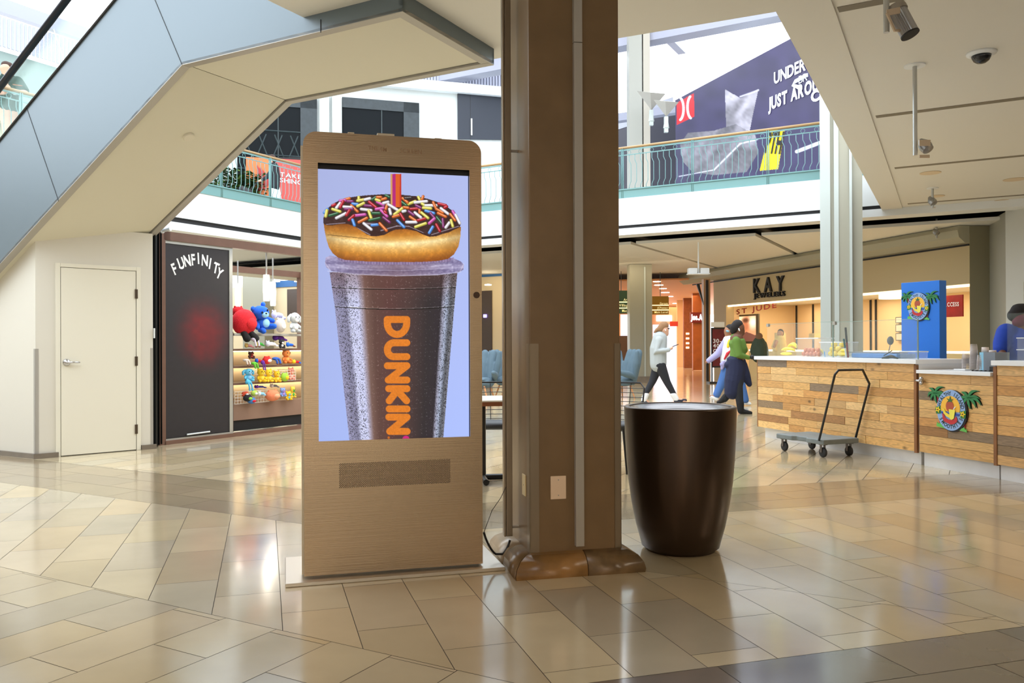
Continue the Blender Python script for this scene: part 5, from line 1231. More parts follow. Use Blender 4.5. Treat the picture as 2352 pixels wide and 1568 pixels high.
# ================================================================ SECOND COLUMN by the balcony, and others
M_gc = mat('pilaster_green_grey', (150, 148, 132), .4); M_lt = mat('pale_trim', (176, 184, 180), .4, .1)
def build_col(x0, x1, x2, xr, d1pos, label, h=9.0, yb=None):
    """fluted steel-faced column: left flange, bright strip, web, right flange, seen between x0 and xr"""
    P = Y((x0+xr)/2, 780, d1pos); P = vz(P, 0); sc = d1pos/F; a = vz(Y(x0, 780, d1pos), 0); wT = (xr-x0)*sc; ex = un(np.cross(un(P), ZUP)) ; ey = un(P)
    t = thing('column', label, 'column', P)
    o = a
    q = lambda u, v: o+ex*u+ey*v
    w1 = (x1-x0)*sc; w2 = (x2-x1)*sc
    obj('left_flange', MB().box(q(0, 0), ex*w1*.55, ey*.6, ZUP*h).box(q(w1*.75, 0), ex*w1*.25, ey*.6, ZUP*h), M_lt, t)
    obj('recess', MB().box(q(w1*.5, .05), ex*w1*.3, ey*.5, ZUP*h), M_gc, t)
    obj('shaft', MB().box(q(w1, .02), ex*w2, ey*.6, ZUP*h), M_gc, t)
    obj('corner_strip', MB().box(q(w1+w2*.98, -.02), ex*.05, ey*.05, ZUP*h), M_lt, t)
    obj('right_flange', MB().box(q(w1+w2+.04, .08), ex*(wT-w1-w2-.04), ey*.5, ZUP*h), M_gc, t)
build_col(1885, 1925, 1948, 1975, 16.8, 'pale grey-green two-storey column behind the pine counter')
c_ = vz(Y(1447, 780, 26.5), 0); c2 = vz(Y(1498, 780, 26.5), 0); dd = un(c2-c_); nn = np.array([-dd[1], dd[0], 0]); wq = np.linalg.norm(c2-c_)
t = thing('column', 'grey-green column standing at the mouth of the far corridor', 'column', c_+dd*wq/2)
obj('shaft', MB().box(c_, dd*wq, nn*.6, ZUP*3.79), M_gc, t); obj('strip', MB().box(c_+dd*wq*.64-nn*.03, dd*.05, nn*.03, ZUP*3.7), M_lt, t); obj('base', MB().box(c_-dd*.03-nn*.04, dd*(wq+.06), nn*.1, ZUP*.2), M_stone, t)
# upper storey column with twin shafts and its neighbours
for (x0, x1_, yy, lab) in ((1446, 1494, 23.5, 'white double upper-storey column with square lamps beside it'),):
    a = Y(x0, 400, yy); b = Y(x1_, 400, yy); dd = un(b-a); wq = np.linalg.norm((b-a)[:2]); a = vz(a, 4.8)
    t = thing('column', lab, 'column', a+dd*wq/2)
    obj('shaft', MB().box(a, dd*wq*.62, np.array([-dd[1], dd[0], 0])*.5, ZUP*6), mat('column_pale', (150, 150, 142), .5), t); obj('rear_shaft', MB().box(a+dd*wq*.68, dd*wq*.32, np.array([-dd[1], dd[0], 0])*.5, ZUP*6), mat('column_cream', (166, 160, 148), .5), t)
def sq_lamp(x, ytop, wpx, ybot, yy, lab):
    c = Y(x, ytop, yy); sc = yy/F; w_ = wpx*sc/2; h = w_*1.25
    t = thing('square_lamp', lab, 'lamp', Y(x, ybot, yy), 'upward square lamps by the upper column')
    ap = c-ZUP*h; e = [c+R((w_, 0, -.1*w_)), c+R((.2*w_, .8*w_, .2*w_)), c+R((-w_, 0, .1*w_)), c+R((-.2*w_, -.8*w_, -.25*w_))]
    b = MB().add(e+[ap], [(0, 1, 2, 3), (1, 0, 4), (2, 1, 4), (3, 2, 4), (0, 3, 4)]); obj('shade', b, mat('lamp_shade_pale', (158, 154, 146), .5), t)
    b2 = Y(x, ybot, yy); obj('post', MB().box(b2-R((.05, .05, 0)), (.1, 0, 0), (0, .1, 0), (0, 0, ap[2]-b2[2])).tube([ap, ap-ZUP*.1, ap-ZUP*.3], [.02, .05, .08], 6), M_lt, t)
sq_lamp(1496, 212, 66, 288, 22.4, 'nearer square funnel lamp just right of the white upper column')
sq_lamp(1530, 232, 58, 304, 22.0, 'further square funnel lamp below and right of the first one')
# ================================================================ MURAL WALL (upper right)
Um = vz(Y(1552, 400, 26.0), 4.8); dU = un([.336, -.94]); UL = 10.5
def UV_(x, y): return V(x, y, Um, dU)
def ux(x, y=300): return (UV_(x, y)-Um)@dU
uw = ux(1900); ztu = UV_(1598, 205)[2]
# painted in picture coordinates of the wall: bilinear corners
nU = np.array([-dU[1], dU[0], 0]); nU = -nU if nU@(Um-CAM) < 0 else nU
def proj(P):
    d = P-CAM; z = d@_fw; return 1176+F*(d@_right)/z, 784-F*(d@_up)/z
def pmural(U, Vv):
    P = Um[None, None]+dU*(U*uw)[..., None]+ZUP*((ztu-4.8)*(1-Vv))[..., None]
    d = P-CAM; z = d@_fw; X = 1176+F*(d@_right)/z; Yv = 784-F*(d@_up)/z
    c = np.zeros(U.shape+(3,))+np.array([56, 50, 84.]); n = vnoise(X, Yv, 24, 2)
    c *= (.9+.2*n)[..., None]
    # a folded grey drape and a big grey shoe-like form
    g = (vnoise(X+Yv*.6, Yv*.5, 16, 4)*.75+vnoise(X-Yv*.4, Yv, 6, 5)*.25)
    for pts, base in (([(1665, 205), (1700, 225), (1742, 205), (1730, 260), (1722, 300), (1668, 295)], 150), ([(1562, 330), (1580, 305), (1640, 300), (1690, 285), (1735, 310), (1742, 350), (1715, 395), (1640, 402), (1590, 395), (1568, 370)], 120)):
        m_ = inpoly(X, Yv, pts); cc = (base-50+95*g)[..., None]*np.array([1, .97, 1.04]); c = np.where(m_[..., None], cc, c)
    for a, b, w_ in (((1640, 390), (1700, 330), 3), ((1700, 330), (1740, 320), 2.5), ((1700, 222), (1742, 207), 3), ((1560, 405), (1640, 390), 2)):
        c = mix(c, np.clip(1-segd(X, Yv, a, b)/w_, 0, 1), (220, 220, 230))
    c = mix(c, inpoly(X, Yv, [(1768, 297), (1802, 300), (1787, 388), (1745, 392)])*1.0, (240, 212, 20))
    c = mix(c, np.clip(4.5-segd(X, Yv, (1830, 348), (1882, 328)), 0, 1), (226, 228, 240))
    # red emblem square
    c = mix(c, inpoly(X, Yv, [(1554, 236), (1594, 214), (1595, 268), (1554, 287)])*1.0, (206, 30, 38))
    for cx, sg in ((1566, 1), (1583, -1)):
        for i in range(14):
            a0 = -1.2+i*.18; p = lambda a: (cx+sg*(10*math.cos(a)-6), 250+(0 if sg > 0 else -4)+26*math.sin(a))
            c = mix(c, np.clip(3.2-segd(X, Yv, p(a0), p(a0+.18)), 0, 1), (240, 236, 240))
    return c
mur = grid_paint('mural_wall', lambda u, v: Um+dU*uw*u+ZUP*((ztu-4.8)*(1-v)), 330, 300, pmural, mat('mural_print', (70, 60, 100), .45, attr=True)); mur['_o'] = (0, 0, 0)
tag(mur, 'dark purple printed hoarding wall with white slogans above the right balcony', 'mural')
obj('backing', MB().box(Um+nU*.02, dU*uw, nU*.15, ZUP*(ztu-4.8)), M_black, mur)
M_lw = mat('slogan_white', (238, 240, 250), .4)
lt = MB()
def slog(s, p0, p1, hpx, off=.03):
    a, b = UV_(*p0), UV_(*p1); h = UV_(p0[0], p0[1]-hpx); text(lt, s, onplane(a-nU*.02, b-nU*.02, h-nU*.02), off, gap=.06)
slog('UNDER', (1779, 193), (1852, 160), 26); slog('JUST AROU', (1766, 253), (1882, 206), 27, .045); slog('C', (1864, 235), (1884, 229), 24, .045)
slog('BR', (1836, 193), (1856, 184), 18, 0.0)
obj('slogan', lt, M_lw, mur)
lt = MB(); a, b, h = UV_(1757, 350), UV_(1793, 352), UV_(1766, 302); text(lt, 'PTH', onplane(a-nU*.02, b-nU*.02, h-nU*.02), .03, gap=.04); obj('black_lettering', lt, M_black, mur)
sw = MB(); p3 = [UV_(1856, 172), UV_(1830, 186), UV_(1824, 196), UV_(1840, 203)]; sw.tube([p-nU*.02 for p in p3], .05, 5); obj('slogan_swash', sw, M_lw, mur)
# dark shop opening left of the mural, upper level, and rear mass
struct('wall_upper_shop', MB().box(vz(Y(1400, 300, 30), 4.8), vz(Y(1556, 300, 27.2), 0)-vz(Y(1400, 300, 30), 0), D1*.3, ZUP*4.1), mat('shop_dark', (34, 32, 46), .5))
struct('wall_upper_shop_band', MB().box(vz(Y(1400, 300, 30), 8.92), vz(Y(1546, 300, 27.4), 0)-vz(Y(1400, 300, 30), 0), D1*.3, ZUP*.5), mat('upper_band', (150, 152, 162), .5))
# ================================================================ UPPER BACK WALL: windows, panels, red hoarding
Ub = vz(UPW, 4.8)-A*.02
def BV(x, y): return V(x, y, Ub, B)
M_dkglass = mat('dark_glass', (20, 24, 27), .5, spec=.1); M_char = mat('charcoal_panel', (38, 44, 56), .5); M_frame = mat('frame_dark', (70, 76, 80), .4)
def upanel(name, x0, x1, y0, y1, th, m_, label, cat='panel'):
    a, b = BV(x0, (y0+y1)/2), BV(x1, (y0+y1)/2); z0, z1 = BV(x0, y1)[2], BV(x0, y0)[2]
    t = single(name, MB().box(vz(a, z0), b-a, -A*th, ZUP*(z1-z0)), m_, label, cat); return vz(a, z0), (b-a), z1-z0, t
for x0, x1, y0, y1, lab in ((655, 728, 228, 420, 'dark upper-storey window with roof trusses mirrored in it, left of the pale pilaster'), (786, 962, 238, 400, 'wide dark upper-storey window above the top of the kiosk')):
    a, b = BV(x0-110 if x0 == 655 else x0, 300), BV(x1, 300); z0, z1 = 4.9+1.0, BV(x1, y0)[2]
    t = thing('shop_window', lab, 'window', vz((a+b)/2, z0)); L_ = np.linalg.norm((b-a)[:2])
    obj('pane', MB().box(vz(a, z0), B*L_, -A*.04, ZUP*(z1-z0)), M_dkglass, t)
    obj('header_tiles', MB().box(vz(a, z1-.32), B*L_, -A*.07, ZUP*.32).box(vz(a, z0)+B*(L_-.5), B*.5, -A*.07, ZUP*(z1-z0)), mat('slate_tile', (50, 58, 62), .5, noise=.2), t)
    ms = MB()  # mirrored roof trusses modelled as bars in front of the pane
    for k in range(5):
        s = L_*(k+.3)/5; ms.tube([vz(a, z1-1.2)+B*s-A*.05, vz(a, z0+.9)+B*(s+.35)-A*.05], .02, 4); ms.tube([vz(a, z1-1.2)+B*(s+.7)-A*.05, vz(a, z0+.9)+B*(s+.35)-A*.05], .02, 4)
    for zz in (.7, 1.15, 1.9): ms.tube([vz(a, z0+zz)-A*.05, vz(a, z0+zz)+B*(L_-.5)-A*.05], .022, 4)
    ms.box(vz(a, z0)+B*L_*.5-A*.06, B*.03, A*.03, ZUP*(z1-z0-.3)); obj('mirrored_truss_lines', ms, mat('truss_reflection', (50, 62, 64), .5), t)
for x in (733, 762):
    a = BV(x, 300); single('pilaster', MB().box(vz(a, 4.82), B*.30, -A*.12, ZUP*4.2), M_lt, 'slim pale pilaster between the dark upper windows, %s' % ('left' if x == 733 else 'right')+' of the pair', 'pilaster')
a, b = BV(1051, 300), BV(1185, 300); z0, z1 = BV(1051, 320)[2], BV(1051, 210)[2]
t = thing('shutter_panel', 'dark blue-grey panel wall of the upper shop between kiosk and brown column', 'panel', vz((a+b)/2, z0)); obj('panel', MB().box(vz(a, z0), b-a+B*.6, -A*.06, ZUP*(z1-z0)), M_char, t); c = BV(1080, 312); obj('grab_handle', MB().box(c-A*.1, B*.05, A*.04, ZUP*.55), M_al, t); obj('panel_seam', MB().box(vz(BV(1079, 300), z0)-A*.062, B*.012, A*.002, ZUP*(z1-z0)), M_black, t)
# bright band and clerestory above
struct('trim_upper', MB().box(vz(UPW, 9.42)-B*9-A*.25, B*UPL, A*.25, ZUP*.3), M_white)
cl = MB()
for i in range(95): cl.box(vz(UPW, 9.75)-B*6+B*i*.10+A*.3, B*.055, A*.05, ZUP*1.1)
cl.box(vz(UPW, 9.72)-B*9+A*.36, B*UPL, A*.05, ZUP*1.2)
struct('wall_clerestory', cl, mat('translucent_cladding', (168, 170, 186), .5))
# red hoarding behind the left balcony
hb_ = vz(Y(565, 400, 24.5), 4.85); hdir = B
def HV(x, y): return V(x, y, hb_, hdir)
hd0, hd1 = HV(565, 400), HV(720, 400); hz = HV(600, 362)[2]
def phoard(U, Vv):
    c = np.zeros(U.shape+(3,))+np.array([196, 74, 66.]); c = np.where((U < .36)[..., None], np.array([214, 118, 64.]), c)
    c = mix(c, ((U > .16) & (U < .42) & (np.abs(Vv-.35) < (.42-U)*.9))*1.0, (176, 52, 48)); return c
hq = grid_paint('hoarding', lambda u, v: vz(hd0+(hd1-hd0)*u, 4.9+(hz-4.9)*(1-v)), 60, 30, phoard, mat('hoarding_print', (226, 90, 80), .5, attr=True)); hq['_o'] = (0, 0, 0)
tag(hq, 'orange and red printed hoarding behind the left balcony railing', 'hoarding')
lt = MB()
for s, p0, p1, h in (('TAKE', (643, 405), (692, 412), 10), ('SHING', (643, 418), (694, 425), 10)):
    a, b, c = HV(*p0), HV(*p1), HV(p0[0], p0[1]-h); text(lt, s, onplane(a-A*.02, b-A*.02, c-A*.02), .01)
obj('lettering', lt, M_lw, hq); obj('backing', MB().box(vz(hd0, 4.85)+A*.02, hd1-hd0, A*.05, ZUP*(hz-4.85)), M_black, hq)
# planter with foliage
pc = vz(Y(540, 400, 23.8), 4.82)
t = thing('planter', 'leafy green plant in a mauve planter behind the left balcony railing', 'planter', pc)
obj('box', MB().cbox(pc, 1.5, .6, .85, math.atan2(D1[1], D1[0])), mat('planter_mauve', (84, 70, 82), .6), t)
lv = MB(); r = random.Random(9); TR = [(40, 70, 24), (70, 100, 36), (28, 50, 20), (96, 124, 50)]
for i in range(1400):
    lv.col(r.choice(TR)); c = pc+D1*r.uniform(-1.0, .9)+D2*r.uniform(-.35, .35)+ZUP*r.uniform(.8, 1.45); d = un([r.uniform(-1, 1), r.uniform(-1, 1)])*.12+ZUP*r.uniform(-.04, .08); e = np.cross(d, ZUP)*.45
    lv.add([c, c+d*.5+e, c+d, c+d*.5-e], [(0, 1, 2, 3)])
obj('foliage', lv, mat('leaf_green', (90, 130, 60), .6, attr=True), t)
# ================================================================ roof steelwork over the atrium (upper left)
M_rf = mat('roof_white', (150, 152, 168), .5)
for k, (d1_, z_, h_, w_) in enumerate(((16.5, 9.9, .6, .5), (19.5, 8.6, .25, .3))):
    struct('roof_beam', MB().box(W(-30, d1_+6, z_), D2*34, D1*w_, ZUP*h_), M_rf)
for k in range(5): struct('roof_rafter', MB().box(W(-24+k*5.2, 6, 10.6), D2*.25, D1*20, ZUP*.4), M_rf)
lw = MB()
for i in range(70): lw.box(W(XL-4.3, 8+i*.1, 8.3), D2*.05, D1*.06, ZUP*.7)
struct('wall_left_clerestory', lw, MATS['translucent_cladding'])
# upper cornice on left wall and pale green glass wall
struct('trim_left_upper', MB().box(W(XL-4.55, 4, 6.55), D2*.25, D1*20, ZUP*.16), mat('cornice_cream', (176, 152, 112), .5))
struct('window_left_upper', MB().box(W(XL-4.5, 4, 6.75), D2*.05, D1*20, ZUP*1.5), mat('pale_green_glass', (138, 156, 150), .4))
# ================================================================ STOREFRONT under the balcony seen through gaps
SFo = W(XL-14, lb, 0)
def SV(x, y, o=0.0): return V(x, y, SFo-D1*o, D2)
def sbox(x0, x1, y0, y1, th, o=0.0):
    a, b = SV(x0, (y0+y1)/2, o), SV(x1, (y0+y1)/2, o); z0, z1 = SV((x0+x1)/2, y1, o)[2], SV((x0+x1)/2, y0, o)[2]; return MB().box(vz(a, z0), vz(b-a, 0), -D1*th, ZUP*(z1-z0))
M_sign = mat('sign_blue', (44, 98, 156), .5); M_dk = mat('window_dark', (72, 58, 50), .3)
single('sign_band', sbox(628, 1200, 630, 646, .06), M_sign, 'long plain blue sign band over the shop front behind the toy booth', 'sign band')
single('shop_window', sbox(661, 760, 662, 735, .04), M_dk, 'dark brown shop window seen through the toy booth', 'window')
single('shop_window', sbox(1085, 1131, 668, 860, .04), M_dk, 'dark shop window between the kiosk and the brown column', 'window')
t = single('pilaster', sbox(578, 628, 602, 900, .5, .03), M_gc, 'grey-green pilaster seen through the toy booth behind the pendant lamps', 'pilaster')
t = single('shop_sign', sbox(1112, 1118, 722, 729, .06, .05), mat('sign_violet', (150, 130, 240), .4, emit=3), 'tiny glowing violet letters in the dark window between kiosk and column', 'sign')
for i, (x, y) in enumerate([(636, 647), (683, 647), (1121, 655)]):
    p = SV(x, y, .8); single('spotlight', MB().lathe(p, [(0, 0), (.12, 0), (.12, .03), (0, .05)], 16), mat('lamp_disc', (255, 240, 210), .4, emit=8), ['left of the two round spotlights under the blue sign band', 'right of the two round spotlights under the blue sign band', 'round spotlight under the blue band between kiosk and column'][i], 'spotlight')
area('storefront_wash', tuple(W(-13, lb-1.6, 3.7)), 6, 30, (1, .82, .55), tuple(W(-13, lb, 1.0)), .5)
area('storefront_wash', tuple(W(-9, lb-1.6, 3.7)), 3, 12, (1, .82, .55), tuple(W(-9, lb, 1.0)), .5)
# ================================================================ FURNITURE: wing chairs, wire chairs, table
M_tealf = mat('blue_grey_felt', (84, 104, 116), .85, bump=.3, bscale=90); M_leg = mat('chair_leg_wood', (190, 130, 80), .5)
def wing(P, ang, label):
    t = thing('wing_chair', label, 'armchair', P, 'blue-grey wing chairs'); u = np.array([math.cos(ang), math.sin(ang), 0]); f = np.array([-u[1], u[0], 0]); q = lambda a, b, z: P+u*a+f*b+ZUP*z
    obj('seat', MB().limb([q(-.24, .0, .38), q(.24, .0, .38)], [.10, .10], 12, 2.4, up=ZUP).limb([q(-.2, .05, .46), q(.2, .05, .46)], [.05, .05], 12, 4.2, up=ZUP), M_tealf, t, remesh=.02)
    b = MB()
    for s in (-.2, 0, .2): b.limb([q(s, -.22, .4), q(s, -.32, .8), q(s, -.38, 1.04)], [.10, .11, .09], 12)
    for s in (-1, 1): b.limb([q(s*.3, -.2, .45), q(s*.38, -.22, .8), q(s*.42, -.22, 1.06)], [.06, .08, .05], 10)
    obj('backrest', b, M_tealf, t, remesh=.022)
    for s in (-1, 1): obj('armrest', MB().limb([q(s*.3, -.2, .5), q(s*.4, .02, .56), q(s*.46, .28, .62)], [.07, .08, .05], 10), M_tealf, t, smooth=True)
    for s in (-1, 1):
        for g in (-.22, .24): obj('leg', MB().tube([q(s*.2, g*.7, .32), q(s*.3, g, 0)], [.022, .014], 8), M_leg, t)
def gp(x, y): return G(x, y)
wing(gp(1172, 912), math.radians(200), 'blue-grey wing chair just left of the brown column')
wing(gp(1100, 918), math.radians(160), 'blue-grey wing chair half hidden behind the kiosk edge')
wing(gp(1424, 914), math.radians(110), 'blue-grey wing chair just right of the brown column')
M_wb = mat('wire_black', (34, 34, 36), .35, .4)
def wire_chair(P, ang, label):
    t = thing('wire_chair', label, 'chair', P, 'black wire chairs'); u = np.array([math.cos(ang), math.sin(ang), 0]); f = np.array([-u[1], u[0], 0]); q = lambda a, b, z: P+u*a+f*b+ZUP*z
    b = MB()
    for i in range(8):
        z = .48+i*.045; y = -.24-i*.012; b.tube([q(-.24, y+.03, z), q(-.1, y, z), q(.1, y, z), q(.24, y+.03, z)], .004, 5)
    for s in (-.1, .1): b.tube([q(s, -.22, .44), q(s, -.34, .84)], .004, 5)
    b.tube([q(-.24, -.2, .44), q(-.25, -.3, .80), q(-.2, -.34, .85), q(.2, -.34, .85), q(.25, -.3, .8), q(.24, -.2, .44)], .009, 7); obj('backrest', b, M_wb, t)
    obj('seat', MB().limb([q(-.18, 0, .44), q(.18, 0, .44)], [.05, .05], 10, 4.2, up=ZUP), mat('seat_pad', (44, 46, 50), .5), t, smooth=True)
    for s in (-1, 1):
        for g in (-.2, .2): obj('leg', MB().tube([q(s*.18, g*.9, .42), q(s*.22, g, 0)], [.014, .011], 7), M_wb, t)
wire_chair(vz(Y(1152, 900, 8.35), 0), math.radians(184), 'black wire-backed chair between the kiosk and the column')
wire_chair(vz(Y(1404, 900, 8.2), 0), math.radians(155), 'black wire-backed chair just behind the litter bin')
tc = vz(Y(1090, 900, 7.75), 0)
tc = vz(Y(1108, 900, 7.6), 0)
t = thing('cafe_table', 'pale-topped table with brown edge between the kiosk and the column', 'table', tc)
ang = math.radians(8); zt3 = .755
obj('table_top', MB().cbox(tc+ZUP*(zt3-.012), .9, .7, .012, ang), mat('table_white', (220, 216, 206), .35), t); obj('table_edge', MB().cbox(tc+ZUP*(zt3-.05), .895, .695, .038, ang), mat('table_brown', (128, 72, 40), .4), t)
obj('leg', MB().tube([tc+ZUP*.04, tc+ZUP*.71], .03, 10), M_wb, t)
u_ = np.array([math.cos(ang), math.sin(ang), 0]); v_ = np.array([-u_[1], u_[0], 0])
obj('foot', MB().tube([tc-u_*.3+ZUP*.03, tc+u_*.32+ZUP*.03], .028, 8).tube([tc-v_*.3+ZUP*.03, tc+v_*.3+ZUP*.03], .028, 8), M_wb, t)
# ================================================================ KAY STOREFRONT
kA = G(1640, 871); kB = G(1700, 866); 
kw0 = vz(G(1640, 871), 0); dY = un([.27, -.96]); nY = np.array([-dY[1], dY[0], 0]); nY = -nY if nY@(kw0-CAM) < 0 else nY
def YV(x, y): return V(x, y, kw0, dY)
ys = lambda x: (YV(x, 780)-kw0)@dY
M_kay = mat('jeweller_wall', (190, 172, 134), .55)
zo = (YV(1720, 695.7)[2]+YV(2230, 651.5)[2])/2; zk = 3.62
L_ = ys(2228); o1 = ys(1668)
kb = MB().box(kw0, dY*o1, nY*.3, ZUP*zk).box(kw0+dY*o1+ZUP*zo, dY*(L_-o1), nY*.3, ZUP*(zk-zo))
struct('wall_jeweller', kb, M_kay)
# coved bulkhead over the shop fronts
bk = MB(); zt_, zb2 = 3.79, 3.42
pr = [(-.25, zt_), (-.32, zt_-.1), (-.28, zt_-.25), (-.12, zb2), (.0, zb2), (0, zt_)]
PL = [kw0-dY*2.0+nY*p[0]+ZUP*p[1] for p in pr]; bk.prism(PL, dY*(L_+2.0)); struct('bulkhead', bk, mat('bulkhead_paint', (172, 168, 146), .55))
struct('bulkhead_line', MB().box(kw0-dY*1.5-nY*.02+ZUP*(zb2-.06), dY*(L_+1.5), nY*.02, ZUP*.04), M_black)
# interior
inn = 2.6
struct('wall_jeweller_inside', MB().box(kw0+dY*(o1-1)+nY*inn, dY*(L_-o1+2), nY*.1, ZUP*zk).box(kw0+dY*(o1-.1)+nY*.3, dY*.1, nY*inn, ZUP*zk), mat('jeweller_inside', (226, 196, 150), .5))
struct('ceiling_jeweller', MB().box(kw0+dY*(o1-.1)+nY*.02+ZUP*(zo+.02), dY*(L_-o1-.02), nY*inn, ZUP*.05), M_ceil)
M_strip = mat('window_strip_light', (255, 230, 184), .5, emit=1.6)
single('light_strip', MB().box(kw0+dY*o1+nY*.06+ZUP*(zo-.052), dY*(L_-o1-.05), nY*.12, ZUP*.05), M_strip, 'long warm strip light along the top of the jeweller window', 'strip light')
pk = MB()
for x in (1735, 1768, 1828, 1866, 1998, 2010): 
    s = (V(x, 780, kw0+nY*(inn-.02), dY)-kw0)@dY; pk.box(kw0+dY*s+nY*(inn-.03), dY*.07, nY*.02, ZUP*zo)
struct('wall_panel_seams', pk, M_black)
for k in range(3):
    s = o1+(L_-o1)*(k+.5)/3; p = kw0+dY*s+nY*1.3+ZUP*(zo-.02); area('jeweller_lamp', tuple(p), 1.6, 30, (1, .84, .62))
kl = thing('shop_sign', 'black raised jeweller name in two lines over the window', 'sign', YV(1770, 690))
lt = MB(); text(lt, 'KAY', onplane(YV(1733, 672)-nY*.01, YV(1803, 666.5)-nY*.01, YV(1733, 640)-nY*.01, -nY*1.0), .02, .05, gap=.42); obj('lettering', lt, M_black, kl)
lt = MB(); text(lt, 'JEWELERS', onplane(YV(1734, 684.5)-nY*.01, YV(1805, 679)-nY*.01, YV(1734, 674)-nY*.01, -nY*1.0), .02, .05, gap=.18); obj('lettering', lt, M_black, kl)
# poster in the window, framed
Wp0 = kw0+nY*.5
def WV(x, y): return V(x, y, Wp0, dY)
a, b = WV(1689, 780), WV(1742, 780); z0, z1 = WV(1700, 789)[2], WV(1715, 722)[2]
ps = thing('framed_poster', 'large framed warm-toned poster in the jeweller window', 'poster', vz((a+b)/2, z0))
obj('frame', MB().box(vz(a, z0), vz(b-a, 0), nY*.05, ZUP*(z1-z0)), mat('frame_olive', (84, 74, 50), .5), ps)
def pposter(U, Vv):
    c = np.zeros(U.shape+(3,))+np.array([222, 150, 110.]); c = mix(c, np.clip(1.2-np.hypot((U-.85)/.3, (Vv-.25)/.3), 0, 1), (255, 244, 224)); c = mix(c, np.clip(1.2-np.hypot((U-.15)/.3, (Vv-.1)/.4), 0, 1), (250, 214, 180))
    c = mix(c, np.clip(1.6-np.hypot((U-.45)/.2, (Vv-.4)/.22)*1.2, 0, 1), (186, 112, 78)); c = mix(c, ((Vv > .62+.3*np.abs(U-.5)))*1.0, (110, 66, 56)); c = mix(c, np.clip(1.5-np.hypot((U-.45)/.22, (Vv-.16)/.12)*1.3, 0, 1), (92, 54, 38)); return c
grid_paint('print', lambda u, v: vz(a+(b-a)*(.1+.8*u), z1+(z0-z1)*(.06+.86*v))-nY*.004, 40, 60, pposter, mat('poster_print', (200, 140, 100), .5, attr=True, emit=.6), ps)
lt = MB(); a_, b_ = WV(1697, 722), WV(1790, 706); text(lt, 'ST JUDE', onplane(a_-nY*.1, b_-nY*.1, WV(1697, 711)-nY*.1), .02, .02, gap=.2); o_ = single('window_lettering', lt, mat('letter_red', (150, 30, 30), .5), 'dark red letters across the top of the jeweller window', 'lettering')
# jeweller showcases
for (x0, x1_, y0, lab) in ((1720, 1880, 803, 'low lit jewellery showcase behind the left part of the counter glass'), (1980, 2228, 806, 'low lit jewellery showcase to the right of the two-storey column')):
    a, b = V(x0, 820, kw0+nY*.25, dY), V(x1_, 820, kw0+nY*.25, dY); z = V((x0+x1_)/2, y0, kw0+nY*.25, dY)[2]; t = thing('showcase', lab, 'showcase', vz((a+b)/2, 0))
    obj('case', MB().box(vz(a, 0), vz(b-a, 0), nY*.4, ZUP*(z-.05)), mat('case_cream', (236, 210, 150), .5), t); obj('case_top', MB().box(vz(a, z-.05), vz(b-a, 0), nY*.42, ZUP*.05), M_strip, t)
for (x, y, w_, h_, lab) in ((1792, 775, 22, 22, 'cream display box in the jeweller shop left of the fruit tub'), (1871, 772, 20, 14, 'cream display box in the jeweller shop beside the two-storey column')):
    p = V(x, y+h_/2, kw0+nY*.3, dY); sc = p[1]/F; single('display_box', MB().cbox(p, w_*sc, .2, h_*sc, math.atan2(dY[1], dY[0])), MATS['case_cream'], lab, 'display box')
# drum lamp, access poster at right, small frames
p = V(2052, 678, kw0+nY*1.2, dY); single('drum_lamp', MB().lathe(p-ZUP*.09, [(0, 0), (.36, 0), (.36, .18), (0, .18)], 24), mat('drum_glow', (255, 226, 160), .5, emit=3), 'round cream drum lamp glowing left of the blue tower', 'lamp', smooth=False)
a = WV(2160, 700); b = WV(2211, 700); z0, z1 = WV(2200, 727)[2], WV(2200, 677)[2]
t = thing('hanging_poster', 'dark red hanging sign right of the blue tower', 'sign', vz(b, z0)); obj('print', MB().box(vz(a, z0), vz(b-a, 0), nY*.03, ZUP*(z1-z0)), mat('poster_red', (170, 34, 26), .45, noise=.3, nscale=3), t)
lt = MB(); text(lt, 'ACCESS', onplane(WV(2170, 704)-nY*.02, WV(2204, 702.5)-nY*.02, WV(2170, 695)-nY*.02), .03); obj('lettering', lt, M_lw, t)
for i, (y0, y1) in enumerate(((728, 742), (745, 762), (765, 782))):
    a = V(2057, 750, kw0+nY*(inn-.1), dY); b = V(2078, 750, kw0+nY*(inn-.1), dY); z0, z1 = V(2060, y1, a, dY)[2], V(2060, y0, a, dY)[2]
    t = thing('wall_frame', ['top', 'middle', 'bottom'][i]+' one of the three small frames stacked left of the blue tower', 'picture frame', vz(a, z0), 'small frames in the jeweller shop'); obj('frame', MB().box(vz(a, z0), vz(b-a, 0), nY*.03, ZUP*(z1-z0)), M_frame, t); obj('picture', MB().box(vz(a+(b-a)*.08, z0+.02)-nY*.005, vz(b-a, 0)*.84, nY*.005, ZUP*(z1-z0-.04)), mat('picture_paper', (214, 200, 180), .5), t)
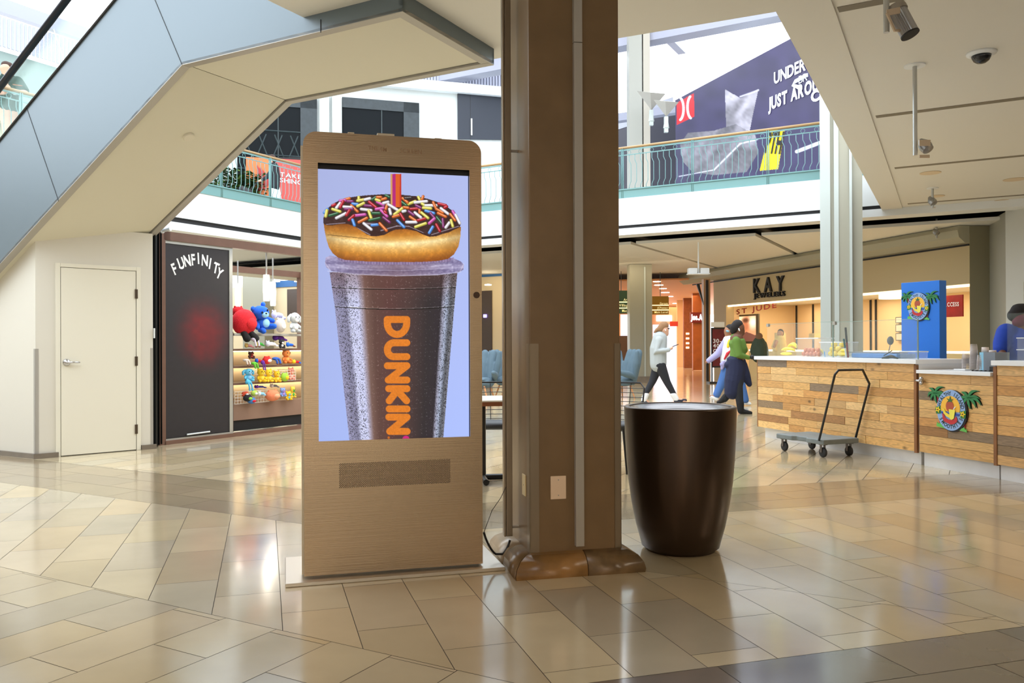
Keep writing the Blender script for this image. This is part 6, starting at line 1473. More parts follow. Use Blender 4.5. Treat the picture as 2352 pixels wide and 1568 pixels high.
# pilaster and walls at the right
pA = YV(2228, 800); pA = vz(pA, 0)
rp = MB().box(pA, vz(Y(2274, 800, pA[1]), 0)-pA, nY*.6, ZUP*3.79); struct('wall_pilaster', rp, mat('pilaster_olive', (136, 130, 106), .5))
pB = vz(Y(2274, 800, pA[1]), 0); pC = vz(Y(2311, 800, pA[1]-1.2), 0)
struct('wall_pilaster_side', MB().prism([pB, pC, pC+nY*.6, pB+nY*.6], ZUP*3.9), mat('pilaster_grey', (160, 158, 144), .5))
pD = pC+dY*6
struct('wall_right_shop', MB().prism([pC, pC+(pD-pC)*.07, pC+(pD-pC)*.07+nY*.3, pC+nY*.3], ZUP*4.0).box(pC+(pD-pC)*.07+ZUP*2.45, (pD-pC)*.93, nY*.3, ZUP*1.6), mat('shop_grey_wall', (196, 196, 188), .5))
struct('wall_right_shop_inside', MB().box(pC+nY*1.5, (pD-pC), nY*.1, ZUP*3), MATS['jeweller_inside'])
# ================================================================ CORRIDOR beyond
M_or = mat('corridor_wood', (170, 96, 46), .45, noise=.2, nscale=3); M_corc = mat('corridor_ceiling', (214, 150, 96), .6)
cz = 3.55
c0 = vz(Y(1418, 780, 33), 0); c1 = vz(Y(1570, 780, 62), 0)
struct('corridor_ceiling', MB().prism([vz(Y(1330, 780, 30.6), cz), vz(Y(1640, 780, 29.6), cz), vz(Y(1640, 780, 66), cz), vz(Y(1380, 780, 66), cz)], ZUP*.05), M_corc)
struct('wall_corridor_end', MB().box(vz(Y(1350, 780, 50.15), 0), (7, 0, 0), (0, .2, 0), ZUP*3.6), mat('corridor_end', (206, 150, 104), .5))
def cbox_(x0, x1, y0, y1, yy, th, m_): 
    a, b = Y(x0, y1, yy), Y(x1, y0, yy); return MB().box(R((a[0], yy, a[2])), (b[0]-a[0], 0, 0), (0, th, 0), (0, 0, b[2]-a[2])), m_
def cthing(name, x0, x1, y0, y1, yy, th, m_, label, cat): b, m2 = cbox_(x0, x1, y0, y1, yy, th, m_); return single(name, b, m2, label, cat)
M_bw = mat('bright_window', (190, 204, 236), .5, emit=.55); M_bs = mat('lit_sign_blue', (228, 232, 255), .5, emit=2.2)
cthing('shop_window', 1500, 1556, 745, 837, 50.0, .1, M_bw, 'bright shop window behind the walking woman in grey', 'window')
cthing('shop_window', 1426, 1446, 722, 771, 43.6, .1, M_bw, 'bright shop window left of the grey-green column', 'window')
cthing('shop_counter', 1420, 1447, 771, 845, 43.5, .1, M_dk, 'dark shop counter front below the bright window by the column', 'shop front')
for nm, x0, x1, y0, y1, yy, m_, lab in (('shop_sign', 1508, 1543, 724, 737, 50.03, M_bs, 'white lit shop sign at the end of the corridor'),):
    cthing(nm, x0, x1, y0, y1, yy, .1, m_, lab, 'sign')
for k, (x0, x1, yy) in enumerate(((1556, 1571, 44), (1592, 1618, 38))):
    cthing('shop_wall', x0, x1, 640, 850, yy, .2, mat('corridor_cream', (224, 178, 128), .5) if k == 0 else M_or, ['cream pier left of the wooden shop front in the corridor', 'orange wooden shop front deep in the corridor'][k], 'shop wall')
cthing('shop_wall', 1571, 1592, 640, 846, 42, .2, mat('corridor_brown', (140, 76, 34), .5, noise=.2), 'brown wooden bay with lit shelves in the corridor', 'shop wall')
cthing('shop_sign_board', 1586, 1613, 717, 741, 37.88, .1, mat('board_maroon', (110, 26, 24), .5), 'maroon sign board over the corridor shop', 'sign')
lt = MB(); yy = 37.87; text(lt, "Jos.A", onplane(Y(1587, 734, yy), Y(1613, 734, yy), Y(1587, 722, yy)), .05); single('script_sign', lt, mat('sign_glow', (255, 246, 240), .5, emit=5), 'glowing white script on the maroon sign board', 'lettering')
cthing('red_sign', 1539, 1557, 738, 749, 43.95, .05, mat('red_board', (196, 56, 36), .5), 'small red projecting sign above the walking woman in grey', 'sign')
# lit shelves of the bay
for i, y in enumerate((768, 779, 790, 800)):
    cthing('display_shelf', 1576, 1583, y-4, y, 41.93, .06, mat('shelf_glow', (255, 220, 160), .5, emit=2), ['top', 'second', 'third', 'lowest'][i]+' lit display shelf in the brown wooden corridor bay', 'shelf')
# slanted dark fin column by the jeweller
fA = vz(Y(1617, 780, 27.6), 0); t = thing('fin_column', 'slim pier with black fins at the corner of the jeweller shop', 'column', fA)
sc = 27.6/F
obj('shaft', MB().box(fA, (15*sc, 0, 0), (0, .3, 0), ZUP*3.4), mat('fin_pier', (176, 140, 104), .5), t)
obj('fin', MB().prism([Y(1600, 652, 27.5), Y(1607, 652, 27.5), Y(1617, 700, 27.5), Y(1613, 690, 27.5)], (0, .1, 0)), M_black, t); obj('fin', MB().box(vz(Y(1622, 780, 27.4), 0), (6*sc, 0, 0), (0, .05, 0), ZUP*3.35), M_black, t)
# hanging directories
def directory(x0, x1, y0, y1, yy, rgb, lines, lab):
    a, b = Y(x0, y1, yy), Y(x1, y0, yy); w_ = b[0]-a[0]; h_ = b[2]-a[2]
    t = thing('hanging_directory', lab, 'sign', a+R((w_/2, 0, 0)), 'hanging directory signs'); obj('board', MB().box(R((a[0], yy, a[2])), (w_, 0, 0), (0, .06, 0), (0, 0, h_)), mat('dir'+str(rgb[0]), rgb, .5), t)
    obj('hanger', MB().tube([R((a[0]+w_*.5, yy+.03, b[2])), R((a[0]+w_*.5, yy+.03, 3.75))], .012, 6), M_frame, t)
    lt = MB()
    for i, s in enumerate(lines):
        z = b[2]-h_*(.45+i*.24); x = a[0]+w_*.94-w_*.08*len(s); text(lt, s, onplane((x, yy-.01, z), (a[0]+w_*.94, yy-.01, z), (x, yy-.01, z+h_*.11)), .01)
    obj('lettering', lt, mat('dir_letter', (240, 226, 160), .5, emit=.4), t)
    obj('divider', MB().box(R((a[0], yy-.006, b[2]-h_*.52)), (w_, 0, 0), (0, .006, 0), (0, 0, .03)).box(R((a[0], yy-.006, b[2]-h_*.78)), (w_, 0, 0), (0, .006, 0), (0, 0, .03)), mat('dir_line', (255, 236, 170), .5, emit=1), t)
directory(1498, 1536, 680, 722, 29, (176, 130, 24), ['Garage', 'JCPenney', 'Main Level'], 'yellow hanging directory sign right of the grey-green column')
directory(1405, 1449, 667, 720, 28.5, (66, 98, 74), ['Arts', 'Village', 'Macys'], 'green hanging directory sign left of the grey-green column')
# ceiling downlights in the corridor
M_dl = mat('downlight_glow', (255, 236, 200), .5, emit=14); M_ring = mat('downlight_ring', (210, 190, 160), .5)
for i, (x, y, rr) in enumerate([(1509, 647, .14), (1513, 655, .17), (1522.5, 663, .15), (1528, 672, .18), (1539, 681, .15), (1553, 697, .2), (1558, 702, .1)]):
    p = G(x, y, cz-.012); single('downlight', MB().lathe(p, [(0, 0), (rr, 0), (rr, .012), (0, .012)], 14), M_dl, ['first', 'second', 'third', 'fourth', 'fifth', 'sixth', 'seventh'][i]+' of the corridor ceiling downlights counting from the near end', 'downlight', 'corridor ceiling downlights')
area('corridor_lamp', tuple(Y(1510, 660, 40)*[1, 1, 0]+R((0, 0, 3.45))), 3, 260, (1, .6, .3), None, 14)
area('corridor_lamp', tuple(Y(1560, 660, 54)*[1, 1, 0]+R((0, 0, 3.45))), 3, 260, (1, .7, .42), None, 10)
# sale sign stand
sA = Y(1634, 844, 25.8); sB = Y(1666, 752, 25.8)
t = thing('sale_stand', 'tall black framed sale sign on a stand beside the jeweller shop', 'sign', vz((sA+sB)/2, 0))
obj('frame', MB().box(R((sA[0], 25.8, sA[2])), (sB[0]-sA[0], 0, 0), (0, .05, 0), (0, 0, sB[2]-sA[2])), M_black, t)
obj('print', MB().box(R((sA[0]+.04, 25.79, sA[2]+.05)), (sB[0]-sA[0]-.08, 0, 0), (0, .01, 0), (0, 0, sB[2]-sA[2]-.1)), mat('sale_red', (104, 20, 30), .45, noise=.3, nscale=4), t)
lt = MB()
for s, y, x1 in (('30-', 787, 1657), ('40%', 798, 1662), ('OFF', 810, 1662)): text(lt, s, onplane(Y(1638, y, 25.77), Y(x1, y, 25.77), Y(1638, y-9, 25.77)), .02)
obj('lettering', lt, M_lw, t); obj('leg', MB().box(vz(sA, 0), (.04, 0, 0), (0, .04, 0), ZUP*sA[2]), M_black, t); obj('leg', MB().box(vz(sB, 0)-R((.04, 0, 0)), (.04, 0, 0), (0, .04, 0), ZUP*sA[2]), M_black, t)
obj('foot', MB().box(vz(sA, 0)-R((.1, .2, 0)), (.25, 0, 0), (0, .4, 0), ZUP*.05).box(vz(sB, 0)-R((.12, .2, 0)), (.25, 0, 0), (0, .4, 0), ZUP*.05), M_black, t)
cthing('paper_notice', 1633, 1664, 739, 751, 25.83, .02, M_white, 'white notice sheet on the pier above the sale sign', 'notice')
# ================================================================ CEILING FIXTURES
def spot(xr, yr, yb, xl, yl, s_px, lab, i):
    """pole from ceiling at (xr,yr) down to yb; lamp head centre (xl,yl)"""
    P = G(xr, yr, ZC); yy = P[1]; sc = yy/F; zb_ = Y(xr, yb, yy)[2]
    t = thing('ceiling_spotlight', lab, 'spotlight', vz(P, zb_), 'pole-hung spotlights on the right ceiling')
    obj('ceiling_rose', MB().lathe(P-ZUP*.012, [(0, 0), (.10, 0), (.10, .012), (0, .012)], 24), M_white, t)
    obj('pole', MB().tube([P, vz(P, zb_)], .022, 10), M_al, t)
    C_ = Y(xl, yl, yy); u = R((1, 0, 0)); w_ = s_px*sc
    obj('bracket', MB().box(vz(P, C_[2]-.02)-R((0, .09, 0)), (C_[0]-P[0]+.01, 0, 0), (0, .01, 0), (0, 0, .06)).box(vz(P, C_[2]-.14)-R((0, .09, 0)), (C_[0]-P[0], 0, 0), (0, .01, 0), (0, 0, .03)), mat('bracket_beige', (196, 176, 150), .5), t)
    a = R((.35, .0, -1)); a = a/np.linalg.norm(a)
    hdp = [(0, -.9), (.18, -.8), (.5, -.25), (.55, .1), (.48, .5), (.0, .6)]
    hx = MB(); ax = R((.25, -.55, -.8)); ax = ax/np.linalg.norm(ax)
    hx.lathe(C_+R((0, -.0, 0)), [(r_*w_, z_*w_) for r_, z_ in hdp], 20, ax); obj('lamp_head', hx, mat('spot_metal', (150, 150, 150), .35, .8), t)
spot(2101, 150, 357, 2125, 335, 26, 'second pole-hung spotlight, the nearest with its whole pole showing', 1)
spot(2142, 432, 478, 2141, 462, 16, 'third pole-hung spotlight from the front on the right ceiling', 2)
spot(2151, 496, 547, 2150, 533, 12, 'fourth pole-hung spotlight from the front on the right ceiling', 3)
spot(2156, 548, 590, 2160, 580, 9, 'farthest pole-hung spotlight on the right ceiling', 4)
# nearest fixture: ribbed cylinder on a yoke, partly out of the frame
yy = 6.2; sc = yy/F; c = Y(2072, 45, yy)
t = thing('ceiling_spotlight', 'nearest ribbed metal spotlight at the top edge of the picture', 'spotlight', c-ZUP*.2, 'pole-hung spotlights on the right ceiling')
ax = R((.32, -.25, -.92)); ax = ax/np.linalg.norm(ax); e1 = np.cross(ax, [0, 1, 0]); e1 /= np.linalg.norm(e1); e2 = np.cross(ax, e1)
rb = MB(); n = 48; rad = [(.066 if i % 2 else .058) for i in range(n)]; vs = []
for k in (-.1, .13):
    for i in range(n):
        a = 2*math.pi*i/n; vs.append(c+ax*k+(e1*math.cos(a)+e2*math.sin(a))*rad[i])
rb.add(vs, [(i, (i+1) % n, n+(i+1) % n, n+i) for i in range(n)]+[tuple(range(n)), tuple(range(n, 2*n))]); obj('ribbed_housing', rb, mat('rib_metal', (176, 176, 178), .35, .8), t)
obj('end_cap', MB().lathe(c-ax*.10, [(0, -.02), (.07, -.02), (.074, .0), (.074, .03), (0, .03)], 28, ax), mat('cap_grey', (150, 142, 130), .5), t)
obj('lens_rim', MB().lathe(c+ax*.13, [(0, 0), (.068, 0), (.068, .012), (0, .012)], 28, ax), M_black, t)
pq = [Y(2036, 27, yy-.09), Y(2070, 20, yy-.09)]
obj('yoke', MB().box(Y(2037, 36, yy-.1), (.10, 0, .02), (0, .01, 0), (0, 0, .045)).tube([Y(2037, 30, yy-.1), Y(2055, 70, yy-.05), Y(2070, 70, yy-.02)], .012, 6), mat('bracket_beige', (196, 176, 150), .5), t)
obj('stem', MB().tube([Y(2036, 75, yy), vz(Y(2036, 75, yy), ZC)], .022, 10), M_al, t)
dc_ = G(2254, 128, ZC-.03); t = thing('dome_camera', 'dark security dome camera with white ring on the right ceiling', 'camera', dc_-ZUP*.08)
obj('mount_ring', MB().lathe(dc_, [(0, .03), (.135, .03), (.13, .012), (.09, 0), (0, 0)], 36), M_white, t, smooth=True)
obj('dome', MB().lathe(dc_-ZUP*.0, [(.088, 0), (.084, -.02), (.068, -.05), (.04, -.07), (.0, -.078)], 32), mat('dome_smoke', (34, 36, 40), .12), t, smooth=True)
for i, (x, y, rr) in enumerate([(2137, 398, .13), (2330, 413, .14), (2300, 462, .13), (2152, 451, .11)]):
    p = G(x, y, ZC-.01); t = thing('downlight', ['recessed amber downlight beside the second spotlight pole', 'recessed amber downlight at the far right of the ceiling', 'recessed amber downlight below the far right one', 'small recessed amber downlight behind the third spotlight'][i], 'downlight', p, 'recessed ceiling downlights')
    obj('ring', MB().lathe(p, [(rr, 0), (rr*1.25, .002), (rr*1.25, .008), (rr, .008)], 24), M_ring, t); obj('bulb', MB().lathe(p, [(0, .004), (rr, .004), (rr, .009), (0, .009)], 20), mat('bulb_amber', (220, 160, 110), .4, emit=1.2), t)
# spotlight hanging in the middle distance
P = G(1604, 556, 3.80); yy = P[1]; t = thing('ceiling_spotlight', 'white double spotlight hanging on a rod in front of the jeweller shop', 'spotlight', vz(P, Y(1604, 630, yy)[2]))
obj('pole', MB().tube([P, vz(P, Y(1604, 630, yy)[2])], .02, 8), M_white, t); c = Y(1604, 623, yy); obj('lamp_head', MB().box(c-R((.26, .1, .06)), (.22, 0, 0), (0, .2, 0), (0, 0, .14)).box(c+R((.04, -.1, -.06)), (.22, 0, 0), (0, .2, 0), (0, 0, .14)).box(c-R((.28, .12, .08)), (.56, 0, 0), (0, .24, 0), (0, 0, .03)), M_white, t, bevel=.02)
# ================================================================ PEOPLE
def fabric(n, rgb, **k): return mat('cloth_'+n, rgb, .85, **k)
SKL = (206, 160, 134); SKD = (104, 66, 46); SKM = (150, 104, 76)
def person(yy, label, skin, body, parts, base=None, group=None):
    """body and clothing as chains of picture points at distance yy (+offset); each chain: [(x, y, dy)], [radii in m]"""
    Q = lambda p: Y(p[0], p[1], yy+(p[2] if len(p) > 2 else 0))
    allp = [Q(p) for ch, r in body for p in ch]; zmin = min(p[2] for p in allp); cx = np.mean([p[:2] for p in allp], axis=0)
    t = thing('person', label, 'person', R((cx[0], cx[1], base if base is not None else zmin)), group)
    b = MB()
    for ch, r in body: b.limb([Q(p) for p in ch], r, 12)
    obj('body', b, mat('skin%d' % skin[0], skin, .55), t, remesh=.011)
    for nm, m_, chains, opt in parts:
        b = MB()
        for ch, r in chains:
            fl = opt.get('flat', 1.0)
            if len(ch) == 1: b.ball(Q(ch[0]), r, 16)
            else: b.limb([Q(p) for p in ch], r, 14, fl, up=(1, 0, 0) if fl != 1 else None)
        obj(nm, b, m_, t, remesh=opt.get('rm', .012) if opt.get('rm', 1) else 0, smooth=True)
    return t
def face(t, yy, hx, hy, s, d, skin, hair=None):
    pass
# woman in the grey hoodie, walking right
Yg = 16.9
person(Yg, 'person in grey hoodie and black leggings walking right, looking at a phone', SKL,
 [([(1525.5, 752), (1526.5, 758), (1529.5, 766)], [.088, .09, .06]), ([(1521, 766), (1517, 778)], [.05, .06]), ([(1530.5, 757), (1534.5, 759)], [.035, .012]), ([(1516, 778), (1515, 805), (1514, 838)], [.13, .13, .14]),
  ([(1514, 782, -.1), (1509, 809, -.14), (1541, 800, -.2)], [.05, .042, .03]), ([(1541, 800, -.2), (1546, 797, -.22)], [.028, .014]), ([(1539, 801, -.17), (1544, 801.5, -.19)], [.022, .012]), ([(1541, 799, -.2), (1545, 795, -.2)], [.014, .009]),
  ([(1514, 838, -.06), (1532, 877, -.06), (1551, 913, -.06)], [.09, .06, .045]), ([(1514, 838, .08), (1499, 875, .08), (1481, 912, .08)], [.09, .06, .045]), ([(1551, 915, -.06), (1573, 921, -.06)], [.04, .035]), ([(1480, 915, .08), (1492, 928, .08)], [.04, .035])],
 [('hoodie', fabric('grey', (164, 170, 170)), [([(1516, 777), (1512, 800), (1512, 836)], [.15, .175, .17]), ([(1518, 768, .02), (1504, 775, .03)], [.09, .05]), ([(1514, 781, -.1), (1508, 808, -.15), (1535, 803, -.2)], [.085, .08, .05])], {}),
  ('leggings', fabric('black', (30, 32, 38)), [([(1512, 836, -.05), (1516, 838, -.06), (1532, 877, -.06), (1549, 908, -.06)], [.12, .12, .075, .055]), ([(1512, 838, .07), (1499, 875, .08), (1482, 906, .08)], [.12, .075, .055])], {}),
  ('boot', fabric('white', (226, 228, 228)), [([(1546, 905, -.06), (1553, 916, -.06)], [.065, .06])], {}), ('boot', fabric('white', (226, 228, 228)), [([(1484, 905, .08), (1479, 918, .08)], [.065, .06])], {}),
  ('shoe', fabric('navyshoe', (34, 40, 56)), [([(1553, 920, -.06), (1575, 919, -.06)], [.05, .03])], {}), ('shoe', fabric('navyshoe', (34, 40, 56)), [([(1478, 922, .08), (1494, 927, .08)], [.05, .03])], {}),
  ('hair', fabric('blonde', (140, 104, 72)), [([(1525, 748, 0), (1519, 754, 0)], [.098, .085]), ([(1516, 754), (1508, 758), (1503, 763)], [.05, .04, .02])], {}),
  ('glasses', M_black, [([(1531, 753.5, -.06), (1537, 754.5, -.05)], [.011, .011])], {'rm': 0}),
  ('earbud', M_white, [([(1528, 757, -.09), (1529, 759, -.09)], [.01, .009])], {'rm': 0})])
p = Y(1544, 797, Yg-.22); single('phone', MB().box(p, (.13, 0, .05), (0, .07, 0), (0, 0, .012)), M_black, 'dark phone in the hand of the person in the grey hoodie', 'phone')
# woman in green top with navy coat tied round the waist
Yw = 14.7
person(Yw, 'person in green long-sleeved top with a navy quilted coat round the waist', SKD,
 [([(1697, 750), (1699, 756), (1703, 764)], [.095, .092, .06]), ([(1694, 765), (1692, 776)], [.05, .06]), ([(1706, 757), (1710, 760)], [.035, .014]), ([(1706, 764), (1709, 765)], [.03, .015]), ([(1692, 778), (1694, 800), (1693, 826)], [.12, .12, .13]),
  ([(1692, 782, -.12), (1700, 816, -.14), (1722, 821, -.12)], [.05, .042, .028]), ([(1722, 821, -.12), (1729, 818, -.14)], [.028, .02]), ([(1722, 822, -.12), (1728, 822, -.13)], [.015, .01]), ([(1722, 820, -.12), (1727, 815, -.13)], [.014, .01]),
  ([(1693, 828, -.06), (1695, 893, -.08), (1700, 935, -.08)], [.09, .062, .045]), ([(1693, 828, .08), (1684, 890, .08), (1664, 918, .08)], [.09, .062, .045]), ([(1700, 942, -.08), (1722, 948, -.08)], [.04, .03]), ([(1663, 918, .08), (1652, 920, .08)], [.04, .03])],
 [('top', fabric('green', (92, 124, 50)), [([(1690, 776), (1692, 784), (1697, 800), (1692, 824)], [.10, .15, .15, .125]), ([(1700, 797, 0), (1709, 803, 0)], [.11, .07]), ([(1691, 782, -.12), (1698, 815, -.15), (1719, 821, -.13)], [.075, .065, .04])], {}),
  ('coat', fabric('navy', (26, 32, 62), bump=.8, bscale=14), [([(1696, 818), (1690, 826), (1690, 850), (1686, 875), (1683, 898)], [.10, .16, .17, .17, .15]), ([(1672, 838), (1690, 826), (1703, 830)], [.07, .10, .08]), ([(1705, 838), (1712, 862), (1721, 882)], [.09, .09, .05])], {}),
  ('trousers', fabric('black', (30, 32, 38)), [([(1693, 860, -.06), (1696, 893, -.08), (1700, 932, -.08)], [.10, .08, .062]), ([(1689, 870, .08), (1683, 893, .08), (1664, 916, .08)], [.10, .08, .062])], {}),
  ('boot', fabric('bootblack', (22, 22, 24)), [([(1700, 925, -.08), (1701, 941, -.08)], [.07, .06]), ([(1701, 944, -.08), (1724, 948, -.08)], [.05, .035])], {}),
  ('boot', fabric('bootblack', (22, 22, 24)), [([(1668, 910, .08), (1660, 918, .08)], [.065, .055]), ([(1658, 919, .08), (1650, 924, .08)], [.05, .035])], {}),
  ('hair', fabric('braids', (28, 22, 22)), [([(1694, 746, 0), (1688, 752, 0)], [.10, .09]), ([(1686, 754), (1683, 762), (1686, 768)], [.07, .05, .03])], {}),
  ('earbud', M_white, [([(1697, 755, -.1), (1698.5, 759, -.1)], [.012, .011])], {'rm': 0})], base=0)
p = Y(1727, 820, Yw-.15); single('glove', MB().limb([p, p+R((.08, 0, -.01))], [.04, .025], 10), M_black, 'dark glove held by the person in the green top', 'glove', smooth=True)
Yb = 16.4
person(Yb, 'person in lilac sleeves, white shirt and yellow scarf behind the one in green', SKM,
 [([(1674, 758), (1673, 764), (1671, 772)], [.092, .09, .055]), ([(1675, 772), (1675, 782)], [.05, .06]), ([(1675, 782), (1673, 805), (1675, 832)], [.12, .12, .13]),
  ([(1666, 790), (1646, 814), (1626, 829)], [.05, .042, .028]), ([(1626, 829), (1621, 832)], [.028, .018]), ([(1626, 830), (1623, 834)], [.014, .01]),
  ([(1675, 834), (1657, 880), (1643, 908)], [.09, .06, .045]), ([(1677, 834, .15), (1702, 880, .15), (1711, 922, .15)], [.09, .06, .045]), ([(1642, 912), (1632, 910)], [.035, .03]), ([(1711, 924, .15), (1720, 927, .15)], [.035, .03])],
 [('shirt', fabric('white', (226, 228, 228)), [([(1675, 783), (1672, 800), (1672, 830)], [.13, .15, .15])], {}),
  ('shirt_mark', fabric('redmark', (190, 40, 50)), [([(1664, 824, -.13), (1671, 812, -.15), (1677, 806, -.15)], [.015, .03, .015])], {'rm': 0}),
  ('sleeve', fabric('lilac', (158, 154, 200)), [([(1668, 786), (1648, 813), (1628, 828)], [.085, .07, .055])], {}),
  ('sleeve', fabric('lilac', (158, 154, 200)), [([(1660, 836, -.1), (1664, 828, -.12), (1658, 846, -.1)], [.06, .05, .03])], {}),
  ('scarf', fabric('yellow', (232, 196, 44)), [([(1678, 772), (1676, 784, -.08), (1672, 796, -.13)], [.06, .06, .03])], {}),
  ('jeans', fabric('denim', (66, 104, 164)), [([(1675, 834), (1658, 878), (1646, 906)], [.12, .085, .075]), ([(1678, 834, .15), (1702, 880, .15), (1711, 918, .15)], [.12, .085, .08])], {}),
  ('shoe', fabric('white', (226, 228, 228)), [([(1645, 915), (1633, 911)], [.05, .035])], {}), ('shoe', fabric('white', (226, 228, 228)), [([(1711, 924, .15), (1722, 927, .15)], [.05, .035])], {}),
  ('hair', fabric('braids', (28, 22, 22)), [([(1677, 755, 0), (1679, 760, .05)], [.098, .09])], {}),
  ('mask', fabric('glassesteal', (120, 160, 170)), [([(1669.5, 760, -.07), (1673, 761, -.09)], [.02, .02])], {'rm': 0})])
# two people in the jeweller shop
Yj = 23.5
person(Yj, 'person with short dark hair in a pale yellow shirt inside the jeweller shop', SKL,
 [([(1792, 765), (1791.5, 771)], [.088, .07]), ([(1792, 775), (1790, 786), (1790, 806)], [.06, .14, .15]), ([(1783, 784, -.1), (1778, 796, -.2), (1781, 790, -.3)], [.055, .045, .03]), ([(1797, 784), (1802, 798), (1798, 806)], [.055, .045, .03])],
 [('shirt', fabric('paleyellow', (236, 214, 150)), [([(1791, 780), (1790, 790), (1790, 806)], [.14, .18, .19]), ([(1783, 784, -.05), (1777, 797, -.1), (1780, 803, -.15)], [.08, .07, .05]), ([(1798, 784), (1803, 797), (1800, 804)], [.08, .07, .05])], {}),
  ('hair', fabric('darkhair', (64, 46, 38)), [([(1793, 762, .03), (1794, 766, .04)], [.088, .08])], {})])
Ys = 22.6
person(Ys, 'person seen from behind in a dark green jacket at the jeweller showcase', SKM,
 [([(1743.5, 773), (1743.5, 779)], [.088, .07]), ([(1743.5, 782), (1744, 792), (1745, 812)], [.07, .16, .18]), ([(1735, 790), (1731, 804)], [.06, .05]), ([(1753, 790), (1757, 804)], [.06, .05])],
 [('jacket', fabric('darkgreen', (54, 66, 50)), [([(1743.5, 787), (1744, 796), (1745, 814)], [.17, .22, .24]), ([(1735, 790), (1730, 806)], [.10, .09]), ([(1753, 790), (1758, 806)], [.10, .09])], {}),
  ('hair', fabric('brownhair', (116, 84, 58)), [([(1743.5, 772, -.04), (1743.5, 777, -.05)], [.10, .085])], {})])
# stand worker in blue at the right edge
Yk = 8.55
person(Yk, 'person in royal blue shirt and dark red cap behind the right-hand counter', SKD,
 [([(2346, 722), (2343, 734)], [.098, .08]), ([(2352, 745), (2354, 757)], [.06, .07]), ([(2354, 765), (2356, 800), (2358, 850), (2358, 900)], [.15, .17, .17, .16]), ([(2310, 766, -.02), (2298, 800, -.06), (2306, 822, -.2)], [.055, .045, .033]), ([(2306, 822, -.2), (2314, 826, -.26)], [.032, .022]), ([(2308, 824, -.2), (2316, 822, -.26)], [.014, .01]), ([(2356, 895, -.05), (2352, 1010, -.05), (2350, 1040, -.05)], [.09, .06, .045]), ([(2364, 895, .1), (2366, 1010, .1), (2366, 1038, .1)], [.09, .06, .045])],
 [('shirt', fabric('royal', (28, 64, 168)), [([(2350, 757), (2346, 775), (2345, 810), (2350, 860)], [.12, .20, .20, .18]), ([(2312, 764, -.02), (2301, 790, -.05), (2298, 802, -.08)], [.10, .085, .07])], {}),
  ('trousers', fabric('black', (30, 32, 38)), [([(2356, 880, 0), (2354, 960, -.04), (2350, 1030, -.05)], [.16, .10, .08]), ([(2362, 880, .06), (2366, 960, .1), (2366, 1030, .1)], [.14, .10, .08])], {}),
  ('cap', fabric('darkred', (104, 34, 56)), [([(2350, 742, -.02), (2344, 738, -.04)], [.095, .08])], {}),
  ('hair', fabric('braids', (28, 22, 22)), [([(2340, 718), (2330, 724)], [.095, .07]), ([(2352, 714), (2340, 714)], [.08, .08])], {})], base=0)
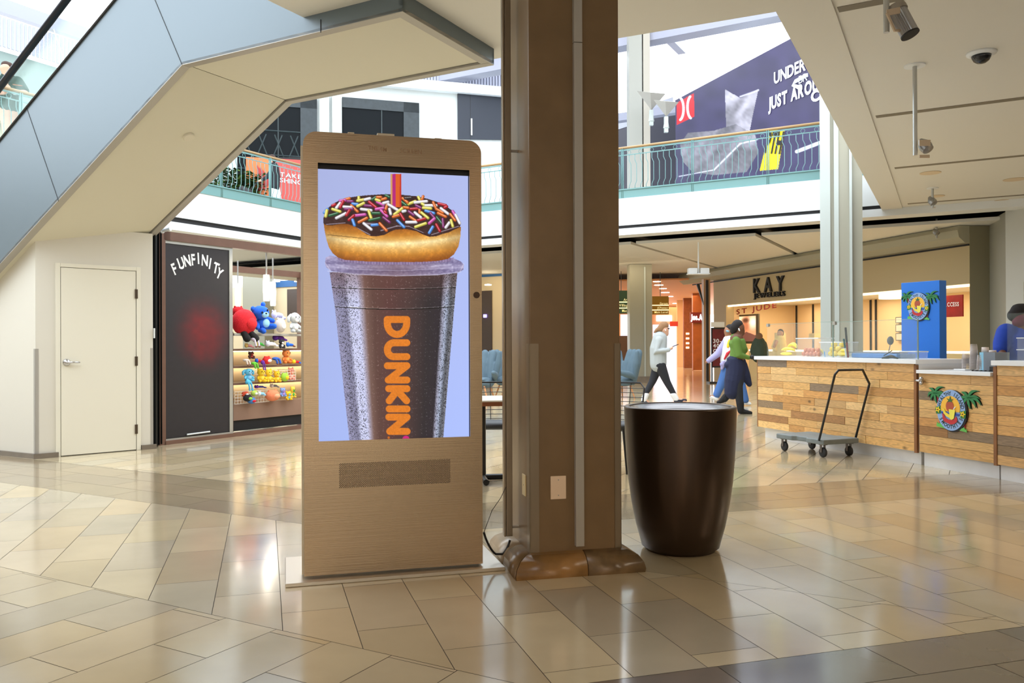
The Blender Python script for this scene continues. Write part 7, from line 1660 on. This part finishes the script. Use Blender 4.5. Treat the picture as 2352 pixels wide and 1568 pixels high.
# man leaning on the left balcony
Ym = 15.9
person(Ym, 'person in dark green striped polo shirt leaning on the upper left balcony rail', SKL,
 [([(14, 158), (17, 172)], [.105, .085]), ([(18, 178, .05), (20, 190, .05)], [.07, .08]), ([(22, 196, .1), (22, 240, .25), (20, 262, .3)], [.17, .18, .17]), ([(42, 190, .05), (58, 212, 0), (34, 212, -.2), (22, 205, -.25)], [.07, .055, .042, .035]), ([(0, 190, .05), (-8, 212, 0), (12, 212, -.2), (20, 200, -.25)], [.07, .055, .042, .035]),
  ([(20, 204, -.27), (14, 198, -.28)], [.03, .02]), ([(22, 206, -.27), (15, 203, -.29)], [.018, .012]), ([(18, 200, -.27), (18, 193, -.27)], [.018, .012]), ([(20, 262, .3), (22, 330, .3)], [.15, .1])],
 [('polo_shirt', fabric('polo', (24, 52, 44)), [([(18, 182, .05), (22, 198, .1), (22, 240, .25)], [.14, .21, .20]), ([(40, 188, .05), (56, 208, .02)], [.11, .085]), ([(2, 188, .05), (-8, 208, .02)], [.11, .085])], {}),
  ('shirt_stripe', fabric('polo_stripe', (150, 96, 66)), [([(30, 194, -.14), (50, 197, -.1)], [.01, .01])], {'rm': 0}),
  ('wristwatch', M_al, [([(34, 212, -.2), (35.5, 211, -.2)], [.05, .05])], {'rm': 0}),
  ('hair', fabric('darkhair', (64, 46, 38)), [([(14, 152, .02), (10, 156, .06), (20, 153, .03)], [.10, .09, .09])], {})])
p = Y(48, 212, Ym)
# woman with a pushchair behind the left balcony rail
Yp = 23.2
person(Yp, 'person in black top and white trousers pushing a pushchair on the upper left balcony', SKL,
 [([(624, 366), (623, 372)], [.09, .075]), ([(626, 377), (628, 384)], [.05, .06]), ([(629, 385), (631, 405), (630, 428)], [.12, .12, .13]), ([(626, 388, -.1), (613, 408, -.15), (597, 415, -.15)], [.05, .042, .03]), ([(597, 415, -.15), (592, 416, -.15)], [.028, .018]), ([(628, 430), (626, 470), (622, 505)], [.09, .06, .045]), ([(632, 430, .1), (640, 470, .1), (645, 505, .1)], [.09, .06, .045])],
 [('top', fabric('black', (30, 32, 38)), [([(629, 384), (631, 405), (630, 428)], [.14, .155, .15]), ([(627, 388, -.08), (613, 407, -.15), (602, 413, -.15)], [.07, .06, .04])], {}),
  ('trousers', fabric('white', (226, 228, 228)), [([(629, 430), (626, 468), (622, 500)], [.13, .10, .09]), ([(632, 430, .1), (640, 468, .1), (645, 500, .1)], [.13, .10, .09])], {}),
  ('hair', fabric('darkhair', (64, 46, 38)), [([(625, 362), (629, 366)], [.098, .09])], {})], base=4.8)
Q = lambda x, y, d=0: Y(x, y, Yp+d)
ps = thing('pushchair', 'black pushchair on the upper left balcony in front of the orange hoarding', 'pushchair', vz(Q(570, 450), 4.82))
obj('push_handle', MB().tube([Q(592, 416), Q(585, 426), Q(572, 438)], .02, 8), M_black, ps); obj('seat', MB().limb([Q(556, 436), Q(568, 444), Q(576, 456)], [.12, .16, .14], 10), M_black, ps, smooth=True)
for x in (556, 580): obj('wheel', MB().lathe(vz(Q(x, 470), 4.94)+R((0, -.02, 0)), [(0, 0), (.11, 0), (.11, .04), (0, .04)], 18, R((0, 1, 0))), M_rub, ps)
obj('frame', MB().tube([Q(572, 438), vz(Q(556, 470), 4.94)], .015, 6).tube([Q(566, 444), vz(Q(580, 470), 4.94)], .015, 6), M_black, ps)
